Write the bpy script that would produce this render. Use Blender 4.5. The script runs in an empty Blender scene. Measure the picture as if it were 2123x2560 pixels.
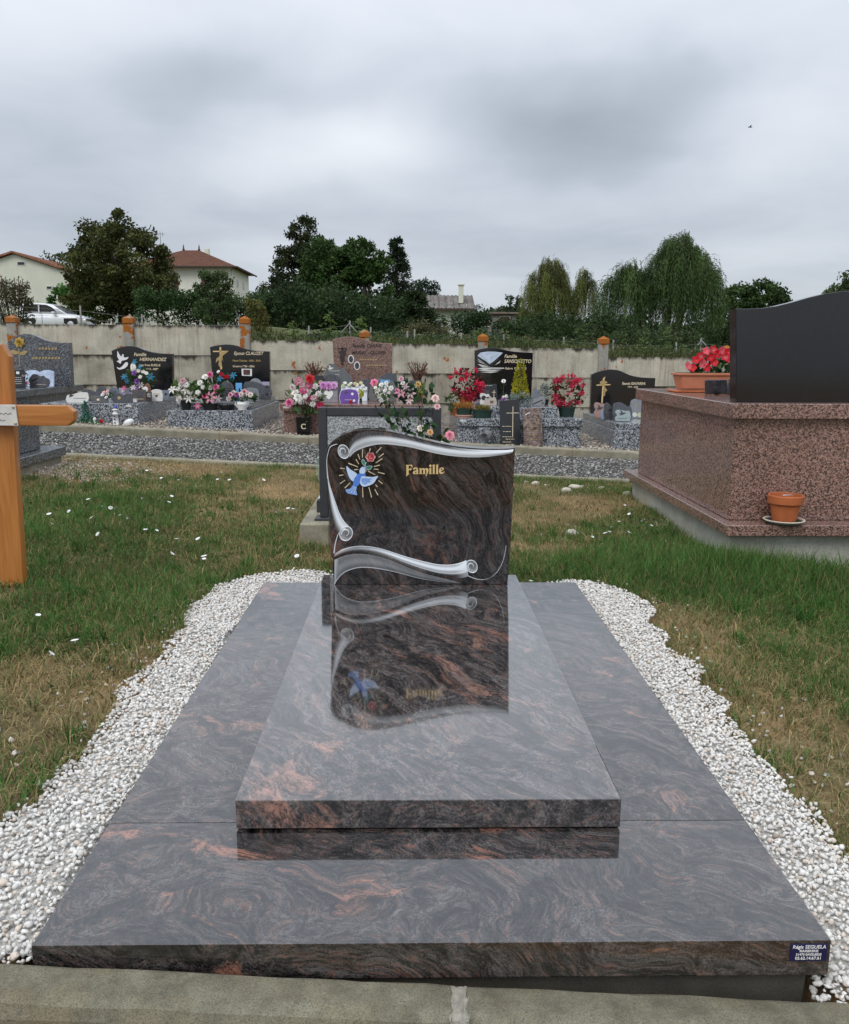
import bpy, bmesh, math, random
import numpy as np
from mathutils import Vector, Matrix

rnd = random.Random(7)
rng = np.random.default_rng(7)
R = math.radians
scene = bpy.context.scene
COL = scene.collection

# ------------------------------------------------------------------ camera
cam = bpy.data.cameras.new('camera')
cam.sensor_fit = 'HORIZONTAL'
cam.sensor_width = 36.0
cam.lens = 36.08
cam.clip_start = 0.05
cam.clip_end = 3000
camo = bpy.data.objects.new('camera', cam)
COL.objects.link(camo)
_p, _y, _r = 0.1848, 0.0166, 0.0044
_f = Vector((math.sin(_y), math.cos(_y), 0)); _x = Vector((math.cos(_y), -math.sin(_y), 0)); _u = Vector((0, 0, 1))
fw = _f * math.cos(_p) - _u * math.sin(_p)
uu = _u * math.cos(_p) + _f * math.sin(_p)
r2 = _x * math.cos(_r) + uu * math.sin(_r)
u2 = uu * math.cos(_r) - _x * math.sin(_r)
camo.matrix_world = Matrix(((r2.x, u2.x, -fw.x, -0.0425), (r2.y, u2.y, -fw.y, -1.3236), (r2.z, u2.z, -fw.z, 1.014), (0, 0, 0, 1)))
scene.camera = camo

# ------------------------------------------------------------------ sky: overcast cloud deck over a clear Nishita sky
SUN_EL, SUN_AZ = R(48), R(-150)          # azimuth from +Y towards +X
world = bpy.data.worlds.new('World')
scene.world = world
world.use_nodes = True
wt = world.node_tree
wt.nodes.clear()

class NT:
    """tiny node builder"""
    def __init__(s, t): s.t = t
    def n(s, typ, **kw):
        nd = s.t.nodes.new(typ)
        ins = kw.pop('i', {})
        for k, v in kw.items(): setattr(nd, k, v)
        for k, v in ins.items():
            sock = nd.inputs[k]
            if isinstance(v, bpy.types.NodeSocket): s.t.links.new(v, sock)
            else: sock.default_value = v
        return nd
    def m(s, op, a, b=None, c=None, clamp=False):
        i = {0: a}
        if b is not None: i[1] = b
        if c is not None: i[2] = c
        return s.n('ShaderNodeMath', operation=op, use_clamp=clamp, i=i).outputs[0]
    def vm(s, op, a, b=None, scale=None):
        i = {0: a}
        if b is not None: i[1] = b
        nd = s.n('ShaderNodeVectorMath', operation=op, i=i)
        if scale is not None:
            if isinstance(scale, bpy.types.NodeSocket): s.t.links.new(scale, nd.inputs['Scale'])
            else: nd.inputs['Scale'].default_value = scale
        return nd.outputs['Value'] if op in ('DOT_PRODUCT', 'LENGTH') else nd.outputs[0]
    def noise(s, vec, scale, detail=4, rough=.55, dist=0.0, out=0):
        return s.n('ShaderNodeTexNoise', i={'Vector': vec, 'Scale': scale, 'Detail': detail, 'Roughness': rough, 'Distortion': dist}).outputs[out]
    def vor(s, vec, scale, feature='F1', out='Distance', rnd=1.0):
        return s.n('ShaderNodeTexVoronoi', feature=feature, i={'Vector': vec, 'Scale': scale, 'Randomness': rnd}).outputs[out]
    def ramp(s, fac, stops, mode='LINEAR'):
        nd = s.n('ShaderNodeValToRGB', i={0: fac})
        cr = nd.color_ramp; cr.interpolation = mode
        while len(cr.elements) < len(stops): cr.elements.new(0.5)
        for e, (p, c) in zip(cr.elements, stops):
            e.position = p
            e.color = (c, c, c, 1) if isinstance(c, (int, float)) else (*c, 1)
        return nd.outputs[0]
    def mix(s, fac, a, b, mode='MIX'):
        c = lambda v: (*v, 1) if isinstance(v, tuple) and len(v) == 3 else v
        nd = s.n('ShaderNodeMix', data_type='RGBA', blend_type=mode)
        for k, v in ((0, fac), (6, c(a)), (7, c(b))):
            if isinstance(v, bpy.types.NodeSocket): s.t.links.new(v, nd.inputs[k])
            else: nd.inputs[k].default_value = v
        return nd.outputs[2]

W = NT(wt)
geo = W.n('ShaderNodeTexCoord').outputs['Generated']
sep = W.n('ShaderNodeSeparateXYZ', i={0: geo})
dx, dy, dz = sep.outputs
zz = W.m('ADD', W.m('MAXIMUM', dz, 0.0), 0.16)
flat = W.n('ShaderNodeCombineXYZ', i={0: W.m('DIVIDE', dx, zz), 1: W.m('DIVIDE', dy, zz), 2: 3.7}).outputs[0]
wob = W.noise(geo, 5.0, 3, .5, out=1)
wobs = W.n('ShaderNodeSeparateXYZ', i={0: wob}).outputs
az = W.m('ADD', W.m('ARCTAN2', dx, dy), W.m('MULTIPLY', W.m('SUBTRACT', wobs[0], .5), .16))
el = W.m('ADD', W.m('ARCSINE', dz), W.m('MULTIPLY', W.m('SUBTRACT', wobs[1], .5), .10))
def blob(a, e, sa, se, amt):
    u = W.m('DIVIDE', W.m('SUBTRACT', az, R(a)), R(sa))
    v = W.m('DIVIDE', W.m('SUBTRACT', el, R(e)), R(se))
    g = W.m('EXPONENT', W.m('MULTIPLY', W.m('ADD', W.m('MULTIPLY', u, u), W.m('MULTIPLY', v, v)), -1.0))
    return W.m('MULTIPLY', g, amt)
big = W.noise(flat, .55, 5, .5, .3)
fine = W.noise(flat, 2.3, 6, .55, .4)
val = W.m('ADD', W.m('MULTIPLY', W.m('SUBTRACT', big, .5), .34), W.m('MULTIPLY', W.m('SUBTRACT', fine, .5), .19))
for b in ((9.5, 13.4, 7.5, 2.6, -.27), (16.5, 15.8, 5, 1.8, -.13), (-12, 15.2, 6.0, 2.2, -.20), (-23, 11.5, 6, 4, -.12),
          (-3.5, 12.4, 6.0, 1.9, .20), (-9, 10.3, 6, 1.4, .12), (22, 12.2, 5, 2.2, .10), (12, 7.6, 12, 1.8, -.09),
          (-15, 7.9, 8, 1.3, -.06), (2, 19.5, 20, 2.6, .05)):
    val = W.m('ADD', val, blob(*b))
cl = W.ramp(W.m('ADD', val, .515), [(.20, (.30, .335, .385)), (.40, (.44, .485, .55)), (.55, (.585, .625, .685)), (.72, (.715, .745, .79)), (.9, (.79, .81, .84))])
zen = W.m('ADD', .92, W.m('MULTIPLY', W.m('POWER', W.m('MAXIMUM', dz, 0.0), 1.4), 1.45))   # overcast skies brighten towards the zenith
clz = W.vm('SCALE', cl, scale=zen)
skyt = W.n('ShaderNodeTexSky', sky_type='NISHITA', sun_disc=False, sun_elevation=SUN_EL, sun_rotation=SUN_AZ)
bg1 = W.n('ShaderNodeBackground', i={0: skyt.outputs[0], 1: 0.10})
bg2 = W.n('ShaderNodeBackground', i={0: clz, 1: 1.0})
mx = W.n('ShaderNodeMixShader', i={0: .93, 1: bg1.outputs[0], 2: bg2.outputs[0]})
W.n('ShaderNodeOutputWorld', i={0: mx.outputs[0]})

sun = bpy.data.lights.new('sun', 'SUN')
sun.energy = 1.3
sun.angle = R(28)
sun.color = (1, .965, .91)
suno = bpy.data.objects.new('sun', sun)
COL.objects.link(suno)
suno.rotation_euler = Vector((-math.sin(SUN_AZ) * math.cos(SUN_EL), -math.cos(SUN_AZ) * math.cos(SUN_EL), -math.sin(SUN_EL))).to_track_quat('-Z', 'Y').to_euler()

vs = scene.view_settings
vs.view_transform = 'Standard'; vs.look = 'None'; vs.gamma = 1; vs.exposure = 0.18; vs.use_curve_mapping = False
scene.render.engine = 'CYCLES'
scene.cycles.max_bounces = 6
scene.cycles.diffuse_bounces = 3
scene.cycles.glossy_bounces = 4
scene.cycles.transmission_bounces = 4
scene.cycles.transparent_max_bounces = 6
scene.cycles.use_denoising = True
scene.cycles.denoiser = 'OPENIMAGEDENOISE'
scene.cycles.denoising_input_passes = 'RGB_ALBEDO_NORMAL'

# ------------------------------------------------------------------ helpers
def tag(o, label=None, cat=None, group=None, kind=None):
    if label: o['label'] = label
    if cat: o['category'] = cat
    if group: o['group'] = group
    if kind: o['kind'] = kind
    return o
def thing(name, label, cat, loc=(0, 0, 0), rz=0, group=None, rx=0):
    o = bpy.data.objects.new(name, None)
    COL.objects.link(o)
    o.location = loc; o.rotation_euler = (rx, 0, rz)
    o.empty_display_size = .05
    return tag(o, label, cat, group)
def put(name, me, mat, parent=None):
    o = bpy.data.objects.new(name, me)
    COL.objects.link(o)
    if mat is not None and not me.materials: me.materials.append(mat)
    if parent is not None: o.parent = parent
    return o
def bmo(name, bm, mat, parent=None, smooth=False):
    me = bpy.data.meshes.new(name)
    bm.normal_update(); bm.to_mesh(me); bm.free()
    if smooth: me.shade_smooth()
    return put(name, me, mat, parent)
def raw(name, V, F, mat, parent=None, smooth=False, col=None, attr='col'):
    """mesh from numpy arrays; F is one array (n,3|4) or a list"""
    me = bpy.data.meshes.new(name)
    V = np.asarray(V, dtype=np.float32)
    if isinstance(F, np.ndarray):
        n, k = F.shape
        me.vertices.add(len(V)); me.vertices.foreach_set('co', V.ravel())
        me.loops.add(n * k); me.loops.foreach_set('vertex_index', F.astype(np.int32).ravel())
        me.polygons.add(n); me.polygons.foreach_set('loop_start', np.arange(n, dtype=np.int32) * k)
        me.update(calc_edges=True)
    else:
        me.from_pydata([tuple(map(float, v)) for v in V], [], F)
    if col is not None:
        c = np.ones((len(V), 4), dtype=np.float32)
        col = np.asarray(col, dtype=np.float32)
        if col.ndim == 1: col = np.repeat(col[:, None], 3, 1)
        c[:, :3] = col
        a = me.attributes.new(attr, 'FLOAT_COLOR', 'POINT'); a.data.foreach_set('color', c.ravel())
    if smooth: me.shade_smooth()
    me.validate()
    return put(name, me, mat, parent)
def box_bm(x0, x1, y0, y1, z0, z1, bev=.004, seg=1):
    bm = bmesh.new()
    bmesh.ops.create_cube(bm, size=1)
    for v in bm.verts:
        v.co = Vector((x0 + (v.co.x + .5) * (x1 - x0), y0 + (v.co.y + .5) * (y1 - y0), z0 + (v.co.z + .5) * (z1 - z0)))
    if bev > 0: bmesh.ops.bevel(bm, geom=bm.edges[:], offset=bev, segments=seg, affect='EDGES', profile=.6)
    return bm
def box(name, b, mat, parent=None, bev=.004, seg=1):
    return bmo(name, box_bm(*b, bev=bev, seg=seg), mat, parent)
def plate_bm(pts, y0, y1, bev=.003, seg=1):
    """outline in XZ extruded from y0 (towards the camera) to y1"""
    ar = sum(pts[i][0] * pts[(i + 1) % len(pts)][1] - pts[(i + 1) % len(pts)][0] * pts[i][1] for i in range(len(pts)))
    if ar < 0: pts = pts[::-1]
    bm = bmesh.new()
    f = bm.faces.new([bm.verts.new((x, y0, z)) for x, z in pts])
    r = bmesh.ops.extrude_face_region(bm, geom=[f])
    for v in r['geom']:
        if isinstance(v, bmesh.types.BMVert): v.co.y = y1
    bmesh.ops.recalc_face_normals(bm, faces=bm.faces[:])
    if bev > 0:
        es = [e for e in bm.edges if abs(e.verts[0].co.y - e.verts[1].co.y) < 1e-6]
        bmesh.ops.bevel(bm, geom=es, offset=bev, segments=seg, affect='EDGES', profile=.6)
    return bm
def plate(name, pts, y0, y1, mat, parent=None, bev=.003, seg=1):
    return bmo(name, plate_bm(pts, y0, y1, bev, seg), mat, parent)
def lathe_bm(prof, seg=20, cx=0, cy=0, cz=0, sx=1, sy=1):
    bm = bmesh.new()
    rings = []
    for r, z in prof:
        if r < 1e-5: rings.append([bm.verts.new((cx, cy, cz + z))])
        else: rings.append([bm.verts.new((cx + sx * r * math.cos(2 * math.pi * k / seg), cy + sy * r * math.sin(2 * math.pi * k / seg), cz + z)) for k in range(seg)])
    for a, b in zip(rings, rings[1:]):
        for k in range(seg):
            k2 = (k + 1) % seg
            if len(a) == 1 and len(b) == 1: continue
            if len(a) == 1: bm.faces.new((a[0], b[k2], b[k]))
            elif len(b) == 1: bm.faces.new((a[k], a[k2], b[0]))
            else: bm.faces.new((a[k], a[k2], b[k2], b[k]))
    bmesh.ops.recalc_face_normals(bm, faces=bm.faces[:])
    return bm
def lathe(name, prof, mat, parent=None, seg=20, smooth=True, **k):
    return bmo(name, lathe_bm(prof, seg, **k), mat, parent, smooth)
def tube_vf(path, rad, seg=6):
    """tapered tube along a path -> verts, faces"""
    V, F = [], []
    n = len(path)
    for i, p in enumerate(path):
        p = Vector(p)
        d = (Vector(path[min(i + 1, n - 1)]) - Vector(path[max(i - 1, 0)])).normalized()
        a = d.orthogonal().normalized(); b = d.cross(a)
        r = rad[i] if isinstance(rad, (list, tuple)) else rad
        for k in range(seg):
            t = 2 * math.pi * k / seg
            V.append(p + a * (r * math.cos(t)) + b * (r * math.sin(t)))
    for i in range(n - 1):
        for k in range(seg):
            F.append((i * seg + k, i * seg + (k + 1) % seg, (i + 1) * seg + (k + 1) % seg, (i + 1) * seg + k))
    F.append(tuple(range(seg))[::-1]); F.append(tuple((n - 1) * seg + k for k in range(seg)))
    return V, F
def tubes(name, paths, mat, parent=None, seg=6):
    V, F = [], []
    for path, rad in paths:
        v, f = tube_vf(path, rad, seg)
        o = len(V)
        V += v; F += [tuple(i + o for i in q) for q in f]
    return raw(name, V, F, mat, parent, smooth=True)
def curve2d(name, polys, y, mat, parent=None, depth=.001):
    """filled flat figure (polygons in XZ, holes allowed) standing at depth y"""
    c = bpy.data.curves.new(name, 'CURVE')
    c.dimensions = '2D'; c.fill_mode = 'BOTH'; c.extrude = depth
    for pl in polys:
        s = c.splines.new('POLY'); s.points.add(len(pl) - 1)
        for q, (x, z) in zip(s.points, pl): q.co = (x, z, 0, 1)
        s.use_cyclic_u = True
    c.materials.append(mat)
    o = bpy.data.objects.new(name, c)
    COL.objects.link(o)
    o.rotation_euler = (R(90), 0, 0); o.location = (0, y, 0)
    if parent is not None: o.parent = parent
    return o
def text(body, x, z, y, size, mat, parent, shear=0.0, bold=0.0, align='LEFT', sx=1.0, name='lettering'):
    c = bpy.data.curves.new(name, 'FONT')
    c.body = body; c.size = size; c.shear = shear; c.offset = bold; c.extrude = .0012; c.align_x = align
    c.materials.append(mat)
    o = bpy.data.objects.new(name, c)
    COL.objects.link(o)
    o.rotation_euler = (R(90), 0, 0); o.location = (x, y, z); o.scale = (sx, 1, 1)
    o.parent = parent
    return o
def seg_poly(x0, z0, x1, z1, w0, w1=None):
    w1 = w0 if w1 is None else w1
    d = math.hypot(x1 - x0, z1 - z0) or 1
    nx, nz = -(z1 - z0) / d, (x1 - x0) / d
    return [(x0 + nx * w0, z0 + nz * w0), (x1 + nx * w1, z1 + nz * w1), (x1 - nx * w1, z1 - nz * w1), (x0 - nx * w0, z0 - nz * w0)]
def ell(cx, cz, rx, rz, n=20, a0=0):
    return [(cx + rx * math.cos(2 * math.pi * k / n + a0), cz + rz * math.sin(2 * math.pi * k / n + a0)) for k in range(n)]
def smooth_poly(pts, n=3, closed=False):
    """Catmull-Rom resample of a polyline"""
    P = [Vector(p) for p in pts]; out = []
    N = len(P)
    for i in range(N if closed else N - 1):
        p0 = P[(i - 1) % N] if closed or i > 0 else P[0]
        p1 = P[i]; p2 = P[(i + 1) % N]
        p3 = P[(i + 2) % N] if closed or i + 2 < N else P[-1]
        for k in range(n):
            t = k / n
            out.append(tuple(.5 * (2 * p1 + (p2 - p0) * t + (2 * p0 - 5 * p1 + 4 * p2 - p3) * t * t + (3 * p1 - p0 - 3 * p2 + p3) * t ** 3)))
    if not closed: out.append(tuple(P[-1]))
    return out
_perm = np.random.default_rng(3).random((256, 256))
def vnoise(x, y, s=1.0):
    """value noise on arrays, 0..1"""
    x = np.asarray(x, dtype=float) * s + 1000.3; y = np.asarray(y, dtype=float) * s + 1000.7
    xi = np.floor(x).astype(int); yi = np.floor(y).astype(int)
    fx = x - xi; fy = y - yi
    fx = fx * fx * (3 - 2 * fx); fy = fy * fy * (3 - 2 * fy)
    g = lambda a, b: _perm[a % 256, b % 256]
    return (g(xi, yi) * (1 - fx) + g(xi + 1, yi) * fx) * (1 - fy) + (g(xi, yi + 1) * (1 - fx) + g(xi + 1, yi + 1) * fx) * fy
def fbm(x, y, s=1.0):
    return (vnoise(x, y, s) + .5 * vnoise(x, y, s * 2.1) + .25 * vnoise(x, y, s * 4.3)) / 1.75
def sstep(a, b, x):
    t = np.clip((x - a) / (b - a), 0, 1)
    return t * t * (3 - 2 * t)
# ------------------------------------------------------------------ materials
def newmat(name):
    m = bpy.data.materials.new(name); m.use_nodes = True
    t = m.node_tree; t.nodes.clear()
    return m, NT(t)
def finish(n, color, rough=.6, bump=None, bstr=.2, bdist=.002, ior=1.5, coat=0.0, metal=0.0, extra=None, spec=None):
    i = {'Base Color': (*color, 1) if isinstance(color, tuple) else color, 'Roughness': rough, 'IOR': ior, 'Coat Weight': coat, 'Coat Roughness': .05, 'Metallic': metal}
    if spec is not None: i['Specular IOR Level'] = spec
    if bump is not None:
        i['Normal'] = n.n('ShaderNodeBump', i={'Height': bump, 'Strength': bstr, 'Distance': bdist}).outputs[0]
    p = n.n('ShaderNodeBsdfPrincipled', i=i)
    n.n('ShaderNodeOutputMaterial', i={0: p.outputs[0]})
    return p
def obj_co(n): return n.n('ShaderNodeTexCoord').outputs['Object']
def wpos(n): return n.n('ShaderNodeNewGeometry').outputs['Position']
_plain = {}
def plain(col, rough=.55, var=.18, metal=0.0, scale=30, name=None, coat=0.0):
    """painted or moulded thing: one colour with faint uneven wear"""
    key = (col, rough, var, metal, coat)
    if key in _plain: return _plain[key]
    m, n = newmat(name or 'paint')
    nz = n.noise(obj_co(n), scale, 4, .6)
    c = n.mix(n.ramp(nz, [(.3, 0.0), (.75, 1.0)]), tuple(v * (1 - var) for v in col), tuple(min(1, v * (1 + var)) for v in col))
    finish(n, c, n.m('ADD', rough - .08, n.m('MULTIPLY', nz, .16)), nz, .08, .002, metal=metal, coat=coat)
    _plain[key] = m
    return m

def swirl_color(n, off=(0, 0, 0), D=(.42, -.80, -1.0), warp=.42, stretch=.10, gain=1.0, pink=(.56, .66), pcol=(.40, .185, .125)):
    """dark migmatite granite with flowing black, grey and salmon bands; each slab is another cut of it"""
    p = n.vm('ADD', wpos(n), off)
    w1 = n.vm('SCALE', n.vm('SUBTRACT', n.noise(p, 1.9, 2, .5, out=1), (.5, .5, .5)), scale=warp)
    w2 = n.vm('SCALE', n.vm('SUBTRACT', n.noise(n.vm('ADD', p, (5, 2, 1)), 6.5, 2, .5, out=1), (.5, .5, .5)), scale=warp * .26)
    w3 = n.vm('SCALE', n.vm('SUBTRACT', n.noise(p, 30, 2, .6, out=1), (.5, .5, .5)), scale=.014)
    q = n.vm('ADD', n.vm('ADD', n.vm('ADD', p, w1), w2), w3)
    D = Vector(D).normalized(); E1 = Vector((.9, .4, .1)); E1 = (E1 - D * E1.dot(D)).normalized(); E2 = D.cross(E1)
    a, b, c = (n.vm('DOT_PRODUCT', q, tuple(v)) for v in (E1, E2, D))
    v = n.n('ShaderNodeCombineXYZ', i={0: a, 1: b, 2: n.m('MULTIPLY', c, stretch)}).outputs[0]
    s1 = n.noise(v, 150, 3, .65)
    s2 = n.noise(v, 38, 4, .65)
    s3 = n.noise(n.vm('ADD', v, (3.1, 7.7, 1.9)), 8.0, 5, .68)
    s4 = n.noise(n.vm('ADD', v, (8.1, 2.7, 4.9)), 14.0, 4, .6)
    gr = n.noise(p, 250, 3, .75)
    f = n.m('ADD', n.m('ADD', n.m('MULTIPLY', s1, .34), n.m('MULTIPLY', s2, .33)), n.m('MULTIPLY', gr, .33))
    g = lambda *c: tuple(v * gain for v in c)
    base = n.ramp(f, [(.38, g(.004, .004, .005)), (.455, g(.022, .020, .021)), (.51, g(.085, .074, .072)), (.58, g(.185, .165, .158)), (.68, g(.30, .25, .225))])
    base = n.mix(1.0, base, n.ramp(s4, [(.36, .35), (.55, 1.0)]), 'MULTIPLY')
    pk = n.m('MULTIPLY', n.ramp(s3, [(pink[0], 0.0), (pink[1], 1.0)]), n.ramp(f, [(.40, .05), (.56, 1.0)]))
    vein = n.m('MULTIPLY', n.ramp(n.m('ABSOLUTE', n.m('SUBTRACT', s4, .5)), [(.0, 1.0), (.022, 0.0)]), n.ramp(s2, [(.42, 0.0), (.62, .45)]))
    base = n.mix(vein, base, tuple(v * .8 for v in pcol))
    return n.mix(pk, base, pcol), gr
M = {}
def _swirl(ior, coat, **k):
    m, n = newmat('swirl_granite')
    c, gr = swirl_color(n, **k)
    p = finish(n, c, n.m('ADD', .04, n.m('MULTIPLY', n.noise(wpos(n), 2.5, 3, .6), .05)), n.noise(wpos(n), 9, 3, .5), .012, .004, ior=ior, coat=coat)
    p.inputs['Coat IOR'].default_value = 1.62; p.inputs['Coat Roughness'].default_value = .04
    return m
STELE = dict(off=(3.3, 1.7, .4), D=(.36, -.3, -1), warp=.30, stretch=.07, gain=.46, pink=(.57, .71), pcol=(.19, .070, .045))
M['swirl'] = _swirl(1.45, .0, **STELE)
M['cover'] = _swirl(1.72, 1.0, off=(.6, .2, 2.2), D=(.50, -1, -.35), warp=.26, stretch=.06, gain=.85, pink=(.575, .675), pcol=(.38, .19, .135))
M['basefront'] = _swirl(1.6, .8, off=(1.9, 4.4, .7), D=(.8, -.5, -.6), warp=.55, stretch=.12, gain=.58, pink=(.575, .66), pcol=(.32, .145, .10))
M['baseside'] = _swirl(1.58, .7, off=(6.1, .9, 3.7), D=(.75, -.6, -.5), warp=.45, stretch=.10, gain=.68, pink=(.585, .69), pcol=(.34, .165, .115))
def _etch():
    """the same stone, sand-etched pale where the carver lightened it (attribute shade)"""
    m, n = newmat('etched_granite')
    c, gr = swirl_color(n, **STELE)
    sh = n.n('ShaderNodeAttribute', attribute_name='shade').outputs['Fac']
    h = n.noise(wpos(n), 260, 2, .6)
    f = n.m('MULTIPLY', sh, n.m('ADD', .95, n.m('MULTIPLY', h, .30)), clamp=True)
    col = n.mix(f, c, (.72, .765, .81))
    finish(n, col, n.m('ADD', .12, n.m('MULTIPLY', f, .5)), h, .06, .001, ior=1.55)
    return m
M['etch'] = _etch()
def speckle(name, stops, scale, rough, scale2=None, ior=1.55, coat=.2, warp=0.0):
    m, n = newmat(name)
    p = obj_co(n)
    v = n.vor(n.vm('ADD', p, n.vm('SCALE', n.noise(p, scale * .8, 2, .5, out=1), scale=.6 / scale)), scale, out='Color')
    g = n.n('ShaderNodeSeparateColor', i={0: v}).outputs[0]
    nz = n.noise(p, scale * .55, 4, .7)
    f = n.m('ADD', n.m('MULTIPLY', g, .45), n.m('MULTIPLY', nz, .55))
    c = n.ramp(f, stops)
    big = n.noise(p, 2.2, 4, .6)
    c = n.mix(1.0, c, n.ramp(big, [(.3, .80), (.7, 1.0)]), 'MULTIPLY')
    dirt = n.noise(n.vm('MULTIPLY', p, (6, 6, 1.2)), 1.5, 4, .6)
    finish(n, c, n.m('ADD', rough, n.m('MULTIPLY', dirt, .12)), nz, .02, .002, ior=ior, coat=coat)
    return m
M['grey'] = speckle('grey_granite', [(.25, (.012, .014, .018)), (.42, (.055, .062, .072)), (.55, (.26, .285, .315)), (.72, (.54, .565, .60))], 105, .18)
M['greydark'] = speckle('dark_grey_granite', [(.25, (.02, .022, .026)), (.45, (.055, .06, .068)), (.6, (.13, .14, .155)), (.8, (.30, .315, .335))], 105, .20)
M['pale'] = speckle('pale_grey_granite', [(.22, (.05, .055, .065)), (.42, (.24, .255, .28)), (.6, (.46, .48, .50)), (.8, (.62, .64, .66))], 170, .3)
M['pink'] = speckle('pink_granite', [(.26, (.022, .016, .015)), (.42, (.10, .062, .053)), (.53, (.26, .145, .115)), (.66, (.37, .22, .18)), (.82, (.45, .32, .27))], 165, .16, coat=.25)
M['black'] = speckle('black_granite', [(.3, (.004, .0045, .0055)), (.6, (.008, .0085, .010)), (.85, (.018, .0185, .021))], 220, .05, coat=.1)
M['slate'] = speckle('slate_granite', [(.25, (.018, .019, .024)), (.5, (.05, .052, .062)), (.8, (.10, .103, .115))], 130, .22)
M['marble'] = speckle('brown_marble', [(.25, (.05, .032, .026)), (.5, (.17, .115, .095)), (.8, (.34, .26, .23))], 40, .25)

def concrete(name, base, dark, streak=.0, lichen=0.0, moss=0.0, scale=1.0, warm=(.30, .24, .15), grain=.35):
    m, n = newmat(name)
    p = obj_co(n)
    a = n.noise(p, 3.0 * scale, 6, .65)
    f = n.noise(p, 60 * scale, 4, .7)
    c = n.mix(n.ramp(a, [(.32, 0.0), (.68, 1.0)]), dark, base)
    c = n.mix(n.ramp(n.noise(n.vm('ADD', p, (9, 4, 2)), 1.6 * scale, 5, .6), [(.5, 0.0), (.75, .55)]), c, warm)
    c = n.mix(n.m('MULTIPLY', n.ramp(f, [(.35, 1.0), (.55, 0.0)]), grain), c, tuple(v * .45 for v in dark))
    if streak:
        s = n.noise(n.vm('MULTIPLY', p, (30, 30, 1.3)), 1.0, 5, .7)
        s2 = n.noise(n.vm('MULTIPLY', p, (2.3, 2.3, .5)), 1.0, 4, .6)
        k = n.m('MULTIPLY', n.ramp(s, [(.48, 0.0), (.72, .9)]), n.m('MULTIPLY', n.ramp(s2, [(.38, 0.0), (.60, 1.0)]), streak))
        c = n.mix(k, c, (.095, .082, .064))
    if moss:
        z = n.n('ShaderNodeSeparateXYZ', i={0: n.n('ShaderNodeTexCoord').outputs['Generated']}).outputs[2]
        e = n.m('ADD', z, n.m('MULTIPLY', n.m('SUBTRACT', n.noise(n.vm('MULTIPLY', p, (7, 7, 2)), 1.0, 5, .7), .5), .55))
        k = n.m('MULTIPLY', n.ramp(e, [(.88, 0.0), (1.06, 1.0)]), moss)
        c = n.mix(k, c, (.040, .036, .026))
    if lichen:
        l = n.noise(n.vm('ADD', p, (2.3, 1.1, 8.4)), 5.0, 4, .55)
        k = n.ramp(l, [(.63 - lichen * .22, 0.0), (.66 - lichen * .22, 1.0)])
        c = n.mix(k, c, n.mix(n.noise(p, 40, 2, .5), (.20, .058, .010), (.42, .15, .025)))
    finish(n, c, .9, n.m('ADD', n.m('MULTIPLY', f, .6), a), .45, .006, spec=.3)
    return m
M['conc'] = concrete('kerb_concrete', (.34, .315, .24), (.175, .16, .115), scale=2.0)
M['kerbf'] = concrete('worn_kerb_concrete', (.25, .235, .17), (.12, .11, .078), scale=6.0, warm=(.25, .20, .12), grain=.7)
M['concfront'] = concrete('cast_concrete', (.30, .29, .235), (.16, .152, .118), scale=3.0, warm=(.22, .15, .075))
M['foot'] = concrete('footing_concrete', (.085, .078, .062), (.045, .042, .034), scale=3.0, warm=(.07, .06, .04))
M['render'] = concrete('grey_render', (.50, .50, .43), (.32, .325, .28), streak=.35, scale=1.2, warm=(.34, .29, .20))
M['plate'] = concrete('wall_concrete', (.58, .545, .45), (.36, .335, .27), streak=.75, moss=1.0, lichen=-.10, warm=(.40, .33, .22))
M['platelow'] = concrete('wall_concrete_stained', (.50, .47, .385), (.25, .23, .185), streak=1.0, moss=1.0, lichen=-.12, warm=(.30, .24, .15))
M['postc'] = concrete('post_concrete', (.36, .35, .32), (.24, .235, .21), streak=.3, lichen=.55, scale=2)
M['cap'] = concrete('lichen_concrete', (.34, .30, .22), (.2, .17, .12), lichen=1.15, scale=2)

def attr_mat(name, rough=.7, trans=.0, spec=.3, bump=0):
    m, n = newmat(name)
    c = n.n('ShaderNodeAttribute', attribute_name='col').outputs['Color']
    p = n.n('ShaderNodeBsdfPrincipled', i={'Base Color': c, 'Roughness': rough, 'Specular IOR Level': spec})
    out = p.outputs[0]
    if trans:
        t = n.n('ShaderNodeBsdfTranslucent', i={0: c})
        out = n.n('ShaderNodeMixShader', i={0: trans, 1: out, 2: t.outputs[0]}).outputs[0]
    n.n('ShaderNodeOutputMaterial', i={0: out})
    return m
M['leaf'] = attr_mat('leaf', .6, .25, .15)
M['blade'] = attr_mat('grass_blade', .6, .25, .15)
M['petal'] = attr_mat('petal', .6, .3, .3)
def _stone():
    m, n = newmat('pebble')
    c = n.n('ShaderNodeAttribute', attribute_name='col').outputs['Color']
    f = n.noise(wpos(n), 140, 4, .65)
    c = n.mix(n.m('MULTIPLY', n.ramp(f, [(.35, 1.0), (.6, 0.0)]), .25), c, (.30, .26, .22))
    finish(n, c, .85, f, .3, .002, spec=.3)
    return m
M['pebble'] = _stone()
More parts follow.
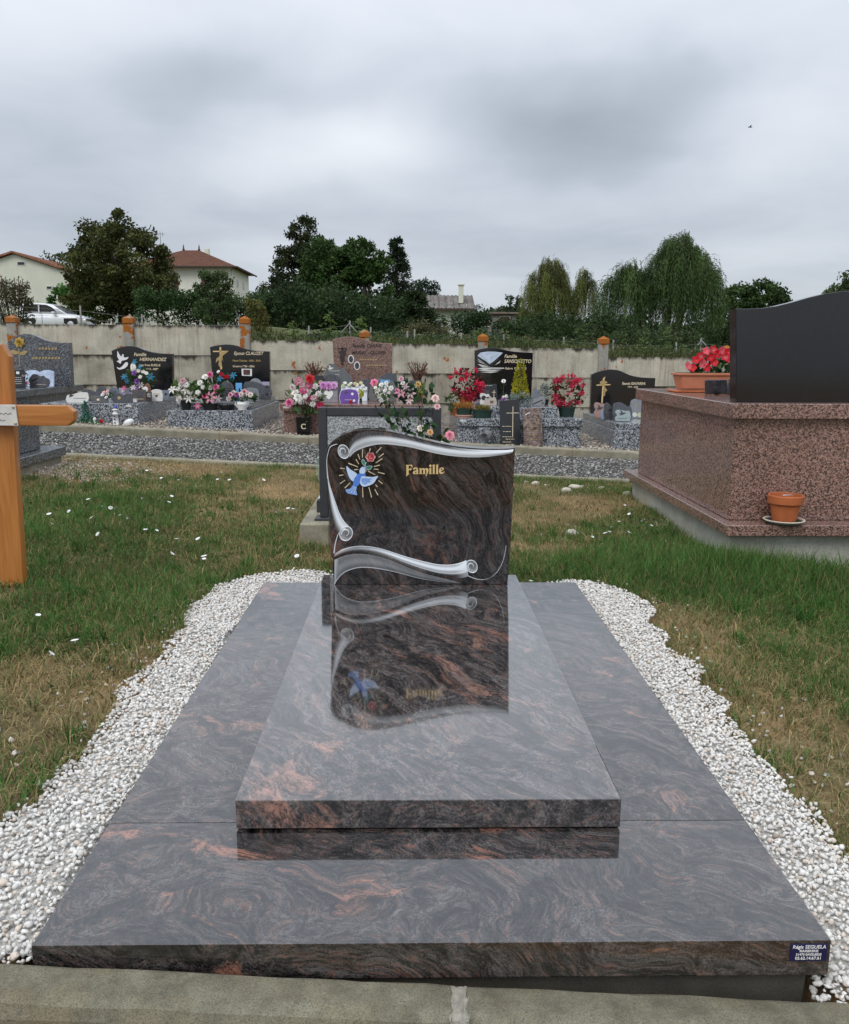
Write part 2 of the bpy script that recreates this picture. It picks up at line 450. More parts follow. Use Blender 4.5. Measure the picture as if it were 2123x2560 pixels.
def _soil():
    m, n = newmat('soil')
    p = wpos(n)
    a = n.noise(p, .9, 5, .6); b = n.noise(p, 5.5, 6, .7); f = n.noise(p, 70, 5, .75)
    c = n.mix(n.ramp(b, [(.3, 0.0), (.7, 1.0)]), (.20, .125, .058), (.40, .265, .135))
    c = n.mix(n.ramp(a, [(.44, 0.0), (.62, .8)]), c, (.16, .135, .07))
    c = n.mix(n.ramp(n.noise(n.vm('MULTIPLY', p, (9, 40, 9)), 1.0, 4, .6), [(.52, 0.0), (.66, .6)]), c, (.34, .26, .15))
    c = n.mix(n.ramp(f, [(.35, .6), (.52, 0.0)]), c, (.045, .032, .018))
    finish(n, c, .95, n.m('ADD', n.m('MULTIPLY', b, 1.4), f), .8, .012, spec=.2)
    return m
M['soil'] = _soil()
def _field():
    m, n = newmat('field')
    p = wpos(n)
    c = n.mix(n.ramp(n.noise(p, .12, 6, .7), [(.35, 0.0), (.7, 1.0)]), (.05, .075, .022), (.13, .15, .05))
    c = n.mix(n.ramp(n.noise(p, 3, 4, .7), [(.4, .5), (.6, 0.0)]), c, (.03, .04, .012))
    finish(n, c, .95, n.noise(p, 6, 4, .7), .6, .1, spec=.2)
    return m
M['field'] = _field()
def _gravelbed(name, stops, scale):
    m, n = newmat(name)
    p = wpos(n)
    v = n.vor(p, scale, out='Color'); d = n.vor(p, scale)
    g = n.n('ShaderNodeSeparateColor', i={0: v}).outputs[0]
    c = n.mix(n.ramp(d, [(.25, 0.0), (.6, .85)]), n.ramp(g, stops), (.03, .027, .022))
    finish(n, c, .9, n.m('SUBTRACT', 1.0, d), .9, .02, spec=.3)
    return m
M['pathbed'] = _gravelbed('grey_gravel', [(.1, (.05, .05, .052)), (.5, (.13, .13, .128)), (.9, (.32, .31, .29))], 42)
M['bed'] = _gravelbed('beige_gravel', [(.1, (.22, .17, .13)), (.5, (.40, .34, .27)), (.9, (.58, .52, .45))], 40)
def _wood(ax):
    m, n = newmat('varnished_wood')
    p = obj_co(n)
    st = (7, 7, .55) if ax == 'z' else (.55, 7, 7)
    fs = (110, 110, 4) if ax == 'z' else (4, 110, 110)
    a = n.noise(n.vm('MULTIPLY', p, st), 3.0, 4, .6, .8); g = n.noise(n.vm('MULTIPLY', p, fs), 1.0, 4, .6)
    c = n.ramp(n.m('ADD', n.m('MULTIPLY', a, .7), n.m('MULTIPLY', g, .3)), [(.32, (.25, .080, .014)), (.5, (.40, .150, .034)), (.68, (.52, .225, .062))])
    kn = n.ramp(n.vor(n.vm('MULTIPLY', p, (3, 3, 1.6)), 2.2), [(.03, 1.0), (.09, 0.0)])
    c = n.mix(n.m('MULTIPLY', kn, .7), c, (.16, .05, .012))
    finish(n, c, .38, g, .1, .001, coat=.15)
    return m
def _under():
    m, n = newmat('white_grit')
    f = n.noise(wpos(n), 160, 4, .7)
    finish(n, n.mix(n.ramp(f, [(.35, 0.0), (.65, 1.0)]), (.26, .25, .23), (.62, .60, .56)), .95, f, .8, .004, spec=.2)
    return m
M['under'] = _under()
M['wood'] = _wood('z'); M['woodx'] = _wood('x')
M['gold'] = plain((.72, .52, .24), .42, .12, .25, name='gold_leaf')
M['golddull'] = plain((.40, .29, .12), .5, .2, .1, name='dull_gold')
M['goldpale'] = plain((.62, .53, .36), .5, .12, name='pale_gold')
M['white'] = plain((.74, .74, .73), .45, .06, name='white_enamel')
M['offwhite'] = plain((.60, .59, .56), .5, .1, name='off_white')
M['steel'] = plain((.50, .51, .53), .35, .1, .6, name='brushed_metal')
M['darkmetal'] = plain((.045, .048, .055), .4, .15, .2, name='dark_metal')
M['terra'] = plain((.42, .115, .035), .7, .16, scale=14, name='terracotta')
M['terrapale'] = plain((.50, .185, .10), .6, .12, scale=12, name='pale_terracotta')
M['greenpot'] = plain((.012, .035, .026), .45, .2, name='dark_green_plastic')
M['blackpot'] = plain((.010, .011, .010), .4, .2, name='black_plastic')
M['stem'] = plain((.035, .062, .018), .6, .25, name='stem')
M['twig'] = plain((.075, .050, .028), .8, .25, name='twig')
M['bark'] = plain((.060, .048, .036), .9, .35, scale=6, name='bark')
# ------------------------------------------------------------------ terrain
def wall_top(x): return np.interp(x, [-9.4, -7.5, -5.57, -3.69, -2.9, -2.6, -1.8, .17, 2.1, 4.1, 6.2, 8.1], [1.46, 1.455, 1.44, 1.43, 1.40, 1.21, 1.205, 1.16, 1.09, .97, .90, .84])
def G(x, y):
    x = np.asarray(x, dtype=float); y = np.asarray(y, dtype=float)
    sx = .058 - .013 * np.clip((y - 1) / 4, 0, 1)
    z = -.078 - sx * np.clip(x, -12, 12)
    z = z + np.clip((y - .02) / .3, 0, 1) * ((fbm(x, y, 1.3) - .5) * .07 * np.clip((6.3 - y) / .5, 0, 1) + (fbm(x, y, 7) - .5) * .03 * (y < 6.4))
    back = wall_top(x) - .07 + np.clip(y - 13, 0, 110) * (.02 - .0004 * np.clip(x, -45, 45)) + (fbm(x, y, .25) - .5) * .4 * np.clip((y - 16) / 10, 0, 1)
    z = np.where(y > 13.0, back, z)
    z = np.where(y < .012, -.45 - .058 * np.clip(x, -12, 12) + (vnoise(x, y, 6) - .5) * .02, z)
    z = np.where((np.abs(x) < .715) & (y < 2.385) & (y > .012), z - .2, z)
    return z
def sheet(name, xs, ys, zf, mat, kind='structure'):
    X, Y = np.meshgrid(xs, ys)
    Z = zf(X, Y)
    V = np.stack([X.ravel(), Y.ravel(), Z.ravel()], 1)
    nx, ny = len(xs), len(ys)
    i = (np.arange(ny - 1)[:, None] * nx + np.arange(nx - 1)[None, :]).ravel()
    F = np.stack([i, i + 1, i + nx + 1, i + nx], 1)
    o = raw(name, V, F, mat, smooth=True)
    o['kind'] = kind
    return o
xs = np.unique(np.concatenate([np.linspace(-900, -60, 12), np.linspace(-60, -9, 30), np.linspace(-9, -5, 20), np.linspace(-5, 4.5, 191), np.linspace(4.5, 9, 22), np.linspace(9, 60, 30), np.linspace(60, 900, 12)]))
ys = np.unique(np.concatenate([np.linspace(-60, -3, 12), np.linspace(-3, -.1, 12), [-.0895, -.05, .0125], np.linspace(0, 6.6, 133), np.linspace(6.7, 12.99, 22), [13.01], np.linspace(13.2, 40, 50), np.linspace(42, 130, 40), np.linspace(140, 1200, 16)]))
ground = sheet('ground', xs, ys, G, M['soil'])
ground.data.materials.append(M['field'])
_c = np.zeros(len(ground.data.polygons) * 3); ground.data.polygons.foreach_get('center', _c)
ground.data.polygons.foreach_set('material_index', (_c.reshape(-1, 3)[:, 1] > 12.95).astype(np.int32))

# gravel path between the two rows, gravelled strip along the wall
path = sheet('gravel_path', np.linspace(-9, 9, 60), np.linspace(6.50, 8.30, 10), lambda x, y: -.078 - .045 * x + .012, M['pathbed'])
bedo = sheet('gravel_bed', np.linspace(-9, 9, 40), np.linspace(8.42, 12.86, 10), lambda x, y: -.078 - .045 * x + .075 + (y - 8.4) * .012, M['bed'])

def kerb_line(name, x0, x1, y0, y1, zf, h, L, mat, r=.02, rough=.004, down=.25):
    k = bpy.data.objects.new(name, None); COL.objects.link(k); k['kind'] = 'structure'
    x = x0
    while x < x1 - .05:
        e = min(x + L, x1); n = max(3, int((e - x) / .05))
        V, F = [], []
        w = y1 - y0
        prof = [(0, -down), (0, -r), (r * .3, -r * .3), (r, 0), (w - r * .3, 0), (w - r * .1, -r * .08), (w, -r * .25), (w, -down)]
        m = len(prof)
        for i in range(n + 1):
            xx = x + .0015 + (e - x - .003) * i / n
            for j, (py, pz) in enumerate(prof):
                q = float(vnoise(xx * 3, j * 3.3 + y0, 4)) - .5; q2 = float(vnoise(xx + 40, j * 1.7 + y0, 22)) - .5
                V.append((xx, y0 + py + (q + q2) * rough * (1 if 0 < j < m - 1 else .3), float(zf(xx)) + h + pz + (q + q2) * rough * (1 if 0 < j < m - 1 else 0)))
        for i in range(n):
            for j in range(m - 1): F.append((i * m + j, (i + 1) * m + j, (i + 1) * m + j + 1, i * m + j + 1))
        F.append(tuple(range(m))); F.append(tuple(n * m + j for j in range(m))[::-1])
        raw('kerb_stone', V, F, mat, k, smooth=False)
        x = e
    return k
kerb_line('kerb_near_path', -3.30, 1.98, 6.42, 6.50, lambda x: -.078 - .045 * x, .035, 1.0, M['conc'])
kerb_line('kerb_far_path', -5.2, 3.4, 8.30, 8.42, lambda x: -.078 - .045 * x, .105, 1.0, M['conc'], rough=.006)
kerb_line('kerb_front', -3.17, 3.2, -.103, -.012, lambda x: -.068 - .062 * x, 0, 1.07, M['kerbf'], r=.030, rough=.003, down=.055)
kerb_line('kerb_footing', -3.2, 3.2, -.120, -.02, lambda x: -.068 - .062 * x, -.045, 1.6, M['concfront'], r=.006, rough=.008, down=.5)

mort = plain((.27, .255, .21), .95, .35, scale=60, name='mortar')
for jx in (-1.03, .04, 1.11):
    bm = box_bm(jx - .014, jx + .016, -.1045, -.018, -.068 - .062 * jx - .06, -.068 - .062 * jx + .0015, .004)
    bmesh.ops.subdivide_edges(bm, edges=bm.edges[:], cuts=4, use_grid_fill=True)
    for v in bm.verts: v.co += Vector((rnd.uniform(-.004, .004), rnd.uniform(-.0015, .0015), rnd.uniform(-.003, .001)))
    bmo('mortar_joint', bm, mort, bpy.data.objects['kerb_front'])
# ------------------------------------------------------------------ pebbles
def ico(sub=1):
    bm = bmesh.new(); bmesh.ops.create_icosphere(bm, subdivisions=sub, radius=1)
    V = np.array([v.co[:] for v in bm.verts]); F = np.array([[v.index for v in f.verts] for f in bm.faces]); bm.free()
    return V, F
def rots(n):
    q = rng.normal(size=(n, 4)); q /= np.linalg.norm(q, axis=1)[:, None]
    w, x, y, z = q.T
    return np.stack([np.stack([1 - 2 * (y * y + z * z), 2 * (x * y - z * w), 2 * (x * z + y * w)], 1), np.stack([2 * (x * y + z * w), 1 - 2 * (x * x + z * z), 2 * (y * z - x * w)], 1), np.stack([2 * (x * z - y * w), 2 * (y * z + x * w), 1 - 2 * (x * x + y * y)], 1)], 1)
def stones(name, P, size, cols, sub, label=None, cat=None, smooth=False, flat=.62):
    V0, F0 = ico(sub)
    n = len(P)
    variants = []
    for k in range(10):
        d = rng.normal(size=(7, 3)); d /= np.linalg.norm(d, axis=1)[:, None]
        V = V0.copy()
        for dd in d:                                    # chop flats off a ball: angular crushed stone
            t = V @ dd; lim = rng.uniform(.42, .8)
            V = V - np.clip(t - lim, 0, None)[:, None] * dd
        variants.append(V + rng.normal(size=V.shape) * .035)
    vi = rng.integers(0, 10, n)
    B = np.array(variants)[vi]
    sc = size[:, None] * np.stack([rng.uniform(.85, 1.35, n), rng.uniform(.7, 1.05, n), rng.uniform(.5, .85, n)], 1)
    B = B * sc[:, None, :]
    B = np.einsum('nij,nvj->nvi', rots(n), B)
    B[:, :, 2] *= .85
    B = B + P[:, None, :]
    m = len(V0)
    F = (F0[None] + (np.arange(n) * m)[:, None, None]).reshape(-1, 3)
    o = raw(name, B.reshape(-1, 3), F, M['pebble'], smooth=smooth, col=np.repeat(cols, m, 0))
    o['kind'] = 'stuff'
    if label: o['label'] = label
    if cat: o['category'] = cat
    return o
def in_poly(x, y, poly):
    inside = np.zeros(len(x), bool)
    j = len(poly) - 1
    for i in range(len(poly)):
        xi, yi = poly[i]; xj, yj = poly[j]
        if yi != yj:
            inside ^= ((yi > y) != (yj > y)) & (x < (xj - xi) * (y - yi) / (yj - yi) + xi)
        j = i
    return inside
GRAV = [(-.45, 2.64), (-.62, 2.68), (-.793, 2.632), (-.93, 2.441), (-.945, 2.207), (-.906, 1.814), (-.899, 1.496), (-.937, 1.275), (-.931, 1.014), (-.919, .886), (-.935, .641), (-.93, .482), (-.98, .363), (-1.02, .1), (-1.05, -.012),
        (1.06, -.012), (1.02, .2), (.95, .38), (.966, .538), (.968, .699), (.931, .859), (.925, 1.145), (.959, 1.377), (.956, 1.811), (1.001, 2.25), (.985, 2.436), (.84, 2.66), (.74, 2.62), (.6, 2.47), (-.3, 2.50)]
def grav_z(x, y):
    return np.where(x < 0, -.030 - .02 * (np.abs(x) - .7) + .0 * y, -.062 - .075 * (np.abs(x) - .7)) - .062 * (1 - sstep(-.01, .20, y)) * (x > 0)
bx = np.arange(-1.12, 1.12, .0101); by = np.arange(-.02, 2.74, .0101)
gx, gy = (a.ravel() for a in np.meshgrid(bx, by))
gx = gx + rng.uniform(-.005, .005, len(gx)); gy = gy + rng.uniform(-.007, .007, len(gy))
wx = gx + (fbm(gx, gy, 6) - .5) * .12; wy = gy + (fbm(gx + 9, gy, 6) - .5) * .10
keep = in_poly(wx, wy, GRAV) & ~((np.abs(gx) < .704) & (gy < 2.388)) & (gy > -.005)
keep |= in_poly(wx + rng.normal(size=len(wx)) * .05, wy + rng.normal(size=len(wx)) * .05, GRAV) & (rng.random(len(gx)) < .10) & ~((np.abs(gx) < .704) & (gy < 2.388)) & (gy > .0)
gx, gy = gx[keep], gy[keep]
def pebble_cols(n):
    b = rng.uniform(.58, .80, n)
    c = np.stack([b, b * .975, b * .93], 1)
    k = rng.random(n) < .14
    c[k] *= np.array([.86, .76, .68])
    k = rng.random(n) < .05
    c[k] *= .62
    return c
n0 = len(gx)
P = np.stack([gx, gy, np.maximum(grav_z(gx, gy), G(gx, gy) + .006) + rng.uniform(-.004, .007, n0)], 1)
nearp = P[:, 1] < .8
sz0 = np.where(rng.random(n0) < .12, rng.uniform(.0085, .0115, n0), rng.uniform(.0050, .0082, n0))
stones('white_gravel', P[nearp], sz0[nearp], pebble_cols(nearp.sum()), 1, 'white crushed marble gravel round the near half of the polished tomb', 'gravel')
stones('white_gravel', P[~nearp], sz0[~nearp] * 1.05, pebble_cols((~nearp).sum()), 0, 'white crushed marble gravel round the far half of the polished tomb', 'gravel')
# bed below the stones so that no soil shows through
ux, uy = (q.ravel() for q in np.meshgrid(np.arange(-1.1, 1.1, .03), np.arange(-.01, 2.7, .03)))
ku = in_poly(ux + .015, uy + .015, [(px_ * .955, .03 + py_ * .975) for px_, py_ in GRAV]) & ~((np.abs(ux + .015) < .72) & (uy < 2.372)) & (uy > -.005)
ux, uy = ux[ku], uy[ku]
UV = np.stack([np.stack([ux + i_, uy + j_, np.where(ux < 0, np.maximum(grav_z(ux + i_, uy + j_) - .006, G(ux + i_, uy + j_) + .003), grav_z(ux + i_, uy + j_) - .006)], 1) for i_, j_ in ((0, 0), (.03, 0), (.03, .03), (0, .03))], 1).reshape(-1, 3)
bedw = raw('gravel_underlay', UV, np.arange(len(UV)).reshape(-1, 4), M['under'])
bedw['kind'] = 'structure'

k = 420
fx_ = rng.uniform(.685, 1.1, k); fy_ = rng.uniform(-.012, .05, k)
stones('white_gravel', np.stack([fx_, fy_, -.068 - .062 * fx_ - .012 + (fy_ + .012) * .6 + rng.uniform(-.02, .004, k)], 1), rng.uniform(.006, .010, k), pebble_cols(k), 1, 'white gravel spilling down to the kerb below the mason plate', 'gravel')
# stray white stones in the soil beside the strip
k = 150
sx = np.where(rng.random(k) < .5, rng.normal(-1.0, .10, k), rng.normal(1.07, .10, k)); sy = rng.uniform(.1, 2.6, k)
stones('stray_gravel', np.stack([sx, sy, G(sx, sy) + .006], 1), rng.uniform(.006, .012, k), pebble_cols(k), 1, 'loose white stones scattered in the soil along the gravel', 'gravel')
# grey path gravel
k = 15000
px = rng.uniform(-5.2, 4.2, k); py = rng.uniform(6.51, 8.29, k)
b = rng.choice([.07, .12, .2, .32, .45], k, p=[.25, .27, .25, .16, .07]) * rng.uniform(.8, 1.2, k)
stones('path_gravel', np.stack([px, py, -.078 - .045 * px + .02], 1), rng.uniform(.009, .018, k), np.stack([b, b * .985, b * .95], 1), 0, 'grey crushed stone on the path between the grave rows', 'gravel')
k = 5200
px = rng.uniform(-5.2, 4.2, k); py = rng.uniform(8.44, 10.4, k)
b = rng.uniform(.3, .58, k)
stones('bed_gravel', np.stack([px, py, -.078 - .045 * px + .083 + (py - 8.4) * .012], 1), rng.uniform(.012, .022, k), np.stack([b, b * .87, b * .75], 1), 0, 'pinkish beige stones between the graves along the wall', 'gravel')
k = 2600
px = rng.normal(-2.95, .42, k); py = rng.normal(5.7, .30, k)
px2 = rng.normal(1.72, .13, k // 4); py2 = rng.uniform(3.5, 4.6, k // 4); px = np.concatenate([px, px2]); py = np.concatenate([py, py2])
b = rng.uniform(.38, .6, len(px))
stones('pink_gravel', np.stack([px, py, G(px, py) + .006], 1), rng.uniform(.008, .014, len(px)), np.stack([b, b * .85, b * .74], 1), 0, 'pale pink gravel spilled over the soil beside a low grave', 'gravel')

# ------------------------------------------------------------------ grass
EXCL = [(-.72, .72, -.05, 2.40), (1.775, 4.5, 3.38, 5.66), (-.70, .30, 3.32, 5.6), (-6, -2.98, 3.2, 6.1)]
def patch(x, y, cx, cy, rx, ry): return np.exp(-((x - cx) / rx) ** 2 - ((y - cy) / ry) ** 2)
def fields(x, y):
    """green cover and dry cover 0..1 as they lie on the ground"""
    n1 = fbm(x, y, 1.1); n2 = fbm(x + 31, y + 7, 3.1); n3 = fbm(x - 13, y + 17, 7.5)
    g = .54 + (n1 - .5) * 1.5 + (n2 - .5) * 1.1 + (n3 - .5) * .5
    for a in ((-1.5, 2.9, 1.0, 1.0, .55), (-1.9, 4.4, .5, .4, .5), (-1.0, 2.1, .5, .5, .25), (-1.5, 1.8, .4, .5, .3), (1.5, 3.0, .9, .45, .75), (2.2, 2.6, .7, .7, .5), (1.62, 4.35, .38, .5, .55), (.9, 3.85, .45, .18, .3),
              (-2.1, 5.9, .6, .35, -.5), (1.15, 4.9, .6, .55, -.55), (.85, 3.5, .45, .2, -.35), (-.95, .9, .5, .55, -.35), (-1.25, 1.25, .3, .3, -.3), (1.15, 1.2, .25, .9, -.45), (1.5, 1.5, .5, .5, -.1), (-.6, 4.4, .4, 1.2, -.3)):
        g = g + a[4] * patch(x, y, *a[:4])
    d = .62 + (n2 - .5) * 1.1 - (n3 - .5) * .7
    for a in ((-1.1, 1.2, .6, .6, .35), (1.3, 1.5, .6, .9, .45), (-2.1, 5.9, .6, .4, .15), (1.2, 5.0, .7, .8, -.05)):
        d = d + a[4] * patch(x, y, *a[:4])
    return np.clip(g, 0, 1), np.clip(d, 0, 1)
def ok_ground(x, y):
    k = ~in_poly(x + (fbm(x, y, 6) - .5) * .1, y, GRAV)
    for a, b, c, d in EXCL: k &= ~((x > a) & (x < b) & (y > c) & (y < d))
    return k & (y > .02) & (y < 6.42)
def blades(name, x, y, h, w, lean, cols, label, cat='grass', z=None):
    n = len(x)
    z = G(x, y) - .004 if z is None else z
    th = rng.uniform(0, 2 * np.pi, n)
    ld = np.stack([np.cos(th), np.sin(th), np.zeros(n)], 1)
    fa = th + rng.normal(size=n) * .7 + np.pi / 2
    wd = np.stack([np.cos(fa), np.sin(fa), np.zeros(n)], 1) * (w / 2)[:, None]
    P0 = np.stack([x, y, z], 1)
    up = np.array([0, 0, 1.])
    s1 = np.sin(lean * .55)[:, None]; c1 = np.cos(lean * .55)[:, None]; s2 = np.sin(np.minimum(lean * 1.25, 1.75))[:, None]; c2 = np.cos(np.minimum(lean * 1.25, 1.75))[:, None]
    P1 = P0 + (ld * s1 + up * c1) * (h * .5)[:, None]
    P2 = P1 + (ld * s2 + up * c2) * (h * .5)[:, None]
    V = np.stack([P0 - wd, P0 + wd, P1 + wd * .8, P1 - wd * .8, P2], 1).reshape(-1, 3)
    i = np.arange(n) * 5
    T = np.concatenate([np.stack([i, i + 1, i + 2], 1), np.stack([i, i + 2, i + 3], 1), np.stack([i + 3, i + 2, i + 4], 1)])
    o = raw(name, V, T, M['blade'], col=np.repeat(cols, 5, 0))
    o['kind'] = 'stuff'; o['label'] = label; o['category'] = cat
    return o
N = 760000
x = rng.uniform(-4.4, 4.0, N); y = .02 + 6.4 * rng.random(N) ** 1.15
k = (np.abs(x) < 1.15 + (y + 1.32) * .62) & ok_ground(x, y)
x, y = x[k], y[k]
g, d = fields(x, y)
u = rng.random(len(x))
kg = u < g * .75
xg, yg, gg = x[kg], y[kg], g[kg]
n = len(xg)
tall = patch(xg, yg, 1.55, 3.05, .9, .4) + patch(xg, yg, 2.3, 2.9, .8, .5)
hg = rng.uniform(.03, .075, n) * (1 + .9 * tall) * (.7 + .5 * gg)
mixv = rng.random(n)[:, None]; br = rng.uniform(.6, 1.35, n)[:, None]
tone = fbm(xg, yg, 2.0)[:, None]
cg = (np.array([.038, .112, .020]) * (1 - mixv) + np.array([.105, .200, .050]) * mixv) * br * (.75 + .5 * tone)
k2 = rng.random(n) < .16
cg[k2] = np.array([.24, .19, .085]) * rng.uniform(.6, 1.2, (k2.sum(), 1))
blades('grass', xg, yg, hg, rng.uniform(.002, .0048, n), rng.uniform(.25, 1.25, n), cg, 'short green grass in patches round the graves')
kd = (~kg) & (u < g * .75 + d * .55)
xd, yd = x[kd], y[kd]; n = len(xd)
mixv = rng.random(n)[:, None]
cd = (np.array([.44, .355, .17]) * mixv + np.array([.20, .155, .068]) * (1 - mixv)) * rng.uniform(.6, 1.2, n)[:, None]
k2 = rng.random(n) < .22
cd[k2] = np.array([.105, .125, .04]) * rng.uniform(.6, 1.3, (k2.sum(), 1))
blades('dry_grass', xd, yd, rng.uniform(.035, .095, n), rng.uniform(.0016, .0036, n), rng.uniform(1.0, 1.5, n), cd, 'flattened straw coloured dead grass on the bare soil')
# scattered longer tufts
nt = 900
tx = rng.uniform(-4, 3.6, nt); ty = rng.uniform(.1, 6.3, nt)
tg, td = fields(tx, ty)
kt = ok_ground(tx, ty) & (rng.random(nt) < .15 + tg * .7) & (np.abs(tx) < 1.2 + (ty + 1.32) * .62)
tx, ty = tx[kt], ty[kt]; nt = len(tx)
ti = np.repeat(np.arange(nt), 34); n = len(ti)
x = tx[ti] + rng.normal(size=n) * .022; y = ty[ti] + rng.normal(size=n) * .022
hue = rng.choice(3, nt, p=[.5, .3, .2])[ti]
ct = np.array([(.038, .120, .020), (.085, .175, .04), (.34, .27, .13)])[hue] * rng.uniform(.55, 1.35, (n, 1))
k = ok_ground(x, y)
blades('grass_tufts', x[k], y[k], (rng.uniform(.05, .12, nt)[ti] * rng.uniform(.6, 1.2, n))[k], rng.uniform(.0025, .0055, n)[k], rng.uniform(.2, 1.25, n)[k], ct[k], 'longer tufts of grass standing out of the turf')
# broad low weeds (bindweed, clover) in the greenest spots
N = 42000
x = rng.uniform(-4, 3.2, N); y = rng.uniform(.2, 6.3, N)
g, d = fields(x, y)
wgt = .9 * patch(x, y, -1.9, 4.3, .7, .6) + .9 * patch(x, y, 1.6, 4.35, .35, .5) + .7 * patch(x, y, -1.45, 1.9, .35, .5) + .5 * patch(x, y, -1.6, 3.2, .8, .7) + .5 * patch(x, y, 1.2, 3.9, .5, .2)
k = ok_ground(x, y) & (rng.random(N) < wgt * .75 * (.3 + g)) & (np.abs(x) < 1.2 + (y + 1.32) * .62)
x, y = x[k], y[k]; n = len(x)
cw = np.array([.060, .125, .028]) * rng.uniform(.5, 1.5, (n, 1)) * np.array([1, 1, 1])
blades('ground_weeds', x, y, rng.uniform(.025, .055, n), rng.uniform(.012, .024, n), rng.uniform(.5, 1.4, n), cw, 'broad leaved bindweed creeping through the grass', 'weeds')
# tall tufts against the pink tomb's concrete base
n = 2600
x = np.concatenate([rng.normal(1.72, .16, n // 2), rng.uniform(1.5, 3.3, n // 2)]); y = np.concatenate([rng.normal(3.2, .10, n // 2), rng.normal(3.12, .10, n // 2)])
k = ok_ground(x, y); x, y = x[k], y[k]; n = len(x)
blades('tall_grass', x, y, rng.uniform(.09, .19, n), rng.uniform(.003, .0065, n), rng.uniform(.2, 1.1, n), np.array([.065, .135, .03]) * rng.uniform(.5, 1.6, (n, 1)), 'long green grass against the pink tomb base')
# bindweed flowers, each its own small plant
FL = [(-2.106, 3.762), (-1.97, 3.939), (-1.906, 3.903), (-1.87, 3.87), (-1.824, 4.269), (-2.124, 4.126), (-1.707, 4.375), (-1.679, 4.45), (-1.637, 4.23), (-1.616, 5.314), (-1.465, 5.316), (-1.572, 5.372), (-1.978, 5.251), (-1.847, 5.253), (-2.198, 5.603), (-2.229, 5.45), (-2.277, 5.361), (-2.125, 5.763), (-2.016, 3.297), (-2.141, 3.565), (-1.497, 3.272), (-1.445, 3.301), (-1.852, 3.444), (-1.691, 3.096), (-1.745, 3.6), (-1.662, 3.476), (-1.293, 3.138), (-1.201, 3.233), (-1.062, 2.78), (-1.073, 2.83), (-1.237, 2.841), (-1.227, 1.364), (-1.198, 1.495), (-.861, 4.28), (-.823, 4.239), (-.919, 4.138), (-.62, 2.9), (-1.199, 5.321), (-1.145, 5.181), (-1.424, 1.732),
      (.755, 3.748), (.987, 4.12), (1.026, 4.073), (1.06, 3.708), (1.172, 3.848), (1.207, 3.892), (1.284, 3.892), (1.337, 3.922), (1.099, 3.68), (1.257, 4.043), (1.54, 4.84), (1.56, 4.704), (1.54, 4.373), (1.56, 4.204), (1.50, 4.552), (1.363, 4.286)]
bmf = lathe_bm([(0.0, -.012), (.003, -.004), (.008, .004), (.017, .009), (.019, .0085)], 10)
mef = bpy.data.meshes.new('corolla'); bmf.to_mesh(mef); bmf.free(); mef.shade_smooth(); mef.materials.append(M['white'])
mes = bpy.data.meshes.new('stalk'); v, f = tube_vf([(0, 0, -.05), (.004, 0, -.03), (0, 0, -.008)], .0015, 5); mes.from_pydata(v, [], f); mes.materials.append(M['stem'])
for (fx_, fy_) in FL:
    if fx_ < 0:
        lb, gp = 'small white bindweed flower open in the grass between wooden cross and headstone', 'white flowers in the grass by the wooden cross'
    else:
        lb, gp = 'small white bindweed flower open in the weeds beside the pink tomb', 'white flowers in the weeds by the pink tomb'
    t = thing('bindweed_flower', lb, 'flower', (fx_, fy_, float(G(fx_, fy_)) + .045), rnd.uniform(0, 6), gp, rx=rnd.uniform(.1, .8))
    t.scale = (rnd.uniform(.5, .8),) * 3
    put('corolla', mef, None, t); put('stalk', mes, None, t)
# pale stones lying on the soil by the near kerb
for (rx_, ry_, s_, lb) in ((1.052, 6.10, .05, 'pale stone at the kerb nearest the headstone'), (1.143, 6.0, .035, 'small pale stone a little in front of the kerb stones'), (1.385, 5.95, .07, 'biggest pale broken stone lying before the kerb'), (1.477, 6.07, .035, 'small pale stone hard against the kerb'), (1.262, 5.70, .055, 'pale stone lying alone on the bare soil'), (1.62, 5.98, .04, 'pale stone at the kerb nearest the pink tomb'), (.98, 6.15, .03, 'little pale stone behind the headstone edge'), (1.75, 5.6, .04, 'pale stone close to the pink tomb corner'), (1.0, 4.0, .055, 'flat pale stone among the bindweed by the headstone')):
    V, F = ico(2)
    for _ in range(8):
        dd = rng.normal(size=3); dd /= np.linalg.norm(dd)
        V = V - np.clip(V @ dd - rng.uniform(.5, .8), 0, None)[:, None] * dd
    V = V * np.array([s_, s_ * .7, s_ * .5]) + np.array([rx_, ry_, float(G(rx_, ry_)) + s_ * .25])
    tag(raw('stone', V, F, M['pebble'], col=np.tile([.52, .47, .40], (len(V), 1))), lb, 'stone', 'pale stones on the soil')
# ------------------------------------------------------------------ the polished tomb
T = thing('family_tomb', 'polished dark swirl granite tomb with headstone carved as a scroll', 'tomb')
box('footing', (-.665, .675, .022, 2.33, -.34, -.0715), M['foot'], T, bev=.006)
box('base_slab', (-.70, .70, 0, .3925, -.07, 0), M['basefront'], T, bev=.0022, seg=2)
box('base_slab', (-.70, -.362, .394, 2.381, -.07, -.0006), M['baseside'], T, bev=.0016, seg=2)
box('base_slab', (.358, .70, .394, 2.381, -.07, -.0004), M['baseside'], T, bev=.0016, seg=2)
box('base_slab', (-.3605, .3565, 1.99, 2.379, -.07, -.0005), M['baseside'], T, bev=.0016, seg=2)
box('shadow_recess', (-.405, .40, .372, 2.20, -.002, .0052), M['blackpot'], T, bev=0)  # black block painted in as the shadow line of the gap under the cover slab
box('cover_slab', (-.4173, .4131, .3583, 2.2437, .005, .0712), M['cover'], T, bev=.0024, seg=2)
_sc = 3.2259
def kM(x, y):
    """figure measured on the stone: millimetre grid of the carving -> metres on the headstone face"""
    return HM(780 + x / _sc, 1060 + y / _sc)
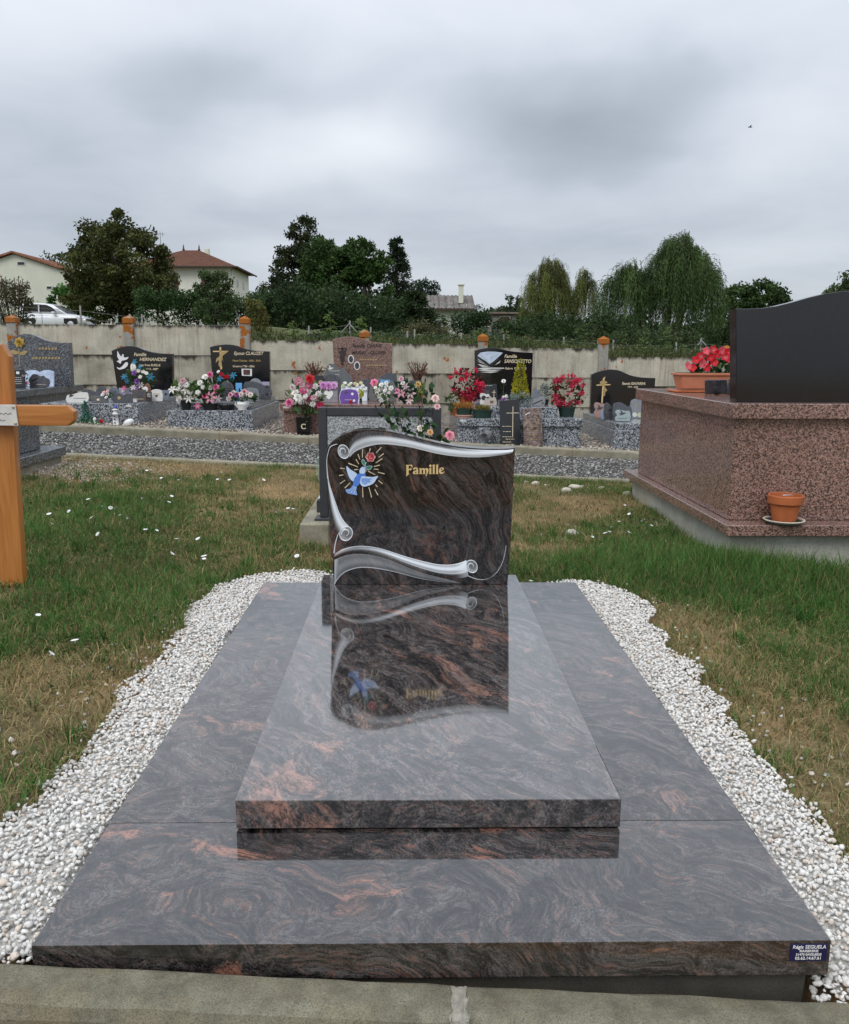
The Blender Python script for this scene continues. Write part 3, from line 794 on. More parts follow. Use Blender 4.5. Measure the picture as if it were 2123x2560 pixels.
def HM(sx, sy):
    """template grid of the carving (its own units) -> x, z on the headstone face: a fixed plane-to-plane map"""
    a = (sx / 1.218714 - 871) / 1746; b = (1050 - sy / 1.218714) / 1746
    w = .982834 - .0158377 * a + .183811 * b
    return (-.0425 + 3.4076 * (.0163599 + .9998653 * a - .0013247 * b) / w, 1.014 + 3.4076 * (-.1837653 + .004309 * a + .9829607 * b) / w)
def K(pts): return [kM(*p) for p in pts]
outl = [(178, 1302), (166, 1180), (165, 1085), (152, 1060), (150, 1000), (141, 800), (131, 600), (122, 400), (114, 260), (124, 190), (152, 150), (205, 108), (270, 74), (350, 50), (430, 41), (520, 43), (600, 52), (700, 72), (800, 97), (900, 122), (1000, 146), (1100, 167), (1200, 182), (1300, 192), (1400, 198), (1500, 199), (1580, 197), (1636, 192), (1637, 215), (1625, 500), (1612, 750), (1600, 1000), (1588, 1150), (1578, 1302)]
so = smooth_poly(K(outl[3:28]), 3)
HP = K(outl[:3]) + so + K(outl[28:])
HP = [(x, max(z, .0714)) for x, z in HP]
YF = 2.084
HS = plate('headstone', HP, YF, YF + .08, M['swirl'], T, bev=.003, seg=2)
# scroll bands cut into the face
def resample(pts, n):
    P = np.array(smooth_poly(pts, 6)); L = np.concatenate([[0], np.cumsum(np.linalg.norm(np.diff(P, axis=0), axis=1))])
    t = np.linspace(0, L[-1], n)
    return np.stack([np.interp(t, L, P[:, 0]), np.interp(t, L, P[:, 1])], 1)
def band(name, up, lo, shade, n=70, m=12, bulge=.0045, lift=.0012):
    U, L = resample(up, n), resample(lo, n)
    V, S = [], []
    for i in range(n):
        s = i / (n - 1)
        for j in range(m):
            t = j / (m - 1)
            x, z = U[i] * (1 - t) + L[i] * t
            V.append((x, YF - lift - bulge * math.sin(math.pi * t), z)); S.append(shade(s, t))
    F = [(i * m + j, (i + 1) * m + j, (i + 1) * m + j + 1, i * m + j + 1) for i in range(n - 1) for j in range(m - 1)]
    return raw(name, V, F, M['etch'], HS, smooth=True, col=np.array(S), attr='shade')
ss = lambda a, b, v: float(sstep(a, b, v))
bp = lambda c, w, v: math.exp(-((v - c) / w) ** 2)
up = K([(300, 160), (340, 95), (430, 58), (520, 58), (600, 66), (700, 84), (800, 108), (900, 134), (1000, 157), (1100, 178), (1200, 193), (1300, 203), (1400, 208), (1500, 209), (1580, 207), (1626, 202)])
lo = K([(303, 268), (340, 228), (385, 203), (440, 183), (520, 165), (600, 162), (700, 172), (800, 188), (900, 212), (1000, 236), (1100, 253), (1200, 263), (1300, 267), (1400, 264), (1500, 252), (1580, 240), (1616, 230)])
band('scroll_top', up, lo, lambda s, t: min(1, max(ss(.30 - .3 * s, .62 - .25 * s, t) * (1 - .35 * bp(.8, .10, t)) * (1 - .3 * bp(.08, .12, s)), .9 * ss(.93, .985, t), .75 * ss(.55, .9, s) * (1 - .5 * bp(.6, .25, t)))))
lf = K([(205, 158), (150, 178), (128, 230), (117, 300), (121, 400), (128, 500), (138, 600), (150, 700), (172, 800), (198, 868), (212, 885)])
rt = K([(205, 163), (154, 183), (133, 232), (123, 300), (130, 400), (143, 480), (168, 560), (194, 640), (224, 720), (258, 780), (296, 822)])
band('scroll_side', rt, lf, lambda s, t: .95 if s < .42 else min(1, .95 * ss(.98, .45, t) * (.55 + .45 * bp(.35, .22, t)) + .85 * ss(.08, .0, t)))
tl = [(216, 868), (196, 920), (181, 980), (174, 1038)]
band('scroll_side_tail', K(tl), K([(x + 6 + 2 * i, y + 4) for i, (x, y) in enumerate(tl)]), lambda s, t: .75)
u3 = K([(188, 1043), (250, 1007), (330, 987), (420, 982), (520, 995), (620, 1022), (720, 1055), (820, 1085), (920, 1110), (1020, 1130), (1120, 1132), (1200, 1115), (1245, 1096)])
l3 = K([(168, 1090), (250, 1056), (340, 1040), (430, 1042), (520, 1055), (620, 1085), (720, 1125), (820, 1165), (920, 1200), (1020, 1226), (1120, 1241), (1200, 1242), (1262, 1226)])
band('scroll_bottom', u3, l3, lambda s, t: min(1, (.25 + .75 * ss(.15, .5, s)) * bp(.34, .24, t) * (1 - .45 * bp(.5, .06, t)) + .85 * ss(.07, .0, t) + .6 * bp(.62, .05, t) * ss(.3, .6, s) + .45 * ss(.9, 1, s)))
u4 = K([(183, 1094), (255, 1062), (340, 1046), (430, 1048), (520, 1062), (620, 1092), (720, 1132), (820, 1172), (920, 1207), (1020, 1233), (1110, 1256), (1190, 1279)])
l4 = K([(181, 1298), (202, 1258), (250, 1205), (320, 1172), (400, 1157), (500, 1162), (600, 1178), (720, 1205), (850, 1240), (980, 1262), (1100, 1276), (1192, 1284)])
band('scroll_underside', u4, l4, lambda s, t: max(.30 * (.7 + .5 * math.sin(t * 60) * .4) * (1 - .5 * s), .9 * ss(.95, .99, t), .5 * ss(.06, .0, s)), bulge=.002)
hook = [(1255, 1224), (1310, 1246), (1370, 1256), (1430, 1241), (1490, 1192), (1535, 1112), (1555, 1035), (1563, 978)]
band('scroll_hook', K(hook), K([(x + 5, y - 3 + (i > 3) * 3) for i, (x, y) in enumerate(hook)]), lambda s, t: .85 - .4 * s, n=50, m=4, bulge=.0015)
def curl(cx, cy, rx, ry, rot):
    """rolled end of the scroll: rim, hollow and inner turn"""
    def E(a, k): 
        x, y = rx * k * math.cos(a), ry * k * math.sin(a)
        return kM(cx + x * math.cos(rot) - y * math.sin(rot), cy + x * math.sin(rot) + y * math.cos(rot))
    A = [2 * math.pi * k / 28 for k in range(29)]
    band('scroll_curl', [E(a, 1.0) for a in A], [E(a, .86) for a in A], lambda s, t: .85, n=40, m=4, bulge=.003, lift=.004)
    c = [E(a, .86) for a in A]; ctr = E(0, 0)
    band('curl_hollow', c, [(ctr[0] * .995 + q[0] * .005, ctr[1] * .995 + q[1] * .005) for q in c], lambda s, t: .12 + .38 * abs(math.sin(math.pi * s)) * (1 - t), n=40, m=6, bulge=-.001, lift=.0035)
    S = [.9 - .0 * k for k in range(0)]
    sp = [E(2.6 + 4.6 * k / 20, .80 - .50 * k / 20) for k in range(21)]; sq = [E(2.6 + 4.6 * k / 20, .52 - .36 * k / 20) for k in range(21)]
    band('curl_turn', sp, sq, lambda s, t: .8 - .35 * t, n=30, m=4, bulge=.002, lift=.005)
curl(256, 222, 46, 60, -.35); curl(276, 882, 54, 62, .45); curl(1288, 1146, 46, 56, -.45)
# painted dove, rose and rays
def kD(x, y): return HM(820 + x / 6.2214, 1060 + y / 6.2214)
def D(pts, n=3): return [kD(*p) for p in smooth_poly(pts, n, True)]
YD = YF - .0022
blue = plain((.075, .20, .62), .45, .12, name='blue_paint'); paleb = plain((.50, .63, .84), .45, .08, name='pale_blue_paint'); midb = plain((.21, .36, .72), .45, .2, scale=60, name='mid_blue_paint')
curve2d('dove_tail', [D([(402, 935), (345, 1000), (275, 1018), (300, 1068), (345, 1083), (400, 1093), (457, 1102), (440, 1040), (447, 960)])], YD, midb, HS)
curve2d('dove_body', [D([(498, 758), (577, 755), (581, 812), (530, 850), (503, 915), (445, 968), (400, 948), (394, 900), (420, 830), (460, 785)])], YD - .0012, blue, HS)
curve2d('dove_head', [D([(500, 762), (494, 712), (515, 675), (545, 662), (570, 678), (577, 757)])], YD - .0016, paleb, HS)
curve2d('dove_wing', [D([(457, 785), (420, 745), (360, 710), (320, 675), (294, 648), (288, 690), (310, 770), (340, 840), (392, 888), (417, 830)])], YD - .0006, paleb, HS)
curve2d('dove_wing', [D([(508, 852), (530, 808), (620, 815), (700, 820), (780, 804), (750, 855), (710, 915), (650, 947), (590, 965), (540, 965), (500, 915)])], YD - .0022, paleb, HS)
curve2d('wing_feathers', [D([(520, 870), (545, 835), (620, 838), (690, 842), (640, 870), (670, 890), (620, 905), (590, 930), (550, 925)])], YD - .0034, midb, HS)
for k_, (a, b) in enumerate((((430, 970), (300, 1045)), ((435, 975), (345, 1075)), ((440, 980), (400, 1088)))):
    curve2d('tail_feather', [[kD(*p) for p in ((a[0] - 4, a[1]), (a[0] + 4, a[1]), (b[0] + 5, b[1]), (b[0] - 5, b[1]))]], YD - .0012, paleb, HS)
red = plain((.42, .020, .028), .45, .2, scale=80, name='red_paint'); pinkl = plain((.75, .45, .45), .5, .1, name='pink_line')
lob = [(662 + (72 + 7 * math.cos(6 * a)) * math.cos(a), 510 + (70 + 7 * math.cos(6 * a)) * math.sin(a)) for a in [2 * math.pi * k / 40 for k in range(40)]]
inn = [(662 + (x - 662) * .90, 510 + (y - 510) * .90) for x, y in lob]
curve2d('rose', [[kD(*p) for p in lob]], YD, red, HS)
curve2d('rose_outline', [[kD(*p) for p in lob], [kD(*p) for p in inn]], YD - .0016, pinkl, HS)
for cx, cy, r, a0, a1 in ((668, 512, 26, .4, 4.6), (650, 512, 45, 1.8, 4.2), (680, 508, 48, -1.2, 1.1)):
    A = [a0 + (a1 - a0) * k / 10 for k in range(11)]
    curve2d('rose_line', [[kD(cx + r * math.cos(a), cy + r * math.sin(a)) for a in A] + [kD(cx + (r - 7) * math.cos(a), cy + (r - 7) * math.sin(a)) for a in A[::-1]]], YD - .0016, pinkl, HS)
grn = plain((.035, .20, .075), .5, .2, name='green_paint')
for lv in ([(578, 655), (535, 612), (524, 566), (545, 545), (573, 572), (587, 620)], [(578, 680), (618, 650), (688, 648), (672, 690), (630, 713)]):
    curve2d('rose_leaf', [D(lv)], YD, grn, HS)
    c = (sum(p[0] for p in lv) / len(lv), sum(p[1] for p in lv) / len(lv))
    curve2d('leaf_outline', [D(lv), D([(c[0] + (p[0] - c[0]) * .84, c[1] + (p[1] - c[1]) * .84) for p in lv])], YD - .0016, paleb, HS)
curve2d('rose_stem', [[kD(*p) for p in ((563, 690), (571, 690), (600, 590), (592, 588))]], YD, paleb, HS)
for q in ((540, 385, 535, 520), (660, 375, 645, 430), (830, 360, 750, 445), (868, 455, 790, 515), (845, 535, 745, 600), (808, 635, 715, 658), (785, 703, 712, 697), (880, 772, 775, 745), (848, 925, 785, 875), (770, 975, 740, 940), (778, 1102, 728, 1010), (680, 1138, 637, 980), (545, 1135, 538, 980), (262, 993, 345, 910), (188, 925, 270, 868), (175, 798, 240, 787), (192, 683, 265, 692), (318, 607, 470, 665), (435, 545, 482, 620), (468, 465, 497, 548), (410, 707, 470, 703), (625, 728, 735, 785), (580, 705, 598, 735)):
    curve2d('ray', [[kD(*p) for p in seg_poly(*q, 7, 5)]], YD, M['goldpale'], HS)
def kF(x, y): return HM(990 + x / 12.443, 1140 + y / 12.443)
F_ = lambda pts: [kF(*p) for p in pts]
for glyph in ([[(305, 272), (505, 263), (517, 352), (492, 342), (470, 308), (430, 291), (396, 290), (394, 402), (418, 398), (432, 376), (470, 366), (487, 390), (480, 418), (455, 442), (428, 430), (396, 432), (396, 540), (412, 548), (318, 634), (325, 590), (325, 302)]],
              [[(528, 402), (536, 374), (570, 356), (630, 349), (676, 370), (692, 410), (692, 530), (702, 552), (645, 557), (622, 540), (580, 562), (545, 552), (526, 515), (534, 480), (575, 455), (638, 437), (637, 402), (610, 386), (582, 408), (550, 414)], [(590, 492), (636, 470), (638, 515), (605, 527), (590, 515)]],
              [[(720, 387), (778, 364), (798, 386), (835, 369), (880, 377), (905, 396), (945, 369), (990, 379), (1013, 420), (1010, 470), (987, 530), (960, 580), (935, 630), (924, 600), (947, 540), (947, 440), (925, 414), (905, 430), (905, 530), (922, 553), (828, 553), (845, 530), (845, 430), (822, 410), (800, 426), (800, 530), (817, 553), (718, 553), (738, 530), (738, 410)]],
              [[(1028, 377), (1100, 350), (1100, 530), (1116, 553), (1018, 553), (1040, 530), (1040, 402)]], [[(1070 + 38 * math.cos(a), 296 + 40 * math.sin(a)) for a in [2 * math.pi * k / 14 for k in range(14)]]],
              [[(1123, 282), (1205, 250), (1205, 530), (1221, 553), (1129, 553), (1145, 530), (1145, 302)]], [[(1233, 278), (1310, 249), (1310, 530), (1326, 553), (1230, 553), (1250, 530), (1250, 300)]],
              [[(1338, 460), (1350, 400), (1385, 360), (1430, 345), (1482, 359), (1498, 395), (1470, 432), (1412, 462), (1400, 480), (1430, 510), (1470, 500), (1507, 457), (1507, 490), (1475, 530), (1425, 553), (1375, 541), (1345, 505)], [(1398, 402), (1432, 374), (1452, 390), (1440, 412), (1396, 445)]]):
    curve2d('gilded_letter', [F_(g_) for g_ in glyph], YD, M['gold'], HS)
# mason's plate on the front edge
navy = plain((.006, .008, .060), .3, .1, name='navy_enamel')
PL = box('maker_plate', (.628, .694, -.0014, .0006, -.0405, -.0065), navy, T, bev=.0004)
for body, z, s_ in (('Régis SEGUELA', -.0150, .0092), ('MARBRERIE', -.0222, .0066), ('31470 SAIGUEDE', -.0290, .0062), ('05.62.14.67.61', -.0368, .0080)):
    text(body, .661, z, -.0016, s_, M['white'], PL, shear=.15 if 'Régis' in body else 0, bold=.00012, align='CENTER', sx=1.0).data.extrude = .0003
# ------------------------------------------------------------------ leaves, flowers, plaques
def leaf_mesh(name, P, size, cols, parent=None, aspect=.55, up=None, droop=0.0, mat=None):
    """many small folded leaves at points P"""
    n = len(P)
    a = rng.normal(size=(n, 3)) if up is None else up + rng.normal(size=(n, 3)) * .55
    a /= np.linalg.norm(a, axis=1)[:, None]
    if droop: a[:, 2] -= droop; a /= np.linalg.norm(a, axis=1)[:, None]
    b = np.cross(a, rng.normal(size=(n, 3))); b /= np.linalg.norm(b, axis=1)[:, None]
    c = np.cross(a, b)
    s = size[:, None]
    mid = P + a * s * .45
    V = np.stack([P, mid + b * s * aspect * .5 + c * s * .08, P + a * s, mid - b * s * aspect * .5 + c * s * .08], 1).reshape(-1, 3)
    i = np.arange(n) * 4
    return raw(name, V, np.stack([i, i + 1, i + 2, i + 3], 1), mat or M['leaf'], parent, col=np.repeat(np.clip(cols, 0, 1), 4, 0))
def pts_in(n, c, r, shell=.0):
    v = rng.normal(size=(n, 3)); v /= np.linalg.norm(v, axis=1)[:, None]
    return np.array(c) + v * np.array(r) * (rng.random(n) ** (1 / (3 + 6 * shell)))[:, None]
def clumped(n, ells, k, cr, shell=.6):
    """points gathered in k clumps spread through ellipsoids"""
    vol = np.array([e[3] * e[4] * e[5] for e in ells]) ** .67; vol = vol / vol.sum()
    w = rng.choice(len(ells), k, p=vol)
    C = np.array([pts_in(1, ells[j][:3], ells[j][3:], shell)[0] for j in w])
    idx = rng.integers(0, k, n)
    sz = rng.uniform(.6, 1.35, k)[idx][:, None] * cr
    d = rng.normal(size=(n, 3)); d /= np.linalg.norm(d, axis=1)[:, None]
    return C[idx] + d * sz * (rng.random(n) ** .4)[:, None] * np.array([1, 1, .75]), idx
def tint(n, base, var=.35, hue=.12):
    c = np.array(base) * rng.uniform(1 - var, 1 + var, (n, 1))
    return c * (1 + rng.normal(size=(n, 3)) * hue * np.array([1, .3, .6]))
_fm = {}
def flower_mesh(kind, col, col2=None):
    key = (kind, col, col2)
    if key in _fm: return _fm[key]
    V, F, C = [], [], []
    def petal(ang, r0, r1, w, z0, z1, zt, c0, c1):
        o = len(V)
        ca, sa = math.cos(ang), math.sin(ang)
        for r_, ww, z_, c_ in ((r0, w * .35, z0, c0), ((r0 + r1) * .55, w, z1, c1), (r1, w * .25, zt, c1)):
            for s_ in (-1, 1):
                V.append((ca * r_ - sa * ww * s_, sa * r_ + ca * ww * s_, z_)); C.append(c_)
        F.append((o, o + 2, o + 3, o + 1)); F.append((o + 2, o + 4, o + 5, o + 3))
    c2 = col2 or tuple(min(1, v * 1.25 + .04) for v in col)
    if kind == 'lily':
        for k in range(6): petal(k * math.pi / 3, .06, 1.0, .20, 0, .28, .05, c2, col)
        for k in range(4): petal(k * 1.6 + .3, .0, .4, .03, .0, .3, .42, (.5, .3, .05), (.4, .2, .03))
    elif kind == 'rose':
        for ring, (cnt, r1, w, z1, zt) in enumerate(((3, .28, .22, .42, .55), (5, .52, .30, .34, .46), (6, .82, .40, .16, .24), (7, 1.0, .42, -.02, .02))):
            for k in range(cnt): petal(k * 2 * math.pi / cnt + ring * .5, .05, r1, w, .0, z1, zt, tuple(v * .8 for v in col), c2 if ring > 1 else col)
    elif kind == 'ball':
        for k in range(26):
            a = k * 2.4; t = k / 26
            petal(a, .05, .35 + .65 * t, .26, .1, .55 - .5 * t, .75 - .7 * t, col, c2)
    elif kind == 'daisy':
        for k in range(9): petal(k * 2 * math.pi / 9, .1, 1.0, .24, .05, .1, .0, c2, col)
        for k in range(5): petal(k * 1.26, 0, .28, .12, .1, .2, .12, (.55, .35, .04), (.6, .4, .05))
    elif kind == 'trumpet':
        for k in range(5): petal(k * 2 * math.pi / 5, .08, 1.0, .48, -.25, .12, .1, c2, col)
        for k in range(5): petal(k * 2 * math.pi / 5, .0, .3, .12, -.3, -.15, -.05, (.6, .35, .05), c2)
    me = bpy.data.meshes.new('blossom')
    me.from_pydata(V, [], F)
    a = me.attributes.new('col', 'FLOAT_COLOR', 'POINT')
    a.data.foreach_set('color', np.array([(*c, 1) for c in C], dtype=np.float32).ravel())
    me.materials.append(M['petal']); me.shade_smooth()
    _fm[key] = me
    return me
def blossom(parent, kind, col, loc, size, toward=None, col2=None, name='blossom'):
    o = put(name, flower_mesh(kind, col, col2), None, parent)
    d = Vector(toward or (rnd.uniform(-.5, .5), -1, rnd.uniform(-.1, .8))).normalized()
    o.rotation_euler = d.to_track_quat('Z', 'Y').to_euler()
    o.location = loc; o.scale = (size,) * 3
    return o
def round_pot(t, r, h, mat, taper=.78, rim=.06, name='pot', sx=1, sy=1, z=0):
    rb = r * taper
    lathe(name, [(0, 0), (rb, 0), (r * .97, h * .86), (r * 1.05, h * .86), (r * 1.05, h), (r * .93, h), (r * .9, h * .8), (0, h * .78)], mat, t, seg=20, smooth=False, sx=sx, sy=sy, cz=z)
def bouquet(name, label, loc, w, h, flowers, green=(.045, .085, .025), nleaf=160, leaf=.05, pot=None, z0=0.0, cat='bouquet', group=None, depth=.10):
    """flowers = [(kind, colour, centre colour, x, z, size)] measured on the bunch; x from its middle, z from its base"""
    t = thing(name, label, cat, loc, 0, group)
    if pot:
        kind, r, ph, mat = pot[:4]
        if kind == 'round': round_pot(t, r, ph, mat)
        elif kind == 'bowl': lathe('pot', [(0, 0), (r * .55, 0), (r * .6, ph * .12), (r * .5, ph * .2), (r, ph * .62), (r * .92, ph), (r * .8, ph * .98), (0, ph * .85)], mat, t, seg=24)
        elif kind == 'oval': round_pot(t, r, ph, mat, sx=1.0, sy=.55)
        elif kind == 'vase': lathe('pot', [(0, 0), (r * .95, 0), (r, ph * .1), (r * .9, ph * .6), (r * 1.08, ph), (r * .85, ph), (0, ph * .93)], mat, t, seg=6, smooth=False)
    P = pts_in(nleaf, (0, 0, z0 + h * .42), (w * .47, depth * .8, h * .42), .2)
    u = P - np.array([0, depth * .3, z0]); u /= np.linalg.norm(u, axis=1)[:, None] + 1e-6
    leaf_mesh('foliage', P, rng.uniform(.6, 1.3, nleaf) * leaf, tint(nleaf, green, .5), t, .5, up=u)
    st = []
    for f in flowers:
        st.append(([(0, 0, z0), (f[3] * .5, -.02, z0 + f[4] * .5), (f[3], -depth * .4, z0 + f[4])], .0025))
    tubes('stems', st, M['stem'], t, 4)
    for kd, c, c2, fx, fz, s in flowers:
        blossom(t, kd, c, (fx, -depth * rnd.uniform(.45, 1.0), z0 + fz), s, col2=c2)
    return t
def spray(kinds, n, w, h, size, base=.12):
    """n blossoms scattered over a w x h front, kinds cycling"""
    out = []
    for k in range(n):
        a = k * 2.39996; r = math.sqrt((k + .5) / n)
        kd, c, c2 = kinds[k % len(kinds)]
        out.append((kd, c, c2, r * math.cos(a) * w * .46, h * (.52 + .46 * r * math.sin(a)) + base * h * .1, size * rnd.uniform(.8, 1.2)))
    return out
SH = {
 'rect': [(-.5, 0), (.5, 0), (.5, 1), (-.5, 1)],
 'lean': [(-.42, 0), (.5, 0), (.42, 1), (-.5, .96)],
 'dome': [(-.5, 0), (.5, 0), (.5, .62), (.42, .82), (.22, .96), (0, 1), (-.22, .96), (-.42, .82), (-.5, .62)],
 'wave': [(-.46, 0), (.5, 0), (.5, .72), (.3, .76), (.1, .9), (-.15, 1), (-.35, .97), (-.5, .85)],
 'wave2': [(-.5, 0), (.46, 0), (.5, .88), (.35, .97), (.12, .98), (-.1, .86), (-.3, .74), (-.5, .7)],
 'two': [(-.5, 0), (.5, 0), (.5, .7), (.4, .92), (.25, 1), (.1, .92), (0, .78), (-.1, .92), (-.25, 1), (-.4, .92), (-.5, .7)],
 'rock': [(-.46, 0), (.3, 0), (.44, .12), (.5, .4), (.44, .66), (.3, .74), (.22, .9), (.05, .84), (-.1, .98), (-.3, 1), (-.42, .8), (-.5, .5), (-.44, .2)],
 'cloud': [(-.5, 0), (.5, 0), (.5, .62), (.42, .85), (.27, .92), (.12, .82), (0, .97), (-.2, 1), (-.34, .84), (-.46, .8), (-.5, .5)],
 'book': [(-.5, .0), (0, -.03), (.5, .0), (.5, .92), (.32, 1), (.12, .97), (0, .88), (-.12, .97), (-.32, 1), (-.5, .92)],
 'heart': [(0, 0), (.32, .32), (.48, .62), (.44, .86), (.27, 1), (.08, .93), (0, .8), (-.08, .93), (-.27, 1), (-.44, .86), (-.48, .62), (-.32, .32)],
 'bean': [(-.3, 0), (.5, .02), (.5, .86), (.2, .9), (-.1, .98), (-.36, 1), (-.5, .86), (-.46, .66), (-.36, .55), (-.48, .4), (-.5, .2)],
 'arch': [(-.5, 0), (.5, 0), (.5, .8), (.3, .95), (0, 1), (-.3, .95), (-.5, .8)],
}
BIRD = [(-.5, .05), (-.15, .1), (-.3, .5), (-.05, .38), (.12, .12), (.32, .16), (.5, .1), (.36, .02), (.2, -.1), (-.05, -.16), (-.4, -.3), (-.2, -.08)]
def plaque(label, x, y, z, w, h, shape, mat, th=.02, tilt=8, rz=0.0, name='memorial_plaque', marks=(), foot=False, edge=None):
    t = thing(name, label, 'plaque', (x, y, z), rz, None, rx=R(-tilt))
    pts = [(a * w, b * h) for a, b in SH[shape]]
    if shape not in ('rect', 'lean', 'book'): pts = smooth_poly(pts, 2, True); pts = [(a, max(b, 0)) for a, b in pts]
    plate('panel', pts, 0, th, mat, t, bev=min(.003, th * .2))
    if edge: plate('backing', [(a * 1.06, b * 1.04) for a, b in pts], th * .3, th * .8, edge, t, bev=0)
    if foot: box('stand', (-w * .42, w * .42, -.012, th + .012, -.002, .008), M['slate'], t, bev=.001)
    for mk in marks:
        kd, c, mx_, mz, s = mk[:5]
        mx_ *= w; mz *= h
        if kd == 'lines':
            k = mk[5] if len(mk) > 5 else 3
            P = []
            for i in range(k):
                L = s * w * rnd.uniform(.65, 1); zz_ = mz - i * h * .11; xx = mx_ - L / 2
                while xx < mx_ + L / 2 - .004:
                    q = rnd.uniform(.012, .035)
                    P.append([(xx, zz_), (min(xx + q, mx_ + L / 2), zz_ + .001), (min(xx + q, mx_ + L / 2), zz_ + .007), (xx, zz_ + .006)]); xx += q + .006
            curve2d('engraved_line', P, -.001, c, t, .0006)
        elif kd == 'bird': curve2d('bird', [[(mx_ + a * s, mz + b * s) for a, b in BIRD]], -.001, c, t, .0008)
        elif kd == 'photo':
            curve2d('photo_rim', [ell(mx_, mz, s * .8, s, 16)], -.001, M['white'], t, .001)
            curve2d('photo', [ell(mx_, mz, s * .58, s * .78, 14)], -.0035, c, t, .0006)
        elif kd == 'card': plate('card', [(mx_ - s * .5, mz - s * .4), (mx_ + s * .5, mz - s * .4), (mx_ + s * .5, mz + s * .4), (mx_ - s * .5, mz + s * .4)], -.003, -.0005, c, t, bev=0)
        elif kd == 'disc': curve2d('medallion', [ell(mx_, mz, s, s * (mk[5] if len(mk) > 5 else 1), 16)], -.001, c, t, .001)
        elif kd == 'heart': curve2d('heart', [[(mx_ + a * s, mz + (b - .5) * s) for a, b in smooth_poly(SH['heart'], 2, True)]], -.003, c, t, .003)
        elif kd == 'cross':
            curve2d('gold_cross', [seg_poly(mx_, mz - s * .62, mx_ + .003, mz + s * .38, .004), seg_poly(mx_ - s * .2, mz + s * .16, mx_ + s * .2, mz + s * .17, .0035)], -.001, c, t, .001)
        elif kd == 'rose':
            blossom(t, 'rose', mk[5], (mx_, -.012, mz), s, toward=(0, -1, .15))
        elif kd == 'bar': curve2d('dark_bar', [seg_poly(mx_ - s / 2, mz - s * .22, mx_ + s / 2, mz + s * .22, .006)], -.001, c, t, .0008)
    return t
def tube_path_leafy(parent, path, r, mat): tubes('stem', [(path, r)], mat, parent, 5)
# ------------------------------------------------------------------ wooden cross
X = thing('wooden_cross', 'varnished wooden grave cross with a white name plate planted in the grass', 'cross', (0, 0, 0))
plate('post', [(-1.811, -.16), (-1.712, -.16), (-1.688, .992), (-1.715, 1.042), (-1.757, 1.042), (-1.785, .992)], 2.245, 2.29, M['wood'], X, bev=.005, seg=2)
plate('arm', [(-2.05, .735), (-2.025, .713), (-1.452, .713), (-1.424, .735), (-1.422, .772), (-1.450, .797), (-2.025, .797), (-2.05, .772)], 2.20, 2.243, M['woodx'], X, bev=.005, seg=2)
NP = plate('name_plate', [(-1.832, .716), (-1.650, .713), (-1.655, .799), (-1.832, .799)], 2.193, 2.199, M['offwhite'], X, bev=.001)
for sx_, sz_ in ((-1.664, .789), (-1.660, .723), (-1.82, .789), (-1.82, .723)):
    lathe('screw', [(0, -.003), (.005, -.003), (.006, .002), (0, .002)], M['golddull'], NP, seg=10, cx=sx_, cy=2.192, cz=sz_)
ink = plain((.03, .03, .035), .5, .1, name='ink')
for pz, x0, x1 in ((.763, -1.81, -1.672), (.736, -1.80, -1.700)):
    V_ = []
    for i in range(26):
        a = x0 + (x1 - x0) * i / 25
        V_.append((a, pz + .004 * math.sin(i * 1.9) * (1.3 if i % 7 == 0 else .8)))
    curve2d('handwriting', [V_ + [(a, b - .0016) for a, b in V_[::-1]]], 2.192, ink, NP, .0004)

# ------------------------------------------------------------------ grave beside the cross (only its far end is in view)
t = thing('low_grave', 'low dark grey granite grave with stepped plinth right behind the wooden cross', 'grave', (-3.0, 6.0, 0))
box('footing', (-1.2, -.03, -2.6, -.03, -.1, .14), M['conc'], t, bev=.006)
box('plinth', (-1.22, 0, -2.62, 0, .142, .215), M['greydark'], t, bev=.004)
box('body', (-1.10, -.12, -2.5, -.22, .217, .50), M['greydark'], t, bev=.004)
box('cover_slab', (-1.14, -.09, -2.54, -.19, .502, .56), M['greydark'], t, bev=.005)

# ------------------------------------------------------------------ grave behind the headstone: black frame round a grey panel
t = thing('framed_grave', 'small grave with black framed grey granite panel on a concrete surround', 'grave', (0, 0, 0))
box('surround', (-.665, -.50, 3.36, 5.3, -.12, .070), M['conc'], t, bev=.008)
box('surround', (.07, .235, 3.362, 5.3, -.14, .068), M['conc'], t, bev=.008)
box('surround', (-.499, .069, 3.364, 3.50, -.14, .069), M['conc'], t, bev=.008)
box('surround', (-.499, .069, 5.15, 5.298, -.14, .069), M['conc'], t, bev=.008)
box('cover', (-.60, .18, 3.74, 5.2, .10, .155), M['offwhite'], t, bev=.003)
box('cover_end', (-.598, .178, 3.728, 3.739, .072, .150), M['slate'], t, bev=.001)
for a, b in ((-.605, -.585), (.165, .185)): box('cover_leg', (a, b, 3.70, 3.727, .0705, .145), M['darkmetal'], t, bev=.001)
box('post', (-.562, -.515, 3.48, 3.53, .085, .712), M['darkmetal'], t, bev=.003)
box('post', (.082, .129, 3.48, 3.53, .085, .712), M['darkmetal'], t, bev=.003)
box('top_rail', (-.5145, .0815, 3.482, 3.528, .664, .711), M['darkmetal'], t, bev=.003)
box('bottom_rail', (-.5145, .0815, 3.482, 3.528, .20, .245), M['darkmetal'], t, bev=.003)
for a in (-.54, .105): box('foot_plate', (a - .05, a + .05, 3.44, 3.56, .0705, .0845), M['darkmetal'], t, bev=.002)
box('panel', (-.5142, .0812, 3.49, 3.515, .2455, .6635), M['pale'], t, bev=.002)
glassm, ng = newmat('clear_glass')
gb = ng.n('ShaderNodeBsdfPrincipled', i={'Base Color': (.75, .88, .85, 1), 'Roughness': .03, 'Transmission Weight': .9, 'IOR': 1.45})
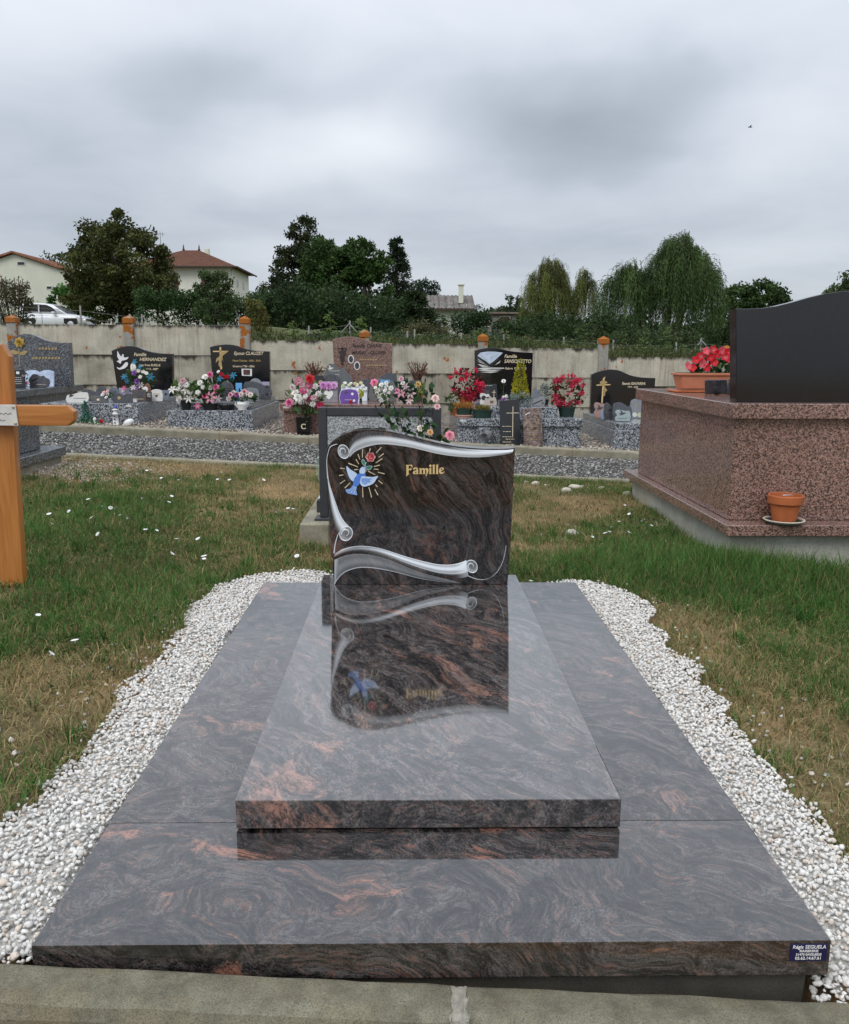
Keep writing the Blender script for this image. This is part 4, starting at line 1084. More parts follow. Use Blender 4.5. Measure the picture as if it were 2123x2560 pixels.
ng.n('ShaderNodeOutputMaterial', i={0: gb.outputs[0]})
plate('glass_pane', [(-.625, .27), (-.585, .16), (-.56, .155), (-.56, .40), (-.625, .37)], 3.9, 3.906, glassm, t, bev=0)

# rose bush growing between the two headstones
t = thing('rose_bush', 'leggy rose bush with pink and cream blooms behind the scroll headstone', 'rose bush', (0, 0, 0))
canes = []
ROSE = [(-.17, .80), (-.10, .70), (.02, .84), (.055, .66), (.12, .60), (-.02, .58), (.0, .70), (-.23, .62)]
for i, (x_, z_) in enumerate(ROSE):
    b_ = (-.02 + .05 * math.sin(i * 2.1), 3.05 + .05 * math.cos(i * 1.7), -.1)
    canes.append(([b_, (b_[0] * .5 + x_ * .5 + .02 * math.sin(i), 3.03, z_ * .45), (x_, 3.02 + .05 * math.sin(i * 3), z_)], [.007, .005, .003]))
tubes('canes', canes, M['twig'], t, 5)
P_ = []
for x_, z_ in ROSE:
    P_.append(pts_in(26, (x_, 3.02, z_ - .05), (.055, .06, .09)))
P_.append(pts_in(120, (.06, 3.05, .46), (.14, .1, .09)))
P_ = np.concatenate(P_)
leaf_mesh('foliage', P_, rng.uniform(.03, .055, len(P_)), tint(len(P_), (.030, .062, .022), .5), t, .65)
pk = (.72, .28, .36); cr = (.78, .72, .60)
for kd, c, c2, x_, z_, s_ in (('rose', pk, None, .155, .605, .026), ('rose', (.75, .45, .48), None, .095, .555, .02), ('rose', (.8, .66, .64), None, .115, .56, .018), ('rose', cr, None, .005, .64, .018), ('rose', (.68, .42, .20), None, .055, .62, .018), ('rose', (.75, .55, .52), None, .08, .79, .022), ('rose', (.75, .5, .5), None, .09, .75, .018)):
    blossom(t, kd, c, (x_, 2.97, z_), s_, toward=(.1, -1, .5))

# ------------------------------------------------------------------ tall pink granite tomb
t = thing('pink_tomb', 'tall pink granite tomb on a concrete base with a black headstone seen from behind', 'tomb', (0, 0, 0))
box('footing', (1.795, 3.30, 3.42, 5.62, -.45, .002), M['render'], t, bev=.004)
box('plinth', (1.74, 3.36, 3.345, 5.70, .0035, .066), M['pink'], t, bev=.004)
box('body', (1.802, 3.22, 3.50, 5.5, .0675, .654), M['pink'], t, bev=.003)
box('cover_slab', (1.765, 3.26, 3.452, 5.55, .6555, .742), M['pink'], t, bev=.004)
hp = [(1.838, .743), (1.800, 1.268), (1.86, 1.268), (1.95, 1.272), (2.03, 1.284), (2.12, 1.306), (2.21, 1.332), (2.30, 1.354), (2.40, 1.368), (2.52, 1.372), (2.66, 1.356), (2.80, 1.325), (2.95, 1.29), (3.08, 1.25), (3.04, .743)]
plate('headstone', hp, 3.60, 3.70, M['black'], t, bev=.004, seg=2)
t = thing('flower_trough', 'pale terracotta trough of red mandevilla flowers on the pink tomb', 'planter', (2.10, 4.92, .743))
bm = bmesh.new()
bmesh.ops.create_cube(bm, size=1)
for v in bm.verts:
    k_ = 1.0 if v.co.z > 0 else .88
    v.co = Vector((v.co.x * .42 * k_, v.co.y * .18 * k_, .02 + (v.co.z + .5) * .10))
bmesh.ops.bevel(bm, geom=bm.edges[:], offset=.006, segments=2, affect='EDGES')
bmo('trough', bm, M['terrapale'], t)
box('rim', (-.222, .222, -.10, .10, .118, .135), M['terrapale'], t, bev=.005, seg=2)
box('soil', (-.20, .20, -.08, .08, .130, .138), M['twig'], t, bev=0)
n_ = 240
P_ = pts_in(n_, (.05, 0, .18), (.17, .09, .075), .3)
leaf_mesh('foliage', P_, rng.uniform(.03, .06, n_), tint(n_, (.035, .085, .02), .5), t, .5)
rd = (.60, .010, .030)
for k_, (fx_, fz_) in enumerate(((-.155, .185), (-.125, .172), (-.10, .23), (-.07, .255), (-.035, .29), (0, .245), (.02, .30), (.05, .27), (.08, .295), (.11, .25), (.13, .285), (.145, .225), (-.05, .20), (-.02, .175), (.03, .21))):
    blossom(t, 'trumpet', rd if k_ % 4 else (.72, .10, .14), (fx_, -.09, fz_), .033, col2=(.70, .22, .24) if k_ % 3 == 0 else None)
tag(box('trough_saucer', (1.86, 2.33, 4.81, 5.04, .7435, .757), M['terra'], None, bev=.004), 'flat terracotta saucer under the trough of red flowers', 'saucer')
bpy.data.objects['flower_trough'].location.z = .745
t = plaque('grey plaque seen from behind with a black prop on the pink tomb', 2.035, 4.50, .744, .165, .103, 'lean', M['slate'], th=.014, tilt=-12)
box('prop', (-.008, .014, -.035, -.001, -.001, .03), M['blackpot'], t, bev=.001)
plaque('rounded dark plaque half hidden beside the black headstone', 2.125, 4.36, .744, .11, .145, 'dome', M['slate'], th=.02, tilt=-4)
t = thing('terracotta_pot', 'empty terracotta flower pot on the ledge of the pink tomb', 'pot', (2.086, 3.405, .083))
lathe('pot', [(0, .0), (.064, .0), (.083, .100), (.092, .100), (.0955, .104), (.098, .146), (.093, .150), (.086, .148), (.083, .10), (.066, .02), (0, .02)], M['terra'], t, seg=32, smooth=False)
tubes('wire_loop', [([(-.035, -.03, .14), (-.03, -.03, .152), (.02, -.03, .154), (.028, -.03, .142)], .003)], M['steel'], t, 6)
t = thing('saucer', 'round cream rimmed saucer under the terracotta pot', 'saucer', (2.086, 3.405, .0665))
lathe('dish', [(0, .0), (.085, 0), (.105, .016), (.100, .017), (.08, .005), (0, .005)], plain((.075, .066, .055), .6, .2, name='brown_clay'), t, seg=32)
lathe('rim', [(.1035, .0165), (.113, .022), (.113, .026), (.104, .026), (.1005, .0185)], plain((.62, .57, .47), .5, .08, name='cream_glaze'), t, seg=32)

# ------------------------------------------------------------------ row of graves along the wall
def stele(pts, y, mat, parent, th=.10):
    return plate('headstone', smooth_poly(pts, 3) if len(pts) > 6 else pts, y, y + th, mat, parent, bev=.004)
def wavestele(x0, x1, z0, zl, zp, zr, y, mat, parent, inset=.03, th=.10):
    w = x1 - x0
    top = smooth_poly([(x0, zl), (x0 + .10 * w, zl + (zp - zl) * .55), (x0 + .26 * w, zp), (x0 + .42 * w, zp - .01), (x0 + .60 * w, zr + (zp - zr) * .35), (x0 + .78 * w, zr + .008), (x1, zr)], 4)
    return plate('headstone', [(x0 + inset, z0)] + top + [(x1 - inset * .3, z0)], y, y + th, mat, parent, bev=.004)
def tagplate(parent, x, z, y): box('maker_tag', (x - .035, x + .035, y - .002, y + .0005, z - .012, z + .012), M['offwhite'], parent, bev=.0003)

# A: rose headstone, far left
t = thing('rose_headstone_grave', 'grey granite grave with a wavy headstone engraved with a yellow rose', 'grave', (0, 0, 0))
box('body', (-6.1, -4.99, 9.0, 11.5, -.1, .438), M['greydark'], t)
box('cover_slab', (-6.15, -4.93, 8.95, 11.6, .44, .53), M['greydark'], t, bev=.006)
hs = wavestele(-5.735, -4.86, .531, 1.129, 1.251, 1.133, 11.0, M['greydark'], t)
ye = 10.997
blossom(hs, 'rose', (.50, .33, .07), (-5.555, 10.985, 1.135), .075, toward=(0, -1, .05))
curve2d('rose_stem_engraving', [seg_poly(-5.575, 1.06, -5.585, .80, .008, .004), smooth_poly([(-5.58, 1.0), (-5.66, 1.03), (-5.70, 1.0), (-5.63, .965)], 3, True), smooth_poly([(-5.58, .98), (-5.50, 1.02), (-5.46, 1.01), (-5.51, .96)], 3, True)], ye, M['golddull'], hs)
for z_, x0, x1 in ((1.035, -5.30, -5.06), (.905, -5.40, -5.03)):
    curve2d('worn_inscription', [[(a, z_), (a + .03, z_ + .004), (a + .034, z_ + .03), (a + .004, z_ + .028)] for a in np.arange(x0, x1, .045)], ye, M['golddull'], hs)
# B: dove headstone
t = thing('dove_headstone_grave', 'grey granite grave with black wavy headstone showing a white dove over a hand', 'grave', (0, 0, 0))
box('plinth', (-4.52, -3.25, 8.72, 11.1, -.05, .128), M['grey'], t)
box('body', (-4.48, -3.31, 8.98, 10.95, .129, .40), M['grey'], t)
hs = wavestele(-4.205, -3.366, .401, 1.021, 1.09, .986, 10.78, M['black'], t, inset=.06)
tagplate(t, -3.42, .375, 8.979)
y_ = 10.777
Q = lambda x, y, ox=-4.205, oz=1.021: (ox + (x - 155) * .000695, oz - (y - 290) * .000695)
curve2d('white_dove', [[Q(*p) for p in smooth_poly([(280, 285), (300, 330), (330, 380), (355, 395), (370, 355), (390, 350), (400, 375), (395, 410), (440, 415), (495, 405), (460, 450), (400, 470), (350, 485), (325, 540), (290, 515), (250, 490), (300, 465), (270, 400)], 2, True)]], y_, M['white'], hs)
curve2d('white_hand', [[Q(*p) for p in smooth_poly([(250, 600), (290, 625), (340, 600), (390, 550), (430, 510), (470, 515), (470, 560), (430, 610), (370, 640), (300, 655), (260, 635)], 2, True)]], y_, M['white'], hs)
text('Famille', *Q(595, 385), y_, .062, M['goldpale'], hs, shear=.25, bold=.0012)
text('HERNANDEZ', *Q(705, 480), y_, .062, M['goldpale'], hs, shear=.25, bold=.0012)
text('Jean-Yves RUELLE', *Q(690, 583), y_, .040, M['goldpale'], hs, bold=.001)
text('1963 - 2009', *Q(820, 660), y_, .036, M['goldpale'], hs, bold=.001)
curve2d('photo_rim', [ell(-3.912, .80, .042, .06, 20)], y_, M['white'], hs)
curve2d('photo_medallion', [ell(-3.912, .80, .02, .034, 16)], y_ - .003, plain((.30, .16, .11), .5, .2), hs)
# C: cross headstone
t = thing('cross_headstone_grave', 'grey granite grave with black wavy headstone engraved with a golden cross', 'grave', (0, 0, 0))
box('plinth', (-3.00, -1.90, 8.68, 11.1, -.06, .095), M['grey'], t)
box('body', (-2.95, -1.93, 8.90, 10.98, .096, .329), M['grey'], t)
box('cover_slab', (-2.89, -1.985, 9.14, 10.95, .3305, .41), M['grey'], t)
hs = wavestele(-2.838, -2.014, .411, 1.083, 1.118, 1.026, 10.78, M['black'], t, inset=.03)
tagplate(t, -2.80, .375, 9.139)
Q = lambda x, y: (-2.838 + (x - 612) * .000957, 1.083 - (y - 190) * .000957)
curve2d('gold_cross', [[Q(*p) for p in ((752, 190), (775, 190), (775, 510), (752, 510))], [Q(*p) for p in ((655, 245), (880, 245), (865, 262), (655, 262))]], y_, M['gold'], hs)
curve2d('gold_figure', [[Q(*p) for p in smooth_poly([(775, 262), (880, 250), (800, 310), (790, 345), (800, 400), (780, 360), (775, 430), (785, 510), (762, 440), (745, 480), (728, 440), (738, 380), (705, 400), (690, 420), (705, 350), (740, 330)], 2, True)]], y_ - .003, M['golddull'], hs)
text('Epoux CLAUZET', *Q(955, 300), y_, .062, M['goldpale'], hs, shear=.25, bold=.0012, sx=.92)
text('Marie-Thérèse  1930 - 2010', *Q(935, 397), y_, .036, M['golddull'], hs, bold=.0008, sx=.95)
text('Georges 1924 - 2016', *Q(935, 478), y_, .038, M['goldpale'], hs, bold=.0012, sx=.92)
curve2d('photo_frame', [[Q(*p) for p in ((1060, 500), (1212, 502), (1208, 606), (1062, 600))]], y_, M['white'], hs)
curve2d('photo', [[Q(*p) for p in ((1085, 512), (1185, 514), (1180, 590), (1088, 586))]], y_ - .003, plain((.10, .035, .03), .5, .5, scale=12), hs)
# D: pink double grave
t = thing('pink_wall_grave', 'wide pink granite grave with a pink headstone and two oval photographs', 'grave', (0, 0, 0))
box('plinth', (-1.62, .16, 8.62, 11.1, -.06, .035), M['pink'], t)
box('body', (-1.545, .08, 8.80, 10.98, .036, .33), M['pink'], t)
box('cover_slab', (-1.58, .115, 8.765, 11.0, .3315, .415), M['pink'], t)
hs = wavestele(-1.135, -.30, .416, 1.193, 1.233, 1.145, 10.78, M['pink'], t, inset=.035)
tagplate(t, -1.51, .378, 8.764)
Q = lambda x, y: (-1.135 + (x - 590) * .001347, 1.193 - (y - 125) * .001347)
dk = plain((.035, .022, .02), .6, .2, name='dark_paint')
text('Famille CARNE', *Q(795, 205), y_, .070, dk, hs, shear=.2, bold=.001, sx=.9)
text('MARSAT - OLLIVIER', *Q(790, 272), y_, .062, dk, hs, shear=.2, bold=.001, sx=.88)
curve2d('worn_inscription', [[Q(a, b) for a, b in ((x0, z_), (x0 + 20, z_), (x0 + 20, z_ + 13), (x0, z_ + 13))] for z_, a0, a1 in ((322, 870, 1050), (380, 935, 1150)) for x0 in range(a0, a1, 27)], y_, M['golddull'], hs)
curve2d('carved_calvary', [[Q(*p) for p in ((683, 205), (700, 205), (700, 390), (683, 390))], [Q(*p) for p in ((640, 213), (742, 213), (742, 226), (640, 226))]], y_, dk, hs)
curve2d('carved_vine', [[Q(*p) for p in smooth_poly([(645, 250), (690, 240), (735, 232), (720, 270), (745, 265), (710, 300), (720, 350), (700, 345), (690, 390), (670, 340), (660, 300), (675, 280)], 2, True)]], y_ - .003, dk, hs)
for cx_, cz_ in ((780, 325), (842, 392)):
    a, b = Q(cx_, cz_)
    curve2d('photo_rim', [ell(a, b, .043, .060, 20)], y_, M['white'], hs)
    curve2d('photo', [ell(a, b, .030, .046, 18)], y_ - .003, plain((.06, .065, .075), .4, .6, scale=25), hs)
# E: valley headstone
t = thing('valley_headstone_grave', 'grey granite grave with black headstone etched with a snowy valley', 'grave', (0, 0, 0))
box('plinth', (.46, 2.03, 8.52, 11.0, -.22, -.088), M['grey'], t)
box('body', (.515, 1.97, 8.75, 10.9, -.087, .163), M['grey'], t)
box('cover_slab', (.50, 1.99, 8.715, 10.95, .1645, .255), M['grey'], t)
box('upper_slab', (.66, 1.735, 9.0, 10.9, .2565, .375), M['grey'], t)
hs = wavestele(.842, 1.655, .3765, 1.047, 1.089, 1.024, 10.68, M['black'], t, inset=.02)
tagplate(t, .57, .232, 8.714)
y_ = 10.677
Q = lambda x, y: (.842 + (x - 420) * .001282, 1.047 - (y - 160) * .001282)
ice = plain((.48, .56, .66), .5, .25, scale=18, name='etched_sky')
curve2d('etched_sky', [[Q(*p) for p in ((452, 215), (480, 180), (560, 168), (640, 168), (728, 180), (690, 215), (640, 262), (585, 303), (545, 270), (500, 245))]], y_, ice, hs)
curve2d('etched_slope', [[Q(*p) for p in (a, b, c_)] for a, b, c_ in (((450, 240), (540, 300), (470, 262)), ((445, 262), (575, 318), (480, 285)), ((455, 300), (590, 330), (500, 330)), ((690, 235), (610, 305), (660, 262)), ((705, 262), (640, 312), (690, 290)))], y_, M['offwhite'], hs)
curve2d('etched_river', [[Q(*p) for p in q] for q in (((450, 352), (520, 338), (740, 340), (750, 350), (600, 352), (520, 362)), ((455, 372), (540, 360), (720, 362), (640, 374), (560, 376)), ((480, 388), (600, 380), (690, 382), (600, 396)))], y_, M['offwhite'], hs)
text('Famille', *Q(742, 233), y_, .062, M['goldpale'], hs, shear=.25, bold=.0012)
text('SANSONETTO', *Q(742, 287), y_, .066, M['goldpale'], hs, shear=.25, bold=.0014, sx=.87)
text('Robert  1933 - 2010', *Q(757, 358), y_, .042, M['goldpale'], hs, bold=.0012, sx=.84)
# F: plain black headstone, right
t = thing('plain_headstone_grave', 'low grey granite grave with plain black headstone bearing a gold cross with rose', 'grave', (0, 0, 0))
box('plinth', (2.36, 3.55, 8.62, 10.9, -.30, -.165), M['grey'], t)
box('body', (2.385, 3.5, 8.84, 10.85, -.164, .112), M['grey'], t)
box('cover_slab', (2.41, 3.48, 8.87, 10.8, .1135, .195), M['grey'], t)
hs = wavestele(2.47, 3.36, .196, .734, .798, .685, 10.6, M['black'], t, inset=.005)
y_ = 10.597
Q = lambda x, y: (2.47 + (x - 262) * .000832, .734 - (y - 298) * .000832)
curve2d('gold_cross', [[Q(*p) for p in ((438, 780), (450, 365), (490, 335), (478, 380), (462, 780))], [Q(*p) for p in ((345, 470), (350, 488), (575, 478), (582, 460))]], y_, M['gold'], hs)
curve2d('gold_rose', [[Q(*p) for p in smooth_poly([(400, 430), (440, 400), (500, 410), (530, 440), (490, 460), (495, 520), (530, 560), (500, 590), (495, 650), (470, 655), (480, 580), (465, 500), (410, 455)], 2, True)]], y_ - .003, M['golddull'], hs)
text('Benoit GIAVARINI', *Q(778, 470), y_, .052, M['goldpale'], hs, bold=.0012, sx=.80)
text('1979 - 2003', *Q(868, 522), y_, .036, M['goldpale'], hs, bold=.0005, sx=.85)
# ------------------------------------------------------------------ what stands on the graves along the wall
SL, BK, MB, WH = M['slate'], M['black'], M['marble'], M['offwhite']
lav = plain((.30, .27, .36), .45, .2, name='lavender_stone'); sky = plain((.42, .50, .66), .45, .35, scale=9, name='printed_sky'); roseS = plain((.34, .22, .20), .5, .15, name='rose_stone')
portr = plain((.14, .085, .06), .5, .5, scale=40, name='printed_photo'); purp = plain((.13, .055, .33), .4, .15, name='purple_glaze'); bl = plain((.10, .33, .62), .4, .15, name='blue_card')
GD, GP = M['golddull'], M['goldpale']
wht = (.78, .76, .72); pnk = (.70, .28, .40); ppk = (.76, .52, .54); crim = (.52, .02, .05); vio = (.26, .09, .36); brd = (.60, .02, .03); mag = (.62, .10, .26); tq = (.02, .20, .34)
# on the rose headstone grave
plaque('black plaque with white lettering beside the wooden cross', -5.27, 10.2, .532, .19, .245, 'lean', BK, marks=(('lines', WH, 0, .55, .6, 4), ('card', M['white'], 0, .82, .04)))
plaque('open book plaque printed with blue sky', -5.17, 10.62, .532, .39, .235, 'book', sky, th=.03, tilt=14)
plaque('slate plaque shaped like a rock with a fishing boat', -5.075, 10.4, .532, .28, .18, 'rock', SL, marks=(('bar', BK, -.2, .6, .09), ('lines', GP, .1, .2, .5, 1)))
bouquet('bouquet', 'little pink and white bunch between two plaques on the rose grave', (-5.23, 10.32, .532), .16, .22, spray([('rose', ppk, None), ('rose', wht, None), ('rose', pnk, None)], 7, .15, .20, .026), nleaf=60, leaf=.04)
# on the dove grave
plaque('white plaque with a dark rose, first on the dove grave', -4.08, 9.12, .401, .25, .13, 'wave2', WH, marks=(('bird', BK, -.3, .65, .07), ('lines', SL, .12, .4, .6, 1)))
plaque('slate plaque with wavy top behind the white one', -4.06, 9.5, .401, .23, .15, 'wave', SL, marks=(('lines', GD, .2, .4, .4, 3),))
plaque('tall slate dome plaque at the back of the dove grave', -4.05, 9.85, .401, .14, .175, 'dome', SL)
plaque('dark plaque with small lit window motif', -3.82, 9.15, .401, .19, .085, 'rect', SL, tilt=15, marks=(('card', GP, -.12, .45, .03),))
t = bouquet('flower_pot', 'tiny white pot with an angel figurine and white flowers', (-3.74, 9.22, .401), .12, .14, spray([('ball', wht, None), ('ball', ppk, None)], 5, .10, .12, .026), nleaf=40, leaf=.035, pot=('round', .032, .05, M['white']), z0=.04)
plaque('blue grey dome plaque half hidden on the dove grave', -3.918, 9.92, .401, .137, .155, 'dome', plain((.10, .125, .16), .4, .2), marks=(('disc', SL, .1, .5, .035),))
plaque('lavender plaque with white pattern below the big bouquet', -3.79, 10.02, .401, .19, .145, 'rect', lav, marks=(('bird', WH, -.2, .7, .07), ('lines', WH, .1, .4, .6, 1)))
plaque('dark double dome plaque in front on the dove grave', -3.555, 9.2, .401, .245, .115, 'two', SL, th=.03, marks=(('disc', GD, -.2, .5, .02),))
t = thing('lantern', 'small glass lantern at the front edge of the dove grave', 'lantern', (-3.369, 9.08, .401))
box('base', (-.024, .024, -.024, .024, 0, .01), M['darkmetal'], t, bev=.001); box('glass', (-.02, .02, -.02, .02, .0105, .058), WH, t, bev=.002); lathe('lid', [(.026, .0585), (.012, .072), (.006, .08), (0, .08)], M['darkmetal'], t, seg=8)
plaque('brown plaque with an engraved portrait', -3.425, 9.4, .401, .17, .15, 'rect', plain((.075, .062, .058), .35, .2), marks=(('disc', SL, .1, .65, .035), ('lines', GP, .1, .2, .6, 1)))
plaque('narrow black plaque with white lines next to the portrait', -3.308, 9.42, .401, .062, .125, 'rect', BK, marks=(('lines', WH, 0, .8, .8, 4),))
plaque('white arched plaque with faint lettering', -3.238, 9.5, .401, .14, .152, 'arch', WH, marks=(('lines', GD, 0, .6, .7, 2), ('disc', SL, .0, .45, .016)))
plaque('grey blue plaque at the corner under the black headstone', -3.19, 9.72, .401, .097, .13, 'rect', plain((.15, .165, .20), .4, .2), marks=(('bird', BK, .1, .6, .05),))
t = thing('horse_figurine', 'brown and white horse head figurine behind the arched plaque', 'figurine', (-3.45, 9.8, .401))
plate('body', smooth_poly([(-.06, 0), (.05, 0), (.058, .10), (.05, .17), (.03, .21), (.0, .205), (-.02, .175), (-.06, .16), (-.055, .135), (-.01, .12), (-.03, .06)], 2, True), -.02, .02, plain((.20, .075, .035), .5, .2), t, bev=.006)
curve2d('blaze', [smooth_poly([(-.05, .15), (0, .175), (.03, .14), (.0, .10), (-.02, .13)], 2, True)], -.021, M['white'], t)
fl = [('daisy', wht, None, -.06, .33, .035), ('daisy', wht, None, .06, .27, .03), ('daisy', wht, None, .11, .25, .03), ('ball', vio, None, -.05, .25, .045), ('ball', vio, None, -.01, .14, .05), ('lily', wht, None, .02, .09, .055), ('lily', wht, None, -.08, .06, .05), ('lily', vio, None, -.03, .05, .05), ('lily', mag, None, -.20, .05, .045), ('daisy', wht, None, .02, .20, .03), ('lily', tq, (.05, .35, .55), -.04, .39, .05), ('lily', tq, (.05, .35, .55), .03, .33, .045), ('lily', tq, (.05, .35, .55), -.18, .20, .05), ('lily', tq, (.05, .35, .55), -.15, .15, .045), ('lily', tq, (.03, .22, .35), .16, .20, .06), ('daisy', wht, None, -.07, .29, .032), ('daisy', wht, None, .0, .28, .03)]
bouquet('bouquet', 'big artificial bouquet of white purple and blue flowers before the dove headstone', (-3.60, 10.05, .49), .36, .36, fl, nleaf=150, leaf=.07, pot=None, depth=.09)
t = thing('vase', 'dark vase carrying the big blue and white bouquet', 'vase', (-3.60, 10.05, .401))
lathe('body', [(0, 0), (.05, 0), (.065, .05), (.05, .10), (.045, .10), (0, .085)], M['blackpot'], t)
# on its plinth
t = thing('lighthouse_figurine', 'white toy lighthouse with a blue cap before the dove grave', 'figurine', (-3.546, 8.87, .129))
lathe('tower', [(0, 0), (.046, 0), (.046, .012), (.036, .014), (.026, .15), (.034, .152), (.034, .165), (.022, .166), (.022, .20), (0, .20)], M['white'], t, seg=14)
lathe('gallery', [(.024, .201), (.036, .201), (.036, .212), (.018, .213), (.018, .23), (0, .23)], M['white'], t, seg=14)
lathe('cap', [(.026, .231), (.022, .245), (.006, .262), (0, .262)], plain((.02, .05, .30), .4, .1), t, seg=14)
for z_ in (.05, .09, .125): box('window', (-.007, .007, -.046, -.030, z_, z_ + .016), SL, t, bev=0)
t = thing('rugby_ball', 'white stone rugby ball on a small stand before the dove grave', 'ball', (-3.397, 8.87, .129))
o_ = lathe('ball', [(0, -.068), (.014, -.064), (.03, -.048), (.039, -.022), (.042, 0), (.039, .022), (.03, .048), (.014, .064), (0, .068)], M['white'], t, seg=18); o_.rotation_euler = (0, R(62), 0); o_.location = (0, 0, .055)
box('stand', (-.005, .045, -.02, .02, 0, .022), M['offwhite'], t, bev=.003)
t = thing('planted_dish', 'black oval dish with artificial conifer and red rose before the dove grave', 'dish', (-3.85, 8.88, .129))
lathe('dish', [(0, 0), (.14, 0), (.19, .03), (.195, .035), (.18, .035), (0, .028)], M['blackpot'], t, seg=28, sy=.45)
n_ = 220
zz_ = rng.random(n_) ** 1.3
P_ = np.stack([-.05 + rng.normal(size=n_) * .045 * (1.05 - zz_), rng.normal(size=n_) * .035 * (1.05 - zz_), .05 + zz_ * .24], 1)
leaf_mesh('foliage', P_, np.full(n_, .04), tint(n_, (.035, .15, .095), .4), t, .3, up=np.tile([0, -.1, 1.], (n_, 1)))
n_ = 90
P_ = np.stack([rng.uniform(-.17, .15, n_), rng.uniform(-.06, .04, n_), rng.uniform(.03, .07, n_)], 1)
leaf_mesh('foliage', P_, rng.uniform(.03, .06, n_), tint(n_, (.05, .20, .05), .5), t, .5)
blossom(t, 'rose', crim, (.145, -.05, .075), .03); blossom(t, 'ball', wht, (.07, -.05, .10), .022)
lathe('angel', [(0, .03), (.022, .03), (.018, .06), (.010, .08), (.016, .095), (.012, .115), (0, .12)], M['white'], t, seg=10, cx=.062, cy=-.03)
t = thing('white_shell', 'white shell shaped stone beside the planted dish', 'stone', (-4.076, 8.86, .129))
lathe('body', [(0, 0), (.03, .004), (.034, .03), (.024, .055), (.01, .066), (0, .068)], M['white'], t, seg=12)
tag(box('white_box', (-4.315, -4.155, 8.80, 8.93, .129, .166), M['offwhite'], None, bev=.004), 'flat off white box on the plinth near the cross arm', 'box')
# on the cross headstone grave
mixA = [('lily', wht, ppk), ('ball', ppk, wht), ('lily', wht, ppk), ('ball', wht, None)]
fl = [('ball', pnk, ppk, 0, .245, .05), ('ball', ppk, wht, -.03, .20, .045), ('ball', wht, None, .03, .20, .045), ('lily', wht, None, -.125, .14, .06), ('ball', wht, None, -.07, .15, .035), ('lily', wht, None, .03, .13, .065), ('ball', ppk, wht, .075, .11, .04), ('ball', ppk, wht, -.05, .03, .05), ('lily', wht, None, .05, .03, .06), ('lily', mag, ppk, .16, -.05, .05)]
bouquet('potted_bouquet', 'white lilies and pink carnations in a black pot, first on the cross grave', (-2.74, 9.0, .330), .31, .29, fl, green=(.08, .14, .04), nleaf=110, leaf=.075, pot=('round', .068, .112, M['blackpot']), z0=.10)
fl = [('rose', mag, pnk, .04, .36, .045), ('ball', wht, None, -.02, .33, .048), ('ball', wht, None, -.09, .26, .045), ('ball', wht, None, .03, .20, .045), ('rose', mag, pnk, .095, .21, .045), ('ball', wht, None, -.12, .15, .04), ('lily', pnk, ppk, .04, .09, .085), ('rose', crim, mag, -.04, .11, .04), ('lily', ppk, wht, .11, .08, .05), ('ball', wht, None, -.06, .21, .035), ('rose', mag, pnk, .085, .155, .035)]
bouquet('potted_bouquet', 'tall pink lily bouquet in a low black pot, middle of the cross grave', (-2.455, 9.0, .330), .29, .36, fl, nleaf=150, leaf=.085, pot=('oval', .098, .075, M['blackpot']), z0=.06)
fl = [('rose', mag, ppk, -.12, .10, .036), ('rose', ppk, wht, -.08, .12, .036), ('rose', mag, vio, -.045, .10, .036), ('rose', ppk, wht, .01, .105, .034), ('rose', mag, ppk, .04, .135, .038), ('rose', wht, ppk, .085, .115, .036), ('rose', ppk, wht, .12, .10, .036), ('rose', ppk, wht, -.145, .05, .034), ('rose', wht, None, .0, .07, .03)]
bouquet('potted_bouquet', 'pink and cream roses in a white bowl on the cross grave', (-2.065, 8.98, .330), .33, .15, fl, nleaf=120, leaf=.06, pot=('bowl', .092, .10, M['white']), z0=.085)
tag(lathe('black_bowl', [(0, .0), (.07, 0), (.095, .05), (.1, .07), (.09, .07), (0, .055)], M['blackpot'], None, seg=22, cx=-2.26, cy=9.03, cz=.330), 'empty black bowl behind the white rose bowl', 'bowl')
plaque('dark plaque with ridged lines behind the lily bouquet', -2.37, 9.55, .411, .173, .245, 'dome', SL, marks=(('lines', BK, 0, .6, .8, 4),))
plaque('small card plaque in blue and yellow on the cross grave', -2.23, 9.62, .411, .08, .22, 'rect', bl, th=.01, marks=(('card', plain((.55, .45, .06), .5, .1), 0, .35, .075),))
plaque('grey plaque with a small dark portrait behind the rose bowl', -2.04, 9.4, .411, .19, .17, 'arch', plain((.17, .18, .20), .35, .2), marks=(('card', portr, .25, .5, .05),))
plaque('widest slate plaque on the cross grave with two dark panels', -2.04, 9.85, .411, .34, .235, 'wave', SL, th=.03, marks=(('card', BK, .38, .3, .04), ('card', BK, .38, .7, .04)))
plaque('pale lavender plaque at the corner of the cross grave', -1.97, 10.1, .411, .10, .22, 'rect', lav, marks=(('lines', SL, 0, .75, .7, 2),))
plaque('grey domed plaque at the foot of the cross headstone', -2.14, 10.3, .411, .18, .26, 'dome', plain((.20, .22, .23), .4, .2))
bouquet('bouquet', 'red and teal artificial bunch leaning on the cross headstone', (-2.55, 10.45, .46), .28, .32, [('rose', crim, brd, -.03, .22, .035), ('rose', crim, brd, .03, .23, .03), ('ball', wht, None, -.09, .29, .03), ('rose', brd, crim, -.05, .26, .03), ('lily', tq, tq, .11, .24, .06), ('lily', tq, tq, -.07, .20, .06), ('ball', wht, None, .02, .15, .025)], green=(.03, .09, .06), nleaf=70, leaf=.06)
t = thing('vase', 'dark vase holding the red and teal bunch', 'vase', (-2.55, 10.45, .411)); lathe('body', [(0, 0), (.035, 0), (.045, .06), (.04, .06), (0, .05)], M['blackpot'], t)
